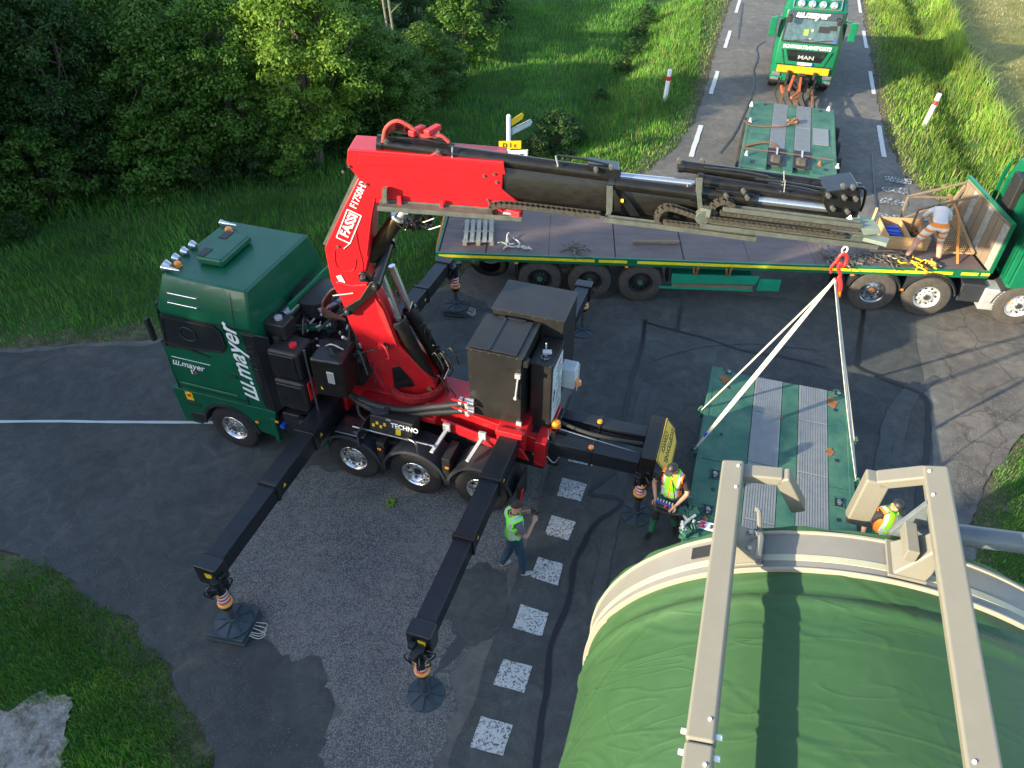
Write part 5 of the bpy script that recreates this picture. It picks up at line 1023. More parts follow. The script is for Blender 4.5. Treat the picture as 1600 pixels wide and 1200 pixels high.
# ================================================================== FLATBED TRAILER
ft = thing('flatbed_trailer', 'long green flatbed trailer with brown deck and yellow side stripe', 'trailer', S)
DX0, DX1, DW, DZ = -.85, 12.62, 2.52, 1.25
mb = MB(); mb.box(((DX0+DX1)/2, DW/2, DZ-.06), (DX1-DX0, DW-.12, .08)); mb.obj('deck_frame', 'dark', ft)
seams = [-.80, .38, 1.95, 3.6, 5.30, 6.9, 8.5, 10.1, 12.5]
for a, c in zip(seams[:-1], seams[1:]):
    w0 = .05 if c in (.38, 5.30) else .008
    for (y0, y1) in ((.07, 1.26), (1.266, 2.45)):
        mb = MB(); mb.box(((a+c)/2, (y0+y1)/2, DZ-.004), (c-a-w0, y1-y0, .026)); mb.obj('deck_panel', 'deck', ft, .003)
mb = MB()
for x in (.38, 5.30):
    for i in range(22): mb.box((x, .12+i*.108, DZ+.004), (.05, .05, .014))
mb.obj('stake_socket', 'blackd', ft)
mb = MB(); mb.box(((DX0+DX1)/2, .02, DZ-.08), (DX1-DX0, .07, .20)); mb.box(((DX0+DX1)/2, DW-.02, DZ-.08), (DX1-DX0, .07, .20)); mb.box((DX0, DW/2, DZ-.10), (.06, DW, .22)); sd_ = mb.obj('side_rail', 'green2', ft, .006)
mb = MB()
for a, c in ((-.8, 3.1), (3.2, 3.9), (4.15, 11.75), (11.95, 12.35), (12.42, 12.62)): mb.box(((a+c)/2, -.018, DZ-.065), (c-a, .006, .075)); 
mb.obj('yellow_stripe', mat('yellow stripe', (.78, .62, .02), .5), sd_)
mb = MB(); mb.box((5.5, DW/2, .95), (12.0, .9, .4)); 
for x in np.arange(-.6, 12.4, .75): mb.box((x, DW/2, 1.08), (.08, 2.35, .14))
mb.box((DX0+.1, DW/2, .75), (.1, 2.3, .14)); mb.obj('trailer_chassis', 'dark', ft, .01)
for x in (1.75, 3.02, 4.30):
    wheel(ft, x, .20, .545, .36, side=-1, rim='dark', rub='rubdust', hub='pgreen', dish=.02); wheel(ft, x, 2.16, .50, .34, side=1, rim='dark')
    mb = MB(); mb.cyl((x, .4, .5), (x, 2.1, .5), .07); mb.obj('axle', 'dark', ft)
fender(ft, 4.30, .45, .5, .60, .5, 10, 75, m='fender'); fender(ft, 1.75, .45, .5, .60, .5, 100, 160, m='fender')
mb = MB(); mb.lathe([(.28, -.14), (.42, -.15), (.5, -.1), (.5, .1), (.42, .15), (.28, .14)], (.42, .75, .62), (0, .95, .3), 32); mb.obj('spare_wheel', 'rubber', ft)
mb = MB(); mb.box((1.15, .3, .75), (.08, .3, .6)); mb.box((5.0, .4, .75), (.06, .35, .5)); mb.box((9.15, .35, .75), (.05, .4, .7)); mb.obj('mudflap', 'plast', ft, .01)
mb = MB(); mb.prism([(5.05, -.02, .88), (5.05, -.02, .62), (7.15, -.02, .66), (7.20, -.02, .90)], (0, .05, 0)); mb.box((5.95, .02, .47), (2.35, .04, .06)); mb.box((7.5, .06, .62), (.55, .04, .34)); mb.box((6.1, .3, .6), (2.0, .4, .3)); mb.obj('side_locker', mat('bright trailer green', (.01, .25, .15), .4, 0, .1, 3), ft, .006)
mb = MB(); mb.box((6.1, .06, .55), (2.0, .06, .1)); mb.obj('locker_board', 'wood', ft)
for x in (5.55, 6.35):
    mb = MB(); mb.tube(curve_pts([(x, -.03, 1.12), (x+.02, -.06, .98), (x+.09, -.05, .92), (x+.1, -.04, 1.05), (x+.14, -.03, 1.14)]), .025, 6); mb.obj('load_hook', 'rust', ft)
for x in (1.15, 3.9, 9.4):
    mb = MB(); mb.box((x, -.03, 1.05), (.09, .03, .04)); mb.obj('marker_lamp', 'orange', ft, .005)
# headboard with its posts and leaning mesh frame
hx = 12.62
mb = MB(); mb.box((hx, DW/2, DZ+.62), (.06, DW, 1.25)); hb = mb.obj('headboard', 'wood', ft, .01)
for i in range(9): mb = MB(); mb.box((hx-.045, .14+i*.28, DZ+.60), (.022, .262, 1.16)); mb.obj('headboard_board', 'wood' if i % 3 else 'woodg', ft, .004)
mb = MB(); mb.box((hx, DW/2, DZ+1.27), (.09, DW+.06, .06)); mb.box((hx, -.0, DZ+.62), (.09, .06, 1.3)); mb.box((hx, DW, DZ+.62), (.09, .06, 1.3)); mb.obj('headboard_frame', 'green2', ft, .006)
mb = MB()
for y in (2.44, 1.7): mb.beam((11.25, y, DZ), (11.25, y, DZ+.72), .05, .05); mb.beam((11.25, y, DZ+.72), (12.55, y, DZ+1.15), .05, .05)
mb.beam((11.25, 2.44, DZ+.72), (12.58, 2.44, DZ+.72), .05, .05); mb.beam((11.25, 2.44, DZ+.05), (12.5, 2.44, DZ+.72), .04, .04); mb.beam((12.2, 2.4, DZ), (12.55, 2.4, DZ+1.1), .08, .08); mb.obj('side_truss', 'wood', ft, .006)
mb = MB()
for i in range(15): x = 11.72+i*.05; mb.beam((x, .72, DZ+.10), (x, 1.95, DZ+.42), .010, .010)
for i in range(20): t = i/19; mb.beam((11.7, .72+1.23*t, DZ+.10+.32*t), (12.44, .72+1.23*t, DZ+.10+.32*t), .010, .010)
mb.beam((11.68, .70, DZ+.1), (11.68, 1.97, DZ+.43), .05, .04); mb.beam((12.46, .70, DZ+.1), (12.46, 1.97, DZ+.43), .05, .04); mb.beam((11.68, .70, DZ+.1), (12.46, .70, DZ+.1), .05, .04); mb.beam((11.68, 1.97, DZ+.43), (12.46, 1.97, DZ+.43), .05, .04)
mg = mb.obj('mesh_panel', 'wood2', None, .0); place(mg, S); tag(mg, 'wire mesh panel in a wooden frame leaning beside the bending worker', 'mesh panel')
def onbed(o, label, cat, group=None): place(o, S); tag(o, label, cat, group); return o
# loose load
mb = MB(); pal = thing('wooden_pallet', 'grey wooden pallet lying at the rear end of the flatbed deck', 'pallet', S, (.12, .95, DZ+.01), rad(4))
for i in range(5): mb = MB(); mb.box((-.32+.16*i, 0, .13), (.105, 1.15, .02)); mb.obj('top_board', 'woodg', pal, .003)
for i in range(3):
    mb = MB(); mb.box((0, -.5+.5*i, .105), (.8, .1, .02)); mb.obj('cross_board', 'woodg', pal, .003)
    for j in range(3): mb = MB(); mb.box((-.34+.34*j, -.5+.5*i, .055), (.1, .1, .08)); mb.obj('block', 'woodg', pal, .003)
    mb = MB(); mb.box((-.34+.34*i, 0, .008), (.1, 1.1, .016)); mb.obj('bottom_board', 'woodg', pal)
mb = MB(); mb.beam((4.1, .80, DZ+.05), (5.26, .86, DZ+.05), .09, .07); onbed(mb.obj('timber_beam', 'wood', None, .006), 'short squared brown timber lying on the deck between two seams', 'timber')
def heap(x, y, rx_, ry_, n, r, m, seed, name, label, cat, z0=DZ+.01):
    rd = random.Random(seed); mb = MB()
    for i in range(n):
        p = Vector((x+rd.uniform(-rx_, rx_), y+rd.uniform(-ry_, ry_), z0+rd.uniform(.01, .07))); a = rd.uniform(0, 6.28); pts = [p]
        for k in range(5): a += rd.uniform(-1.3, 1.3); p = p+Vector((math.cos(a), math.sin(a), rd.uniform(-.25, .25)))*.09; p.z = max(z0+.01, p.z); pts.append(p)
        mb.tube(curve_pts(pts, 3), r, 5)
    return onbed(mb.obj(name, m, None), label, cat)
m_ch = mat('dark chain', (.16, .14, .11), .45, .5, .5, 30)
heap(2.7, .30, .14, .12, 16, .012, m_ch, 1, 'strap_heap', 'small tangled heap of dark strap on the deck edge above the rear wheels', 'strap')
heap(.95, .35, .26, .1, 7, .02, 'web', 2, 'strap_heap', 'pale strap lying loose on the deck beside the pallet', 'strap')
heap(9.2, .35, .36, .16, 42, .012, m_ch, 3, 'chain_heap', 'tangled dark chains on the deck left of the red hook', 'chain')
heap(10.35, .42, .5, .16, 46, .015, m_ch, 4, 'chain_heap', 'long heap of dark chains on the deck right of the red hook', 'chain')
heap(11.0, .25, .3, .08, 9, .018, 'yellow', 5, 'strap_heap', 'yellow strap beside the feet of the bending worker', 'strap')
for k in range(4):
    mb = MB(); mb.cyl((11.28+.07*k, .08, DZ+.05), (11.12+.07*k, .52, DZ+.05), .022, n=8); mb.cyl((11.28+.07*k, .08, DZ+.05), (11.27+.07*k, .1, DZ+.05), .035, n=8); onbed(mb.obj('load_binder', 'steel', None), ['leftmost of the steel load binder bars at the deck edge below the worker', 'second steel load binder bar from the left below the worker', 'third steel load binder bar from the left below the worker', 'rightmost of the steel load binder bars at the deck edge below the worker'][k], 'load binder', 'steel load binders')
# crate
cr_ = thing('wooden_crate', 'open wooden crate with blue bundles on the flatbed beside the boom tip', 'crate', S, (10.95, 1.45, DZ+.01), rad(-4))
for (c, s_) in (((0, -.52, .17), (1.0, .03, .34)), ((0, .52, .17), (1.0, .03, .34)), ((-.5, 0, .17), (.03, 1.04, .34)), ((.5, 0, .17), (.03, 1.04, .34)), ((.06, 0, .15), (.03, 1.0, .28))): mb = MB(); mb.box(c, s_); mb.obj('crate_side', 'wood2', cr_, .004)
mb = MB(); mb.box((0, 0, .015), (.98, 1.0, .03)); mb.obj('crate_floor', 'wood', cr_)
for k in range(5): mb = MB(); mb.box((-.2, -.1+.11*k, .16+.02*(k % 2)), (.34, .09, .07), .1*(k-2)); o = mb.obj('blue_bundle', 'blue', None, .02, segs=3); place(o, S, (10.95, 1.45, DZ+.01), rad(-4)); tag(o, ['nearest of the blue bundles in the open crate', 'second blue bundle in the crate counted from the deck edge', 'middle blue bundle in the open crate', 'fourth blue bundle in the crate counted from the deck edge', 'farthest of the blue bundles in the open crate'][k], 'bundle', 'blue bundles in the crate')
rd = random.Random(2); mb = MB()
for k in range(34): mb.box((rd.uniform(.1, .44), rd.uniform(-.42, .42), rd.uniform(.05, .14)), (rd.uniform(.03, .09),)*3, rd.uniform(0, 3))
o = mb.obj('rusty_fittings', 'rust', None, .005); place(o, S, (10.95, 1.45, DZ+.01), rad(-4)); o['kind'] = 'stuff'; tag(o, 'rusty small fittings heaped in the right half of the crate', 'fittings')
mb = MB(); mb.beam((10.2, 1.7, DZ+.02), (10.34, 1.95, DZ+.62), .06, .04); onbed(mb.obj('wooden_stake', 'wood2', None, .004), 'wooden stake standing up left of the crate', 'stake')
mb = MB(); mb.beam((9.6, 2.45, DZ+.0), (9.75, 2.48, DZ+.6), .05, .05); onbed(mb.obj('wooden_stake', 'wood2', None, .004), 'thin wooden stake at the far deck edge above the boom tip', 'stake')
mb = MB(); mb.beam((10.0, .75, DZ+.02), (10.35, 1.9, DZ+.03), .05, .03); mb.beam((10.0, .75, DZ+.02), (10.55, .8, DZ+.03), .04, .03); onbed(mb.obj('timber_lath', 'wood2', None), 'thin timber lath lying on the deck left of the crate', 'timber')
def band(pts, w_, m, name, label, cat, fr=S, th=.006, side=None):
    mb = MB(); c = curve_pts(pts, 6)
    for a, b_ in zip(c[:-1], c[1:]): mb.beam(a, b_+(b_-a)*.03, w_, th, side=side)
    o = mb.obj(name, m, None); place(o, fr); tag(o, label, cat); return o
band([(12.05, 2.05, DZ+1.0), (12.02, 1.2, DZ+.8), (12.0, .7, DZ+.3), (11.95, .3, DZ+.02)], .06, 'strapo', 'ratchet_strap', 'orange ratchet strap hanging across the mesh panel to the deck', 'strap', side=(1, 0, 0))
band([(-.82, 1.9, DZ+.35), (-.9, 1.2, DZ+.03), (-.94, .6, DZ-.2), (-.9, .1, DZ-.5)], .05, 'strapo', 'ratchet_strap', 'orange strap hanging over the rear corner of the flatbed', 'strap', side=(1, 0, 0))
band([(11.1, .2, DZ+.02), (11.12, -.02, DZ), (11.12, -.04, DZ-.25)], .05, 'strapo', 'ratchet_strap', 'orange strap end hanging over the deck edge below the worker', 'strap', side=(1, 0, 0))
# ================================================================== TRACTOR OF THE FLATBED
tr = thing('tractor_truck', 'bright green tractor truck at the right edge coupled to the flatbed', 'tractor', A2)
ax = [A2.loc(S.w(x, 0)).x for x in (10.05, 11.33, 13.45)]
for x in ax: 
    wheel(tr, x, -.16, .55, .33, side=-1, rim='steel' if x == ax[0] else 'alu', rub='rubdust', hub='rust' if x == ax[0] else 'steel', dish=.06 if x == ax[0] else 0); wheel(tr, x, 1.98, .53, .32, side=1)
for x in ax[:2]: fender(tr, x, .0, .53, .66, -.55, 12, 168, m='fender')
fender(tr, ax[2], .0, .53, .66, -.5, 15, 178, m='fender')
mb = MB(); mb.box((ax[1], .9, .75), (5.5, .85, .3)); mb.obj('chassis', 'dark', tr, .01)
cx0 = 1.0; xs0 = ax[1]+.85
mb = MB(); mb.box((xs0+.15, .05, .72), (.55, .5, .5)); mb.obj('battery_box', 'fender', tr, .03)
mb = MB(); mb.box((xs0+.80, -.02, .62), (.80, .5, .60)); tk2 = mb.obj('fuel_tank', 'alu', tr, .05, segs=4); mb = MB(); mb.box((xs0+1.0, -.275, .62), (.09, .01, .04)); mb.obj('marker_lamp', 'orange', tk2)
mb = MB(); mb.box((ax[0]+.64, -.3, .7), (.1, .03, .05)); mb.obj('marker_lamp', 'orange', tr, .005)
x0 = A2.loc(S.w(13.0, .1)).x
rings = []
for z, a0_, a1_, y0_, y1_ in ((1.0, x0, x0+2.3, -.30, 2.15), (2.8, x0, x0+2.25, -.28, 2.13), (3.3, x0+.05, x0+2.0, -.12, 1.97), (3.55, x0+.3, x0+1.8, .05, 1.8)): rings.append([Vector(p+(z,)) for p in ((a0_, y0_+.05), (a0_+.05, y0_), (a1_-.2, y0_), (a1_, y0_+.3), (a1_, y1_-.3), (a1_-.2, y1_), (a0_+.05, y1_), (a0_, y1_-.05))])
mb = MB(); mb.loft(rings); cb2 = mb.obj('cab', 'green2', tr, .03)
mb = MB(); mb.box((x0-.02, .95, 2.0), (.04, 1.9, 1.7)); mb.obj('rear_panel', 'green', cb2, .02)
mb = MB(); mb.prism([(x0-.12, -.28, 1.2), (x0-.12, -.28, 2.9), (x0, -.30, 3.3), (x0, -.30, 1.1)], (0, .04, 0)); mb.prism([(x0-.12, 2.1, 1.2), (x0-.12, 2.1, 2.9), (x0, 2.13, 3.3), (x0, 2.13, 1.1)], (0, .04, 0)); mb.obj('side_deflector', 'green2', cb2, .01)
mb = MB(); mb.box((x0-.10, 1.2, 2.2), (.16, .5, 2.0)); mb.obj('air_intake', 'plast', cb2, .03); mb = MB(); mb.box((x0+.0, -.335, 2.35), (.14, .01, .3)); mb.obj('warning_sticker', 'yellow', cb2)
mb = MB(); mb.box((x0+1.0, -.3, 2.4), (.8, .02, .7)); mb.obj('side_window', 'glass', cb2, .01)

# ================================================================== LOW LOADER PLATFORM UNDER THE SLINGS (road frame)
def platform(name, label, x0, x1, y0, y1, z, panels, rz=0., seed=1, group=None, holes=(), strips=((.92, 1.47), (1.80, 2.35))):
    o = thing(name, label, 'platform', R, (0, 0, 0))
    mb = MB(); mb.box(((x0+x1)/2, (y0+y1)/2, z-.26), (x1-x0-.1, y1-y0-.1, .36)); mb.box(((x0+x1)/2, y0+.05, z-.13), (x1-x0, .1, .26)); mb.box(((x0+x1)/2, y1-.05, z-.13), (x1-x0, .1, .26)); mb.obj('frame', 'pgreen', o, .015)
    W_ = y1-y0; edges = [0, strips[0][0], strips[0][1], strips[1][0], strips[1][1], W_]
    for i in range(5):
        a, c = edges[i]+.006, edges[i+1]-.006; pan = panels if i in (1, 3) else [x0, x1]
        if i in (0, 4): pan = [x0, x0+(x1-x0)*.5, x1]
        for p, q in zip(pan[:-1], pan[1:]):
            off = 0
            mb = MB(); mb.box(((p+q)/2, y1-(a+c)/2, z-.035+(.006 if i in (1, 3) else 0)), (q-p-.016, c-a, .05)); pl = mb.obj('deck_plate', 'mesh' if i in (1, 3) else 'pgreen', o, .004)
            if i in (1, 3):
                mb = MB(); n = int((c-a)/.045)
                for k in range(n): mb.box(((p+q)/2, y1-a-.03-k*.045, z-.002), (q-p-.05, .014, .008))
                rb = mb.obj('tread_rib', 'mesh', pl, smooth=False); rb['kind'] = 'stuff'
    for (hx_, hy_, sx_, sy_) in holes:
        mb = MB(); mb.box((hx_, hy_, z-.008), (sx_, sy_, .008)); hh_ = mb.obj('lashing_pocket', 'blackd', o)
        if sx_ > .12:
            mb = MB(); mb.beam((hx_-sx_*.35, hy_, z), (hx_+sx_*.35, hy_, z), .05, .02); mb.cyl((hx_, hy_-.04, z+.0), (hx_, hy_+.04, z+.02), .03, n=8); mb.obj('lashing_eye', 'steel', hh_)
            for a, c, s1, s2 in ((sx_/2+.01, 0, .014, sy_+.04), (-sx_/2-.01, 0, .014, sy_+.04), (0, sy_/2+.01, sx_+.03, .014), (0, -sy_/2-.01, sx_+.03, .014)): mb = MB(); mb.box((hx_+a, hy_+c, z-.004), (s1, s2, .014)); mb.obj('pocket_edge', 'pgreen', hh_)
    return o
ph = []
for px, py, a, c in ((1139, 581, .14, .12), (1310, 614, .16, .14), (1117, 741, .2, .14), (1106, 797, .22, .16), (1311, 785, .2, .14), (1306, 640, .07, .07), (1308, 719, .07, .07), (1311, 812, .07, .07), (1114, 764, .07, .07), (1127, 678, .07, .06), (1139, 605, .07, .06)):
    v = R.loc(GP(px, py, .80)); ph.append((v.x, v.y, a, c))
lp = platform('low_loader_platform', 'worn green low loader platform with grey ribbed strips hanging in white slings', 7.4, 12.85, -3.22, -.42, .80, [7.4, 8.9, 10.3, 11.75, 12.85], holes=ph)
mb = MB(); mb.box((12.9, -.55, .68), (.12, .24, .2)); mb.box((12.9, -3.1, .68), (.12, .24, .2))
for x in (11.5, 10.35): mb.box((x, -.39, .70), (.22, .08, .14))
for x in (11.5, 10.4): mb.box((x, -3.26, .70), (.22, .08, .14))
mb.obj('lifting_lug', 'pgreen', lp, .015)
mb = MB(); rd = random.Random(6)
for i in range(16):
    c = R.loc(GP(rd.uniform(1064, 1092), rd.uniform(790, 836), .8)); mb.box((c.x, c.y, .78+rd.uniform(0, .1)), (rd.uniform(.05, .2), rd.uniform(.04, .14), rd.uniform(.04, .12)), rd.uniform(0, 3))
for i in range(8): c = R.loc(GP(rd.uniform(1064, 1092), rd.uniform(790, 836), .8)); mb.tube(curve_pts([(c.x, c.y, .85), (c.x+.1, c.y+.05, .92), (c.x+.2, c.y-.05, .84)]), .015)
mb.obj('valve_group', 'pgreen', lp, .008)
mb = MB(); c = R.loc(GP(1075, 815, .9))
for i in range(7): mb.cyl((c.x+rd.uniform(-.25, .25), c.y+rd.uniform(-.12, .12), .86), (c.x+rd.uniform(-.25, .25), c.y+rd.uniform(-.12, .12), .9), .025, n=8)
mb.obj('fitting', 'alu', lp)
a = R.loc(GP(1088, 817, .82)); c = R.loc(GP(1115, 824, .82)); mb = MB(); mb.beam((a.x, a.y, .81), (a.x-.02, a.y-1.0, .81), .17, .012, side=(1, 0, 0)); mpl = mb.obj('maker_plate', 'decal', lp)
text('SCHEUERLE', .115, 'blackd', mpl, (a.x-.045, a.y-.22, .818), (-.02, -1, 0), (1, 0, 0), 'brand_name', .2, .004)
mb = MB(); mb.tube(curve_pts([(a.x+.05, a.y-.16, .82), (a.x+.05, a.y-.06, .82), (a.x, a.y-.10, .82), (a.x-.05, a.y-.15, .82), (a.x-.05, a.y-.04, .82)]), .014, 6); mb.obj('logo', 'redp', mpl); mb = MB(); mb.beam((a.x, a.y-.03, .82), (a.x+.04, a.y-.14, .82), .03, .008); mb.obj('logo', 'blue', mpl)
for px, py, s_ in ((1300, 628, .35), (1297, 706, .22), (1222, 652, .08), (1132, 592, .3), (1102, 812, .16)):
    v = R.loc(GP(px, py, .80)); n_ = 14; rd = random.Random(px); pts = [(v.x+math.cos(2*pi*k/n_)*s_*.5*rd.uniform(.6, 1.2), v.y+math.sin(2*pi*k/n_)*s_*.35*rd.uniform(.6, 1.2), .797) for k in range(n_)]; mb = MB(); mb.prism(pts, (0, 0, .0045)); mb.obj('rust_patch', 'rust', lp)

# ---------------- upper platform behind the heavy truck
up = platform('low_loader_dolly', 'green low loader dolly on the upper road behind the towing truck', 22.95, 28.75, -3.1, -.18, 1.0, [24.6, 26.6, 28.75], strips=((.83, 1.33), (1.62, 2.13)))
for o_ in list(up.children):
    pass
for yy in (-1.28, -2.05):
    mb = MB(); mb.box((23.9, yy, 1.012), (1.35, .52, .012)); mb.obj('wheel_well', 'blackd', up)
    mb = MB(); mb.lathe([(.2, -.18), (.36, -.18), (.42, -.1), (.42, .1), (.36, .18), (.2, .18)], (23.7, yy, .72), (0, 1, 0), 24); mb.obj('wheel', 'rubdust', up)
    mb = MB(); mb.beam((24.5, yy, 1.05), (23.9, yy, 1.03), .05, .05); mb.obj('strut', 'alu', up)
mb = MB()
for y in (-.1, -3.2):
    for x in (23.6, 24.9, 26.2, 27.5): mb.lathe([(.2, -.1), (.38, -.12), (.4, 0), (.38, .12), (.2, .1)], (x, y-.0 if y < -1 else y-.1, .42), (0, 1, 0), 20)
mb.obj('side_wheel', 'rubber', up)
mb = MB(); mb.box((26.0, -2.62, 1.008), (1.4, .5, .02)); mb.obj('deck_plate', 'mesh', up)
for px, py, m_ in ((1174, 165, 'white'), (1294, 172, 'white'), (1172, 190, 'alu'), (1166, 242, 'alu'), (1308, 262, 'alu'), (1280, 258, 'rust')):
    v = R.loc(GP(px, py, 1.0)); mb = MB(); mb.cyl((v.x, v.y, 1.0), (v.x+.02, v.y, 1.13), .045, .03, n=10); mb.box((v.x, v.y, 1.01), (.14, .12, .04)); mb.obj('bollard', m_, up, .008)
for px, py, a, c in ((1175, 252, .16, .12), (1290, 265, .16, .12), (1196, 163, .14, .1), (1282, 173, .14, .1)): v = R.loc(GP(px, py, 1.0)); mb = MB(); mb.box((v.x, v.y, 1.0), (a, c, .01)); mb.obj('lashing_pocket', 'blackd', up)
v0 = R.loc(GP(1162, 190, 1.0)); band([(v0.x, v0.y, 1.05), (v0.x-.3, v0.y-.3, 1.02), (v0.x-.2, v0.y-1.1, 1.03), (v0.x+.05, v0.y-1.5, 1.05)], .08, 'strapd', 'ratchet_strap', 'dirty orange strap lying across the front half of the upper dolly', 'strap', R)
v0 = R.loc(GP(1160, 232, 1.02)); band([(v0.x, v0.y, 1.05), (v0.x, v0.y-1.2, 1.04), (v0.x-.1, v0.y-2.8, 1.05)], .06, 'strapd', 'ratchet_strap', 'straight dirty strap across the wheel wells of the upper dolly', 'strap', R)
v0 = R.loc(GP(1160, 232, 1.02)); band([(v0.x+.1, v0.y, 1.05), (v0.x+.6, v0.y-.5, 1.03), (v0.x+.7, v0.y-.9, 1.03), (v0.x+.2, v0.y-1.1, 1.04)], .10, 'rust', 'ratchet_strap', 'rust-brown strap piled on the left side of the upper dolly', 'strap', R)
mb = MB(); rdd = random.Random(3); v0 = R.loc(GP(1238, 193, 1.0))
for k in range(6): mb.tube(curve_pts([(v0.x+rdd.uniform(-.15, .15), v0.y+rdd.uniform(-.2, .2), 1.03+k*.02) for _ in range(4)], 4), .035, 6)
o = mb.obj('strap_knot', 'strapd', None); place(o, R); tag(o, 'bunched orange strap knot on the grey plate of the upper dolly', 'strap')
# ================================================================== HEAVY TRUCK FACING THE CAMERA (road frame, front at x = 32.7)
ht = thing('towing_truck', 'bright green heavy haulage truck facing the camera on the upper road', 'truck', R, (32.75, -1.93, 0), pi)   # local x forward (towards camera)
rings = []
for z, xf, hw in ((.50, .02, 1.18), (1.05, .04, 1.24), (1.55, .0, 1.25), (2.05, -.03, 1.24), (3.0, -.30, 1.17), (3.12, -.30, 1.18), (3.5, -.62, 1.08), (3.78, -1.1, .95)):
    rings.append([Vector(p+(z,)) for p in ((xf-.25, hw), (xf-.06, hw-.12), (xf, hw-.42), (xf, -hw+.42), (xf-.06, -hw+.12), (xf-.25, -hw), (-2.3, -hw), (-2.3, hw))])
mb = MB(); mb.loft(rings); hc = mb.obj('cab', 'green2', ht, .03)
def fpt(y, z, off=.0):          # a point on the front of the cab
    zs = [1.05, 1.55, 2.05, 3.0, 3.12, 3.5, 3.78]; xf = [.04, .0, -.03, -.30, -.30, -.62, -1.1]; return Vector((float(np.interp(z, zs, xf))+off, y, z))
def fpanel(pts, m, name, off=.012, th=.03, par=hc, bev=.01):
    mb = MB(); mb.prism([fpt(y, z, off-th) for y, z in pts], (th, 0, 0)); return mb.obj(name, m, par, bev)
ws = fpanel([(-1.0, 2.10), (1.0, 2.10), (1.06, 2.3), (1.0, 2.92), (-1.0, 2.92), (-1.06, 2.3)], 'wglass', 'windscreen', .03)
fpanel([(-1.02, 2.88), (1.02, 2.88), (.98, 3.14), (-.98, 3.14)], 'glass', 'sun_visor', .09, .05, par=hc)
mb = MB()
for a, c in (((-1.02, 2.08), (1.02, 2.08)), ((-1.02, 2.94), (1.02, 2.94)), ((-1.04, 2.08), (-1.0, 2.94)), ((1.04, 2.08), (1.0, 2.94))): mb.beam(fpt(*a, .04), fpt(*c, .04), .05, .04)
mb.beam(fpt(-.6, 2.13, .06), fpt(.1, 2.2, .07), .02, .02); mb.beam(fpt(.2, 2.13, .06), fpt(.85, 2.22, .07), .02, .02); mb.obj('windscreen_seal', 'plast', hc)
mb = MB(); mb.box(fpt(.45, 2.55, .035), (.02, .42, .22), ry=-.27); mb.box(fpt(.75, 2.62, .035), (.02, .3, .16), ry=-.27); mb.obj('dash_screen', 'blackd', ws)
mb = MB(); mb.box(fpt(-.2, 2.42, .04), (.02, .16, .2), ry=-.27); mb.obj('hi_vis_item', 'lime', ws); mb = MB(); mb.box(fpt(.02, 2.5, .04), (.02, .09, .1), ry=-.27); mb.box(fpt(.0, 2.2, .04), (.02, .1, .07), ry=-.27); mb.obj('dashboard_item', 'skin', ws); mb = MB(); mb.box(fpt(.92, 2.2, .04), (.02, .1, .09), ry=-.27); mb.obj('toll_badge', 'blue', ws)
up_f = Vector((-.27, 0, .95)).normalized()
text('ш.mayer', .36, 'decal', hc, fpt(-.72, 2.93, .105), (0, 1, 0), up_f, 'company_name', .3, .012, sx_=.95)
text('SCHWERTRANSPORTE', .175, 'decal', hc, fpt(-.95, 1.84, .02), (0, 1, 0), (0, 0, 1), 'lettering', .12, .007, sx_=1.02)
fpanel([(-.80, 1.78), (.80, 1.78), (.62, 1.36), (-.62, 1.36)], 'glass', 'grille', .02, .03)
text('MAN', .20, 'alu', hc, fpt(-.30, 1.46, .03), (0, 1, 0), (0, 0, 1), 'brand_name', 0, .004, sx_=1.4)
mb = MB()
for a, c in (((-.95, 1.78), (-.75, 1.22)), ((.95, 1.78), (.75, 1.22)), ((-.75, 1.22), (.75, 1.22)), ((-1.1, 1.22), (1.1, 1.22))): mb.beam(fpt(*a, .005), fpt(*c, .005), .03, .02)
mb.obj('panel_gap', 'blackd', hc)
fpanel([(-.25, 1.34), (.28, 1.34), (.28, 1.24), (-.25, 1.24)], 'decal', 'number_plate', .05); fpanel([(.28, 1.34), (.34, 1.34), (.34, 1.24), (.28, 1.24)], 'blue', 'country_band', .05)
mb = MB(); mb.box((.14, .0, 1.08), (.06, 1.98, .26), ry=rad(0)); sg = mb.obj('warning_board', mat('orange yellow board', (.80, .29, .005), .5, 0, .05, 5), ht, .01)
for s in (1, -1):
    mb = MB(); mb.box((.06, s*.98, .84), (.06, .32, .12)); mb.box((.07, s*1.0, .66), (.06, .30, .10)); mb.obj('headlight', 'chrome', hc, .01); mb = MB(); mb.box((.07, s*.75, .56), (.04, .9, .08)); mb.obj('bumper_slot', 'blackd', hc)
    mb = MB(); mb.box((.02, s*1.48, 2.58), (.14, .26, .66)); mb.box((-.1, s*1.30, 2.9), (.08, .3, .06)); mb.obj('mirror', 'green2', hc, .04, segs=3); mb = MB(); mb.box((.1, s*.9, 2.92), (.2, .16, .22)); mb.obj('kerb_mirror', 'plast', hc, .03)
    mb = MB(); mb.box((-.75, s*1.24, 2.45), (.8, .02, .62)); mb.obj('side_window', 'glass', hc)
    wheel(ht, -1.25, s*1.05, .53, .32, side=s); wheel(ht, -4.0, s*1.05, .53, .32, side=s); wheel(ht, -5.4, s*1.05, .53, .32, side=s)
mb = MB(); mb.beam((-.36, -.88, 3.22), (-.36, .88, 3.22), .04, .04); mb.beam((-.62, -.88, 3.52), (-.62, .88, 3.52), .04, .04); mb.beam((-.36, -.88, 3.22), (-.62, -.88, 3.52), .04, .04); mb.beam((-.36, .88, 3.22), (-.62, .88, 3.52), .04, .04); mb.obj('lamp_rack', 'chrome', ht)
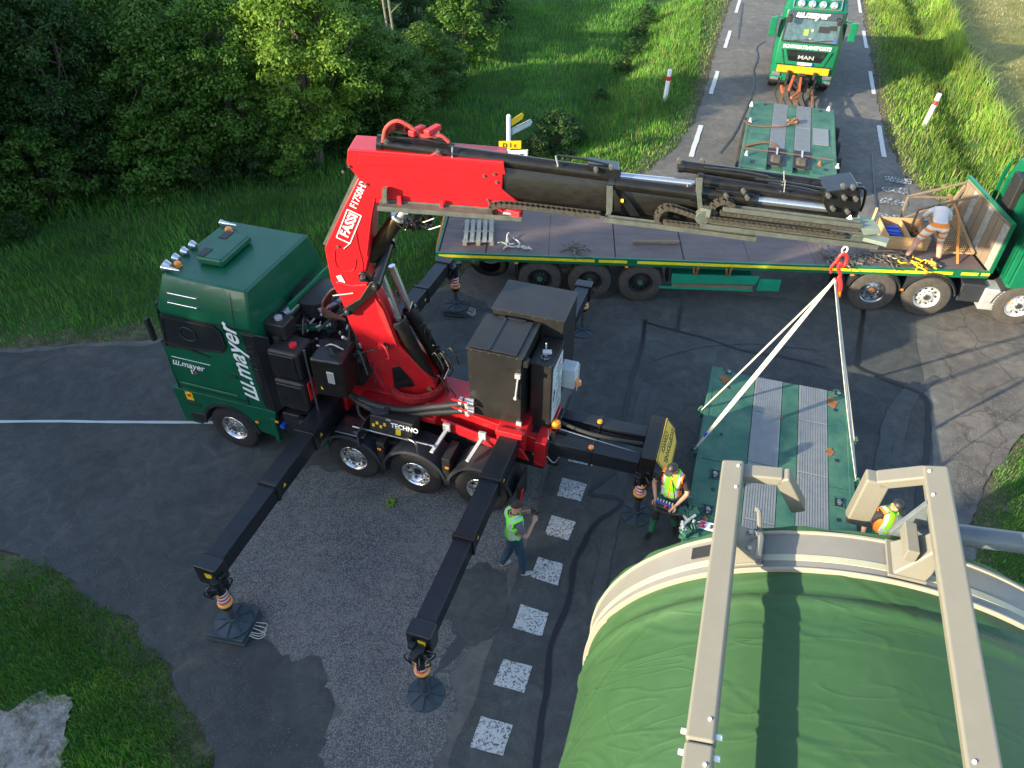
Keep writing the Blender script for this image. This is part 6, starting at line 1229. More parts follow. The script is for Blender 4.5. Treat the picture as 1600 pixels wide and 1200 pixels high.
for y in (-.6, -.2, .2, .6):
    mb = MB(); mb.lathe([(0, -.14), (.08, -.1), (.13, 0), (.13, .03), (0, .06)], (-.42, y, 3.36), (1, 0, .3), 18); mb.obj('spotlight', 'chrome', ht)
mb = MB(); mb.box((-4.4, 0, .85), (4.6, .9, .35)); mb.box((-3.4, 0, 1.75), (1.3, 2.3, 1.9)); mb.box((-5.2, 0, 1.35), (2.0, 2.2, .5)); mb.obj('chassis_load', 'dark', ht, .03)
# coupling between truck and dolly
mb = MB(); mb.box((.35, 0, .62), (.5, .6, .5)); 
for y in (-.5, .5): mb.cyl((.2, y, .5), (.25, y, 1.05), .08)
for k in range(5): mb.box((.42, .0, .75+k*.06), (.3, .22, .03))
mb.obj('front_coupling', 'dark', ht, .02)
db = MB(); db.beam((33.0-.3, -1.95, .65), (28.8, -1.75, .75), .14, .14); db.beam((32.2, -1.4, .6), (28.9, -1.2, .8), .07, .07); db.beam((32.2, -2.4, .6), (28.9, -2.4, .8), .07, .07); db.obj('drawbar', 'rust', up)
mb = MB()
for i in range(6): y = -1.2-.26*i; mb.tube(curve_pts([(32.4, y, .8), (31.2, y+.15, .55), (30.0, y-.1, .5), (28.9, y-.1, .9)]), .03, 6)
mb.obj('air_hose', 'hose', up)
mb = MB(); mb.beam((31.9, -1.62, 1.05), (30.9, -1.5, .80), .10, .10); mb.beam((31.9, -1.9, 1.0), (31.0, -1.9, .8), .08, .08); mb.beam((31.2, -1.2, .85), (30.6, -1.3, .8), .08, .1); mb.beam((30.6, -1.9, .9), (29.8, -1.6, .9), .09, .08); mb.obj('drawbar_lock', mat('orange red steel', (.35, .08, .03), .6), up, .01)

# ================================================================== HOOK AND SLINGS
hk = thing('crane_hook', 'red sleeved hook hanging from the boom tip above the slings', 'hook', W, tuple(B.w(7.17, 0, 4.3)))
mb = MB(); mb.tube(curve_pts([(0, 0, .62), (-.07, 0, .72), (0, 0, .80), (.07, 0, .72), (0, 0, .62)], 5), .022, 8); mb.obj('shackle', 'white', hk)
mb = MB(); mb.tube(curve_pts([(-.12, 0, .42), (-.06, 0, .60), (.06, 0, .62), (.14, 0, .48), (.1, 0, .36), (-.02, 0, .42), (.0, 0, .28), (.1, 0, .16), (.06, 0, .02), (-.02, 0, .04)], 6), [.045]*40+[.045]*15, 10); mb.tube(curve_pts([(-.10, 0, .5), (-.2, 0, .32), (-.16, 0, .2)]), .035, 8); mb.obj('hook_body', 'redhook', hk)
mb = MB(); mb.tube(curve_pts([(.08, -.02, .1), (.16, -.05, -.05), (.2, -.06, -.2)]), .06, 8); mb.obj('tag_strap', 'redhook', hk); mb = MB(); mb.tube([(.19, -.06, -.15), (.22, -.07, -.34)], .045, 8); mb.obj('orange_tag', 'orange', hk)
hk.scale = (.62, .62, .8)
tip = B.w(7.17, 0, 4.34)
ends = [(R.w(11.5, -.36, .74), 'white webbing sling running to the far left corner of the platform'), (R.w(10.35, -.36, .74), 'white webbing sling running to the near left side of the platform beside the blue tag'),
        (R.w(11.5, -3.27, .74), 'right hand white sling, the one ending higher on the platform edge'), (R.w(10.4, -3.27, .74), 'right hand white sling, the one ending lower on the platform edge')]
for e, lb in ends:
    a = Vector(tip); mb = MB(); d, sd, u = basis(e-a)
    for off in (-.022, .022):
        c = [a+sd*off*.3, a.lerp(e, .3)+sd*off*1.3+Vector((0, 0, -.01)), a.lerp(e, .7)+sd*off*1.3+Vector((0, 0, -.01)), e]
        c = curve_pts(c, 4)
        for p, q in zip(c[:-1], c[1:]): mb.beam(p, q+(q-p)*.02, .042, .012)
    o = mb.obj('lifting_sling', 'web', None); tag(o, lb, 'sling', 'white lifting slings')
    mb = MB(); mb.tube(curve_pts([e+Vector((0, 0, .12)), e+Vector((.05, 0, .03)), e+Vector((0, 0, -.04)), e+Vector((-.05, 0, .03)), e+Vector((0, 0, .12))]), .018, 8); mb.obj('shackle', 'pgreen', o)
mb = MB(); c = Vector(tip).lerp(ends[1][0], .90); mb.box(c, (.07, .02, .12)); o = mb.obj('sling_tag', 'blue', None); tag(o, 'small blue tag hanging on the lower left sling', 'tag')

# ================================================================== TARPED TOWER SECTION IN THE FOREGROUND (road frame)
AX0, AY, AZ, RR = 4.45, -1.93, 3.52, 2.40
tw = thing('tower_section', 'huge cylinder under green tarpaulin with grey lifting beams in the foreground', 'tower section', R)
NA, NX = 520, 360; ang = np.linspace(0, 2*pi, NA, endpoint=False); xx = np.linspace(4.07, -8.0, NX); A_g, X_g = np.meshgrid(ang, xx)
# soft folds: long shallow creases running round and slanting down the tarp
def folds(a, x):
    s = .003*np.sin(x*2.1+1.3*np.sin(a*2+.5))
    def crease(w_, per, wd_, amp, mask): return 1.35*amp*mask*(np.exp(-((np.mod(w_, per)-per/2)/wd_)**2)-.6*np.exp(-((np.mod(w_, per)-per/2-wd_*2)/(wd_*1.3))**2))
    s = s+crease(x*2.6+a*2.0+1.1*np.sin(a*2.9+x*.7)+.35*np.sin(a*9+x*3), 2.3, .07, .011, np.clip(.15+.9*np.sin(a*3.1+x*1.1), 0, 1))
    s = s+crease(x*2.2-a*2.7+.9*np.sin(a*3.3-x*.5)+.3*np.sin(a*7-x*4), 2.9, .06, .010, np.clip(.1+.9*np.sin(a*2.3-x*1.3+1), 0, 1))
    s = s+crease(x*5+1.2*np.sin(a*2.1+x*.3)+.3*np.sin(a*11), 4.1, .10, .009, np.clip(.3+.7*np.sin(a*4-x*.8+2), 0, 1))
    s = s+crease(x*3.9-a*.8+1.7*np.sin(a*1.7+2)+.25*np.sin(a*13+x), 3.3, .06, .008, np.clip(.2+.8*np.sin(a*5+x*1.7), 0, 1))
    return s
rr_ = RR-.03+folds(A_g, X_g)+.03*np.exp(-((X_g-3.78)/.06)**2)-.02*np.exp(-((X_g-3.87)/.05)**2); V = np.stack([X_g, AY+rr_*np.sin(A_g), AZ+rr_*np.cos(A_g)], 2).reshape(-1, 3)
ri, ai = np.meshgrid(np.arange(NX-1), np.arange(NA), indexing='ij'); ri, ai = ri.ravel(), ai.ravel(); an = (ai+1) % NA
F_ = np.stack([ri*NA+ai, (ri+1)*NA+ai, (ri+1)*NA+an, ri*NA+an], 1)[:, ::-1]
m_tarp = mat('green tarpaulin', (.026, .076, .027), .5, 0, col2=(.042, .098, .037), scale=1.1, bump=.25, bscale=5, spec=.35, bdist=.02, stretch=(1, 1, 1))
_n = m_tarp.node_tree; _L = _n.links.new; _b = _n.nodes['Principled BSDF']; _tc = _n.nodes.new('ShaderNodeTexCoord'); hs_ = []
for sc_, st_, ds_, wgt in ((.34, (2.6, .55, .55), 1.0, 1.0), (.55, (1.9, .5, .5), 1.6, .7), (.40, (.8, 1.2, 1.2), 1.8, .35)):
    _m = _n.nodes.new('ShaderNodeMapping'); _m.inputs['Scale'].default_value = st_; _m.inputs['Rotation'].default_value = (0, 0, .35*len(hs_)-.2); _L(_tc.outputs['Object'], _m.inputs[0]); _z = _n.nodes.new('ShaderNodeTexNoise'); _z.inputs['Scale'].default_value = sc_*2; _z.inputs['Detail'].default_value = 1.6; _z.inputs['Distortion'].default_value = ds_; _L(_m.outputs[0], _z.inputs[0])
    _s = _n.nodes.new('ShaderNodeMath'); _s.operation = 'SUBTRACT'; _L(_z.outputs[0], _s.inputs[0]); _s.inputs[1].default_value = .5; _a = _n.nodes.new('ShaderNodeMath'); _a.operation = 'ABSOLUTE'; _L(_s.outputs[0], _a.inputs[0])
    _r = _n.nodes.new('ShaderNodeMapRange'); _r.interpolation_type = 'SMOOTHSTEP'; _r.inputs[1].default_value = 0; _r.inputs[2].default_value = .045; _r.inputs[3].default_value = wgt; _r.inputs[4].default_value = 0; _L(_a.outputs[0], _r.inputs[0]); hs_.append(_r.outputs[0])
_q = _n.nodes.new('ShaderNodeMath'); _L(hs_[0], _q.inputs[0]); _L(hs_[1], _q.inputs[1]); _q2 = _n.nodes.new('ShaderNodeMath'); _L(_q.outputs[0], _q2.inputs[0]); _L(hs_[2], _q2.inputs[1])
_bp = _n.nodes.new('ShaderNodeBump'); _bp.inputs['Strength'].default_value = .17; _bp.inputs['Distance'].default_value = .022; _L(_q2.outputs[0], _bp.inputs['Height']); _L(_b.inputs['Normal'].links[0].from_socket, _bp.inputs['Normal']); _L(_bp.outputs[0], _b.inputs['Normal'])
link(bpy.data.objects.new('tarpaulin', npmesh('tarpaulin', V, F_, [m_tarp])), tw)
def ring(x0, x1, r, m, name, th=.05, arc=None, n=160, wob=0., bev=.004):
    a0, a1 = arc or (0, 2*pi); mb = MB(); rings = []; 
    for i in range(n+1):
        a = a0+(a1-a0)*i/n; r2_ = r+wob*math.sin(a*23)+wob*.7*math.sin(a*41+1); rings.append([Vector((x, AY+q*math.sin(a), AZ+q*math.cos(a))) for x, q in ((x0, r2_), (x1, r2_), (x1, r2_-th), (x0, r2_-th))])
    mb.loft(rings, caps=True); return mb.obj(name, m, tw, bev)
ring(4.055, 4.44, RR+.005, 'ring', 'flange_ring', .06); ring(4.42, 4.445, RR+.025, 'lip', 'front_lip', .06); ring(4.05, 4.068, RR+.018, 'lip', 'rear_lip', .06); ring(4.14, 4.205, RR+.010, 'stripe', 'pale_stripe', .02)
ring(4.44, 4.49, RR+.015, m_tarp, 'tarp_edge', .03, wob=.012, bev=0)
crm = mat('crumpled light tarp', (.16, .30, .14), .6, 0, .35, 7, bump=.8, bscale=12, bdist=.03)
ring(4.30, 4.42, RR+.014, crm, 'folded_tarp_edge', .02, arc=(rad(-95), rad(-28)), wob=.010)
ring(4.42, 4.48, RR+.04, 'lip', 'white_tape', .02, arc=(rad(-62), rad(-26)), wob=.008)
mb = MB(); mb.lathe([(RR-.05, 0), (RR*.6, .06), (0, .10)], (4.42, AY, AZ), (1, 0, 0), 64); mb.obj('end_cover', m_tarp, tw)
# beams, tilted with the section
tl = rad(14); sdv = Vector((0, math.cos(tl), -math.sin(tl))); upv = Vector((0, math.sin(tl), math.cos(tl)))     # sideways (left), outward
LB, RB = Vector((4.94, -.535, 5.93)), Vector((4.94, -2.06, 6.35))
for P_, nm in ((LB, 'l'), (RB, 'r')):
    mb = MB(); mb.beam(P_, Vector((2.35, P_.y, P_.z)), .19, .115, side=sdv); mb.beam(Vector((2.342, P_.y, P_.z)), Vector((-8, P_.y, P_.z)), .19, .115, side=sdv); bm_ = mb.obj('lifting_beam', 'cream', tw, .025, segs=3)
    mb = MB(); s = 1 if nm == 'l' else -1
    for x in (4.86, 4.6, 2.5, 2.2): mb.cyl(Vector((x, P_.y, P_.z))+sdv*.05*-s+upv*.057, Vector((x, P_.y, P_.z))+sdv*.05*-s+upv*.068, .012, n=8)
    for x in (2.42, 2.28): mb.cyl(Vector((x, P_.y, P_.z))+sdv*.09, Vector((x, P_.y, P_.z))+sdv*.13, .02, n=8); mb.cyl(Vector((x, P_.y, P_.z))-sdv*.09, Vector((x, P_.y, P_.z))-sdv*.13, .02, n=8)
    mb.obj('beam_bolt', 'white', bm_)
def RP(px, py, x): return R.px(px, py, x=x)
def arm(p, q, w0, h0, name='end_arm', side=(1, 0, 0)):
    mb = MB(); mb.beam(p, q, w0, h0, side=side); return mb.obj(name, 'cream', tw, .02, segs=3)
l1 = RP(1150, 738, 4.88); l2 = RP(1224, 745, 4.88); l3 = RP(1248, 792, 4.88)
arm(l1, l2, .15, .10); arm(l2-(l3-l2)*.08, l3, .15, .13)
r1 = RP(1448, 742, 4.88); r2_ = RP(1370, 750, 4.88); r3 = RP(1338, 812, 4.88)
arm(r1, r2_, .15, .10); arm(r2_-(r3-r2_)*.08, r3, .15, .19)
# feet of the beams on the ring
def foot(P_, xm, ang_, nm):
    a = rad(ang_); base = Vector((xm, AY+(RR+.02)*math.sin(a), AZ+(RR+.02)*math.cos(a))); rv = Vector((0, math.sin(a), math.cos(a))); tv = Vector((0, math.cos(a), -math.sin(a))); top = Vector((xm, P_.y, P_.z))-upv*.08
    rings = []
    for c, hx_, hy_, sd in ((base, .17, .13, tv), (base.lerp(top, .3), .15, .11, tv), (base.lerp(top, .65), .11, .075, sdv), (top, .10, .075, sdv)): rings.append([c+Vector((hx_, 0, 0))-sd*hy_, c+Vector((hx_, 0, 0))+sd*hy_, c-Vector((hx_, 0, 0))+sd*hy_, c-Vector((hx_, 0, 0))-sd*hy_])
    mb = MB(); mb.loft(rings); f = mb.obj('beam_foot', 'cream', tw, .02)
    mb = MB(); mb.box(base+rv*.02, (.36, .28, .03), 0, 0, -a); mb.obj('foot_plate', 'cream', f, .008)
    mb = MB(); c = base.lerp(top, .55)
    for dx in (-.09, .08): mb.cyl(c+Vector((dx, 0, 0))-sdv*.1, c+Vector((dx, 0, 0))-sdv*.13, .016, n=8); mb.cyl(c+Vector((dx, 0, .1))+sdv*.1, c+Vector((dx, 0, .1))+sdv*.13, .016, n=8)
    mb.obj('foot_bolt', 'alu', f)
    return base, rv, tv
bl, rv, tv = foot(LB, 4.25, 29, 'l'); 
mb = MB(); p = RP(1183, 800, 4.25); mb.tube(curve_pts([RP(1180, 795, 4.3), RP(1186, 800, 4.3), RP(1186, 835, 4.3), RP(1180, 838, 4.3)], 4), .02, 8); mb.tube(curve_pts([RP(1180, 835, 4.2), RP(1188, 838, 4.2), RP(1184, 870, 4.0)], 4), .03, 8); mb.obj('handle_bracket', 'ring', tw)
foot(RB, 4.25, .5, 'r')
mb = MB(); q = RP(1420, 862, 4.2); mb.box((4.27, q.y, q.z+.04), (.30, .09, .12)); mb.obj('stop_block', 'cream', tw, .01)
mb = MB(); mb.cyl(RP(1400, 822, 4.58), RP(1700, 862, 4.58), .085, n=24); mb.obj('cross_tube', mat('grey tube', (.12, .14, .15), .4), tw)
mb = MB(); mb.prism([RP(1388, 826, 4.56), RP(1448, 780, 4.56), RP(1448, 812, 4.56), RP(1396, 838, 4.56)], (-.05, 0, 0)); mb.obj('tube_gusset', mat('grey tube', (.12, .14, .15), .4), tw, .006)
mb = MB(); mb.box((4.30, AY+(RR+.02)*math.sin(rad(38)), AZ+(RR+.02)*math.cos(rad(38))), (.12, .26, .012), 0, 0, -rad(38)); mb.obj('dark_label', 'plast', tw)
# carrying trailer below, mostly hidden
ut = thing('tower_trailer', 'low dark trailer carrying the green wrapped tower section', 'trailer', R)
mb = MB(); mb.box((-2.2, AY, .75), (11.0, 2.3, .3)); mb.obj('bed', 'dark', ut, .02)
for x in (2.4, -6.5):
    mb = MB(); rings = []
    for i in range(13): a = rad(130+100*i/12); rings.append([Vector((x+dx, AY+q*math.sin(a), AZ+q*math.cos(a))) for dx, q in ((-.2, RR+.01), (.2, RR+.01), (.2, RR+.22), (-.2, RR+.22))])
    mb.loft(rings); mb.obj('cradle', 'pgreen', ut, .01)
for x in (-1.0, -2.4, -3.8, -5.2):
    for s in (1, -1): wheel(ut, x, AY+s*.95, .42, .3, side=s, rim='dark', treads=False)

# ================================================================== ROADSIDE
def delin(px, py, label, lean=(0, 0)):
    v = GP(px, py); h, _ = ground_h(np.array([v.x]), np.array([v.y])); o = thing('delineator_post', label, 'delineator', None, (v.x, v.y, float(h[0])-.06), 0, 'red and white delineator posts'); o.rotation_euler = (lean[0], lean[1], 0)
    mb = MB(); mb.cyl((0, 0, 0), (0, 0, 1.22), .085, n=20); mb.lathe([(.085, 1.22), (.07, 1.25), (0, 1.26)], (0, 0, 0), (0, 0, 1), 20); mb.obj('post', 'white', o); mb = MB(); mb.cyl((0, 0, .84), (0, 0, 1.0), .0875, n=20, caps=False); mb.obj('red_band', 'redp', o); return o
delin(1038, 161, 'white delineator post with red band on the left bank of the upper road', (0, .04)); delin(1442, 200, 'leaning white delineator post with red band on the right verge', (-.05, .16))
v = GP(795, 275)
h0, _ = ground_h(np.array([v.x]), np.array([v.y]))
sp = thing('signpost', 'white signpost with fingerboards and yellow D 1 road number plate', 'signpost', W, (v.x, v.y, float(h0[0])))
def sz(px, py): r = ray(px, py); return CAMH+r.z*math.hypot(v.x, v.y)/math.hypot(r.x, r.y)-float(h0[0])
zt = sz(799, 181)
mb = MB(); mb.cyl((0, 0, 0), (0, 0, zt), .07, n=16); mb.lathe([(.07, zt), (.04, zt+.04), (0, zt+.05)], (0, 0, 0), (0, 0, 1), 16); mb.obj('pole', 'white', sp)
m_sy = mat('road number yellow', (.80, .48, .01), .5, 0, .04, 5); fa = math.atan2(-v.x, v.y)      # boards face the crossing
def board(w_, h_, z, dx, rz, m, txt, ts, name, border=False, dz=0., point=False, tx=0.):
    mb = MB(); f = -.09; rot = Matrix.Rotation(rz, 3, 'Z'); pts = [(dx-w_/2, f, z), (dx+w_/2-(.12 if point else 0), f, z), (dx+w_/2, f, z+h_/2), (dx+w_/2-(.12 if point else 0), f, z+h_), (dx-w_/2, f, z+h_)] if point else [(dx-w_/2, f, z), (dx+w_/2, f, z), (dx+w_/2, f, z+h_), (dx-w_/2, f, z+h_)]
    mb.prism([rot @ Vector(p) for p in pts], rot @ Vector((0, .03, 0))); o = mb.obj(name, m, sp, .004)
    if border:
        mb = MB(); a = .02
        for p, q in (((dx-w_/2+a, z+a), (dx+w_/2-a, z+a)), ((dx+w_/2-a, z+a), (dx+w_/2-a, z+h_-a)), ((dx+w_/2-a, z+h_-a), (dx-w_/2+a, z+h_-a)), ((dx-w_/2+a, z+h_-a), (dx-w_/2+a, z+a))): mb.beam(rot @ Vector((p[0], f-.003, p[1])), rot @ Vector((q[0], f-.003, q[1])), .014, .004)
        mb.obj('board_border', 'blackd', o)
    if txt: text(txt, ts, 'blackd', o, rot @ Vector((dx-w_/2+tx, f-.006, z+h_*.22)), rot @ Vector((1, 0, 0)), (0, 0, 1), 'lettering', 0, .004)
    return o
zy = sz(796, 231)
board(.72, .26, zy, .04, .05, m_sy, 'D 1 ᶜ' if False else 'D 1 c', .2, 'road_number_plate', tx=.12)
board(1.25, .36, zy-.42, .0, .12, 'white', 'OIS', .22, 'place_board', True, tx=.78)
board(1.1, .22, zy+.42, .62, rad(52), 'bluegrey', '', .15, 'finger_board', True, point=True, tx=.08)
board(.8, .20, zy+.72, .45, rad(60), m_sy, '', .1, 'finger_board', False, point=True)
# ================================================================== PEOPLE
def skinned(verts, edges, radii, root=0, sub=1):
    me = bpy.data.meshes.new('tmp'); me.from_pydata([tuple(v) for v in verts], edges, []); o = bpy.data.objects.new('tmp', me); COL.objects.link(o)
    sm = o.modifiers.new('s', 'SKIN'); sm.use_smooth_shade = True
    for i, r in enumerate(radii):
        d = me.skin_vertices[0].data[i]; d.radius = r if isinstance(r, (tuple, list)) else (r, r); d.use_root = (i == root)
    ss = o.modifiers.new('ss', 'SUBSURF'); ss.levels = sub; ss.render_levels = sub
    dg = bpy.context.evaluated_depsgraph_get(); out = bpy.data.meshes.new_from_object(o.evaluated_get(dg)); bpy.data.objects.remove(o); return out
def person(fr, loc, rotz, label, pose, clothes, vest=None, cap=None):
    """pose: joint name -> (x forward, y left, z up)"""
    root = thing('person', label, 'person', fr, loc, rotz)
    J = {k: Vector(v) for k, v in pose.items()}; V = []; E_ = []; Rr = []; bone = []
    def add(p, r, par=None, b=''):
        V.append(p); Rr.append(r); bone.append(b)
        if par is not None: E_.append((par, len(V)-1))
        return len(V)-1
    pel = add(J['pelvis'], (.155, .115), None, 'pelvis'); wst = add(J['pelvis'].lerp(J['chest'], .45), (.14, .105), pel, 'torso'); ch = add(J['chest'], (.19, .13), wst, 'torso')
    nk0 = add(J['chest'].lerp(J['neck'], .75), (.11, .09), ch, 'torso'); nk = add(J['neck'], .058, nk0, 'neck')
    hd_dir = (J['head']-J['neck']).normalized(); fwd = J['face']-J['head']; fwd = (fwd-hd_dir*fwd.dot(hd_dir)).normalized()
    h1 = add(J['neck'].lerp(J['head'], .55)+fwd*.015, (.068, .075), nk, 'head'); h2 = add(J['head']+fwd*.005, (.080, .098), h1, 'head'); h3 = add(J['head']+hd_dir*.095-fwd*.01, (.062, .075), h2, 'head')
    fingers = []
    for s in ('l', 'r'):
        sh_ = add(J['sh_'+s], .068, nk0, 'arm'); sh2 = add(J['sh_'+s].lerp(J['el_'+s], .4), .055, sh_, 'arm'); el = add(J['el_'+s], .045, sh2, 'fore'); fm = add(J['el_'+s].lerp(J['wr_'+s], .3), .044, el, 'fore'); wr = add(J['wr_'+s], (.027, .024), fm, 'fore')
        hdv = (J['ha_'+s]-J['wr_'+s]).normalized(); pn = J.get('pn_'+s, Vector((0, 0, -1))); pn = (pn-hdv*pn.dot(hdv)).normalized(); sd = hdv.cross(pn)*(1 if s == 'l' else -1)
        pm = add(J['wr_'+s]+hdv*.07, (.040, .022), wr, 'hand'); fingers.append((J['wr_'+s], hdv, pn, sd))
        hp = add(J['hip_'+s], .115, pel, 'leg'); th = add(J['hip_'+s].lerp(J['kn_'+s], .45), .102, hp, 'leg'); kn = add(J['kn_'+s], .078, th, 'leg'); cf = add(J['kn_'+s].lerp(J['an_'+s], .3), .076, kn, 'shin'); an_ = add(J['an_'+s], .058, cf, 'shin')
        hl = add(J['an_'+s]+Vector((0, 0, -.045)), (.045, .04), an_, 'foot'); to = J['toe_'+s]; add(J['an_'+s].lerp(to, .55)+Vector((0, 0, -.02)), (.048, .038), hl, 'foot'); add(to, (.042, .028), len(V)-1, 'foot')
    me = skinned(V, E_, Rr, 0, 2)
    mats = ['skin', clothes['top'], clothes['legs'], clothes.get('shoes', 'wblack'), clothes.get('knee', clothes['legs'])]
    me.materials.clear()
    for m in mats: me.materials.append(M[m] if isinstance(m, str) else m)
    import bmesh
    segs = [(V[a], V[b_], bone[b_]) for a, b_ in E_]
    idx = dict(head=0, neck=0, hand=0, fore=0, arm=1, torso=1, pelvis=2, leg=2, shin=2, foot=3)
    if clothes.get('bare_legs'): pass
    if clothes.get('long'): idx['fore'] = 1
    bm = bmesh.new(); bm.from_mesh(me); tag_of = []
    for f in bm.faces:
        c = f.calc_center_median(); best = (9, '')
        for a, b_, n in segs:
            ab = b_-a; t = max(0, min(1, (c-a).dot(ab)/max(1e-6, ab.length_squared))); d = (c-(a+ab*t)).length
            if n == 'arm' or n == 'leg': d *= .97
            if d < best[0]: best = (d, n)
        n = best[1]; k = idx[n]
        if n == 'torso' and (c-J['pelvis']).dot((J['chest']-J['pelvis']).normalized()) < .03: k = 2
        if n == 'fore' and not clothes.get('long'): k = 0 if (c-J['sh_l']).length > .2 and (c-J['sh_r']).length > .2 else 1
        if n in ('leg', 'shin'):
            for s in 'lr':
                if (c-J['kn_'+s]).length < .13: k = 4
        if clothes.get('shorts') and n == 'shin': k = 0
        f.material_index = k; f.smooth = True; tag_of.append(n)
    # vest: an outward copy of the upper body
    vest_faces = []
    if vest:
        up_ = (J['chest']-J['pelvis']).normalized()
        sl_, sr_ = J['sh_l'], J['sh_r']; ax_ = (sl_-sr_).normalized(); midc = (sl_+sr_)/2; half = (sl_-sr_).length/2
        for f, n in zip(bm.faces, tag_of):
            c = f.calc_center_median(); hgt = (c-J['pelvis']).dot(up_)
            lat = abs((c-midc).dot(ax_))
            if (n in ('torso', 'pelvis') and hgt > clothes.get('vlow', -.13)) or (n == 'arm' and lat < half-.015 and hgt > .2): vest_faces.append([v.index for v in f.verts])
    bm.normal_update()
    nrm = {v.index: (v.co.copy(), v.normal.copy()) for v in bm.verts}
    bm.to_mesh(me); bm.free()
    # hands: palm and five separate fingers joined into the body
    body = bpy.data.objects.new('body', me); link(body, root)
    fm_ = MB()
    for (w0, hdv, pn, sd) in fingers:
        pc = w0+hdv*.06; fm_.loft([[w0+hdv*t+sd*a*.5+pn*b_*.5 for a, b_ in ((-w_, -h_), (w_, -h_), (w_, h_), (-w_, h_))] for t, w_, h_ in ((.0, .045, .035), (.04, .07, .036), (.09, .082, .03), (.10, .075, .022))])
        for k, (o_, l_) in enumerate(((.030, .070), (.010, .080), (-.011, .074), (-.031, .058))):
            b0 = w0+hdv*.092+sd*o_; p1 = b0+hdv*l_*.42+pn*.012; p2 = p1+(hdv*.6+pn*.8)*l_*.34; p3 = p2+(hdv*.1+pn*1.)*l_*.28; fm_.tube([b0-hdv*.02, b0, p1, p2, p3], [.0095, .0095, .009, .008, .006], 7)
        t0 = w0+hdv*.03+sd*.035; fm_.tube([t0, t0+sd*.028+hdv*.022+pn*.01, t0+sd*.034+hdv*.05+pn*.022, t0+sd*.028+hdv*.072+pn*.03], [.014, .0125, .011, .007], 7)
    # face: nose, brows, ears, eyes and mouth
    hc_ = J['head']; rt_ = hd_dir.cross(fwd).normalized(); fc_ = hc_+fwd*.088
    fm_.loft([[fc_+hd_dir*z_+rt_*a*w_+fwd*b_*d_ for a, b_ in ((-1, -.3), (0, 1), (1, -.3))] for z_, w_, d_ in ((.025, .006, .008), (-.0, .010, .018), (-.022, .016, .030), (-.032, .010, .012))])
    for s in (-1, 1): fm_.lathe([(.0, 0), (.02, .004), (.028, .0), (.022, -.012)], hc_+rt_*s*.083-hd_dir*.012, (rt_*s+fwd*-.15), 10)
    hands = fm_.obj('hands', 'skin', None); m2 = hands.data; bm = bmesh.new(); bm.from_mesh(body.data); 
    n0 = len(bm.faces); bm.from_mesh(m2); bm.faces.ensure_lookup_table()
    for f in bm.faces[n0:]: f.material_index = 0; f.smooth = True
    bm.to_mesh(body.data); bm.free(); bpy.data.objects.remove(hands)
    mb = MB()
    for s in (-1, 1): mb.lathe([(.011, 0), (.009, .006), (0, .009)], fc_+rt_*s*.03+hd_dir*.012-fwd*.010, fwd, 10)
    mb.box(fc_-hd_dir*.058-fwd*.004, (.03, .012, .008), math.atan2(rt_.y, rt_.x)); mb.obj('eyes_and_mouth', 'hair', root)
    # hair or cap
    mb = MB(); rings = []
    for i in range(9):
        t = i/8*1.35; rings.append([hc_+hd_dir*(.03+.092*math.cos(t))-fwd*.006+(rt_*math.cos(a)*.086+fwd*math.sin(a)*.104)*math.sin(t)*1.04+(-fwd*.0 if True else 0)-hd_dir*(.035*max(0, -math.sin(a))*math.sin(t)) for a in [2*pi*k/20 for k in range(20)]])
    mb.loft(rings)
    if cap:
        mb2 = mb; mb2.add([hc_+hd_dir*.045+rt_*x_+fwd*y_-hd_dir*z_ for x_, y_, z_ in ((-.07, .08, 0), (.07, .08, 0), (.055, .165, .02), (0, .18, .022), (-.055, .165, .02), (-.07, .08, -.012), (.07, .08, -.012), (.055, .165, .01), (0, .18, .012), (-.055, .165, .01))], [(0, 1, 2, 3, 4), (9, 8, 7, 6, 5), (1, 2, 7, 6), (2, 3, 8, 7), (3, 4, 9, 8), (4, 0, 5, 9), (0, 1, 6, 5)])
        mb2.obj('cap', cap, root)
    else: mb.obj('hair', 'hair', root)
    if vest:
        use = sorted({i for f in vest_faces for i in f}); mp_ = {i: k for k, i in enumerate(use)}; pv = J['pelvis']; up_ = (J['chest']-J['pelvis']).normalized()
        vs = []
        for i in use:
            c, n = nrm[i]; h_ = (c-pv).dot(up_); flare = .026+min(.035, .12*max(0, .15-h_))*(1 if clothes.get('vlow') else .5)+.010*math.sin(c.x*30+c.y*25+c.z*9); vs.append(c+n*flare)
        vm = bpy.data.meshes.new('vest'); vm.from_pydata([tuple(v) for v in vs], [], [[mp_[i] for i in f] for f in vest_faces]); vm.polygons.foreach_set('use_smooth', [True]*len(vm.polygons))
        vm.materials.append(vest); vo = bpy.data.objects.new('vest', vm); link(vo, root); md = vo.modifiers.new('t', 'SOLIDIFY'); md.thickness = .008
    return root
sil = (.42, .46, .48); LIME = (.20, .85, .06); LIME2 = (.22, .78, .01); ORG = (.9, .17, .01)
v_ph = bands('vest lime', LIME, sil, 'Z', [(1.10, 1.15)], extra=[('|Y', .095, .15, sil), ('Z', 1.10, 1.15, sil)])
v_op = bands('vest lime orange', LIME2, sil, 'Z', [(1.02, 1.06), (1.12, 1.17)], extra=[('|Y', .10, .145, sil), ('|Y', .148, .30, ORG), ('|Y', 0, .010, ORG)])
stand = dict(pelvis=(0, 0, .97), chest=(.01, 0, 1.33), neck=(.0, 0, 1.55), head=(.02, 0, 1.69), face=(.2, 0, 1.66), sh_l=(0, .19, 1.45), sh_r=(0, -.19, 1.45), hip_l=(0, .10, .92), hip_r=(0, -.10, .92),
             kn_l=(.04, .12, .50), kn_r=(.02, -.12, .50), an_l=(0, .13, .09), an_r=(0, -.13, .09), toe_l=(.19, .16, .035), toe_r=(.19, -.16, .035))
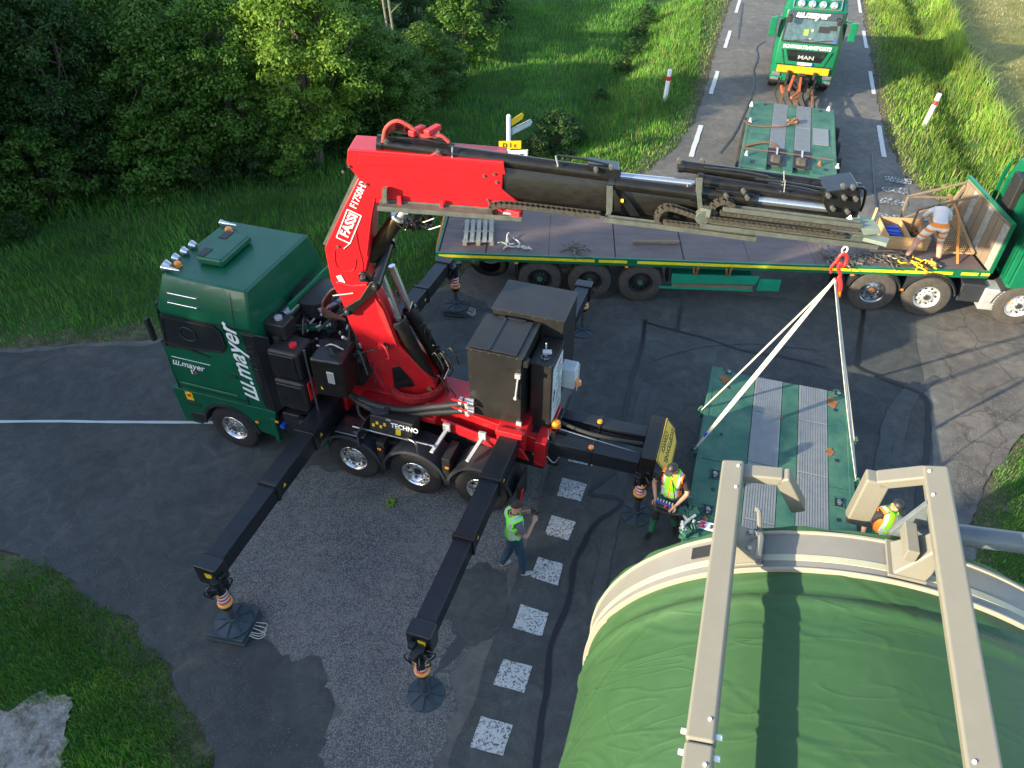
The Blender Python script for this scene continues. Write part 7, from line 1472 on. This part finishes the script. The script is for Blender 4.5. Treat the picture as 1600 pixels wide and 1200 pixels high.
# photographer in profile
pp = dict(stand); pp.update(kn_l=(-.0, .13, .50), an_l=(-.16, .16, .10), toe_l=(.02, .18, .035), kn_r=(.10, -.12, .50), an_r=(.10, -.15, .09), toe_r=(.28, -.18, .035),
          el_r=(.10, -.25, 1.17), wr_r=(.28, -.15, 1.35), ha_r=(.33, -.10, 1.42), pn_r=(0, 1, 0), el_l=(.14, .25, 1.18), wr_l=(.29, .12, 1.33), ha_l=(.33, .07, 1.37), pn_l=(0, 0, 1), face=(.2, -.0, 1.62), head=(.04, 0, 1.69))
pl_ = GP(803, 892); person(W, (pl_.x, pl_.y, .012), rad(22), 'photographer in lime reflective vest, dark jeans and light shoes holding a camera', pp, dict(top='greyc', legs='denim', shoes='shoe', vlow=-.17), v_ph)
cmr = thing('photo_camera', 'black camera held up by the photographer in the lime vest', 'camera', W, (pl_.x, pl_.y, .012), rad(22))
mb = MB(); mb.box((.345, -.01, 1.43), (.07, .14, .10)); mb.box((.34, -.01, 1.49), (.05, .05, .04)); mb.obj('camera_body', 'plast', cmr, .01); mb = MB(); mb.cyl((.37, -.01, 1.42), (.47, -.01, 1.41), .038, n=16); mb.obj('lens', 'plast', cmr)
mb = MB(); mb.tube(curve_pts([(.33, .06, 1.47), (.16, .10, 1.56), (-.07, 0, 1.56), (.12, -.10, 1.56), (.33, -.08, 1.47)], 6), .008, 6); mb.obj('neck_strap', 'plast', cmr)
# crane operator
po = dict(stand); po.update(head=(.07, -.03, 1.68), face=(.2, -.06, 1.50), neck=(.02, -.01, 1.55), el_l=(.05, .30, 1.20), wr_l=(.28, .18, 1.06), ha_l=(.36, .12, 1.04), el_r=(.05, -.30, 1.20), wr_r=(.26, -.18, 1.04), ha_r=(.35, -.12, 1.02), pn_l=(0, 0, -1), pn_r=(0, 0, -1),
          kn_r=(.14, -.15, .52), an_r=(.20, -.16, .09), toe_r=(.38, -.22, .035), kn_l=(-.02, .15, .5), an_l=(-.14, .17, .09), toe_l=(.04, .22, .035))
ol = GP(1035, 828); person(W, (ol.x, ol.y, .01), rad(-118), 'crane operator in orange and yellow vest and green trousers working a remote control', po, dict(top='wblack', legs='wgreen', shoes='wblack', knee='wblack'), v_op, 'plast')
rc = thing('remote_control', 'black remote control box hanging in front of the crane operator', 'remote control', W, (ol.x, ol.y, .01), rad(-118))
mb = MB(); mb.box((.30, 0, 1.00), (.17, .30, .10), ry=rad(10)); rb_ = mb.obj('control_box', 'plast', rc, .02); mb = MB()
for i in range(6): mb.cyl((.30, -.13+.052*i, 1.05), (.30, -.13+.052*i, 1.12), .010, n=8)
mb.obj('control_lever', 'alu', rc); mb = MB(); mb.cyl((.37, .03, 1.04), (.37, .03, 1.08), .02, n=12); mb.obj('stop_button', 'redp', rc); mb = MB(); mb.box((.31, 0, 1.062), (.1, .30, .008), ry=rad(10)); mb.obj('control_panel', mat('blue panel', (.03, .05, .2), .5), rc)
mb = MB(); mb.tube([(.36, -.28, .97), (.4, 0, .93), (.36, .28, .97)], .02, 8); mb.obj('guard_bar', 'plast', rc)
mb = MB(); mb.tube(curve_pts([(.22, .15, 1.03), (.17, .09, 1.25), (.13, .02, 1.45), (0, .0, 1.56), (-.1, -.05, 1.5)], 6), .01, 6); mb.obj('shoulder_strap', 'plast', rc)
# second worker beside the platform
p2 = dict(stand); p2.update(head=(.06, 0, 1.69), face=(.2, .0, 1.52), el_l=(-.02, .30, 1.18), wr_l=(.14, .24, .96), ha_l=(.2, .2, .9), el_r=(-.06, -.33, 1.20), wr_r=(.06, -.38, .94), ha_r=(.08, -.37, .86), pn_l=(0, -1, 0), pn_r=(0, 1, 0))
w2_ = GP(1399, 786, 1.69); person(W, (w2_.x, w2_.y, .01), rad(-78), 'worker with black cap and orange and yellow vest standing right of the platform', p2, dict(top='wblack', legs='wgreen', shoes='wblack', knee='wblack'), v_op, 'plast')
# bending worker on the flatbed
m_ot = bands('orange striped trousers', (.72, .66, .58), (.80, .24, .03), 'Z', [(.66, .72), (.50, .55)], extra=[('Z', .80, .87, (.80, .24, .03))])  # whitish base puts the sun's overexposure into the orange cloth colour
pb = dict(pelvis=(0, 0, .80), chest=(.36, 0, .98), neck=(.52, 0, .93), head=(.64, .0, .88), face=(.66, 0, .70), sh_l=(.42, .19, .93), sh_r=(.42, -.19, .93), hip_l=(-.0, .11, .77), hip_r=(0, -.11, .77), kn_l=(.10, .27, .44), an_l=(-.10, .42, .09), toe_l=(.08, .50, .035), kn_r=(.17, -.16, .43), an_r=(.0, -.22, .09), toe_r=(.18, -.27, .035),
          el_l=(.55, .28, .66), wr_l=(.62, .18, .44), ha_l=(.64, .14, .36), el_r=(.55, -.28, .66), wr_r=(.60, -.18, .42), ha_r=(.62, -.14, .34), pn_l=(-1, 0, 0), pn_r=(-1, 0, 0))
person(S, (11.28, .50, DZ+.012), rad(75), 'worker in white t-shirt and orange striped trousers bending over on the flatbed', pb, dict(top='whitec', legs=m_ot, shoes='wblack', shorts=True), None, None).scale = (1.12, 1.12, 1.12)

SPLIT = {'boom_knuckle', 'side_deflector', 'hydraulic_pipe', 'lifting_lug', 'axles', 'mudflap', 'grab_rail', 'pipe_clamp', 'load_hook', 'headboard_frame', 'hose_clamp', 'front_coupling', 'bumper_slot', 'side_truss', 'side_locker', 'pipe', 'foot_bolt', 'beam_bolt', 'fitting', 'dash_screen', 'dashboard_item', 'spare_wheel', 'side_wheel', 'chassis_load', 'headlight', 'drawbar_lock', 'hose_fitting', 'silencer', 'steering', 'hatch_vent', 'lower_cab', 'marker_lamp', 'tank_handle', 'battery_fitting', 'mounting_rail', 'subframe_plate', 'air_grille', 'step', 'cable_duct', 'boom_flange', 'tread_rib_x', 'panel_gap', 'door_seam', 'bracket', 'handle_bracket', 'air_hose', 'drawbar', 'blue_fitting', 'hose_coupling', 'support_frame', 'link_pin', 'windscreen_seal', 'window_seal', 'lamp_rack', 'board_border', 'warning_sticker', 'lid_rib', 'rear_shelf', 'pivot_pin', 'bolt', 'door_lever', 'side_guard', 'gland'}
def split_islands(o):
    me = o.data; n = len(me.vertices); par = list(range(n))
    def find(i):
        while par[i] != i: par[i] = par[par[i]]; i = par[i]
        return i
    for e in me.edges:
        a, b_ = find(e.vertices[0]), find(e.vertices[1])
        if a != b_: par[a] = b_
    groups = {}
    for p in me.polygons: groups.setdefault(find(p.vertices[0]), []).append(p)
    if not 1 < len(groups) <= 60: return
    base = o.name.split('.')[0]
    for k, ps in enumerate(groups.values()):
        ids = sorted({v for p in ps for v in p.vertices}); mp_ = {v: i for i, v in enumerate(ids)}
        nm = bpy.data.meshes.new(base); nm.from_pydata([tuple(me.vertices[v].co) for v in ids], [], [[mp_[v] for v in p.vertices] for p in ps])
        for m_ in me.materials: nm.materials.append(m_)
        nm.polygons.foreach_set('use_smooth', [True]*len(ps)); nm.set_sharp_from_angle(angle=rad(32))
        if k == 0: o.data = nm
        else: c = o.copy(); c.data = nm; COL.objects.link(c); c.name = {'axles': 'axle'}.get(base, base)
for o in list(COL.objects):
    if o.type == 'MESH' and o.name.split('.')[0] in SPLIT and not o.children: split_islands(o)
# ================================================================== TIDY THE HIERARCHY: thing > part > sub-part
def depth(o):
    d = 0
    while o.parent is not None: o = o.parent; d += 1
    return d
bpy.context.view_layer.update()
for o in list(COL.objects):
    if depth(o) == 2 and len(o.children):
        o.parent = o.parent.parent
for o in list(COL.objects):
    if depth(o) == 2 and len(o.children):
        o.parent = o.parent.parent
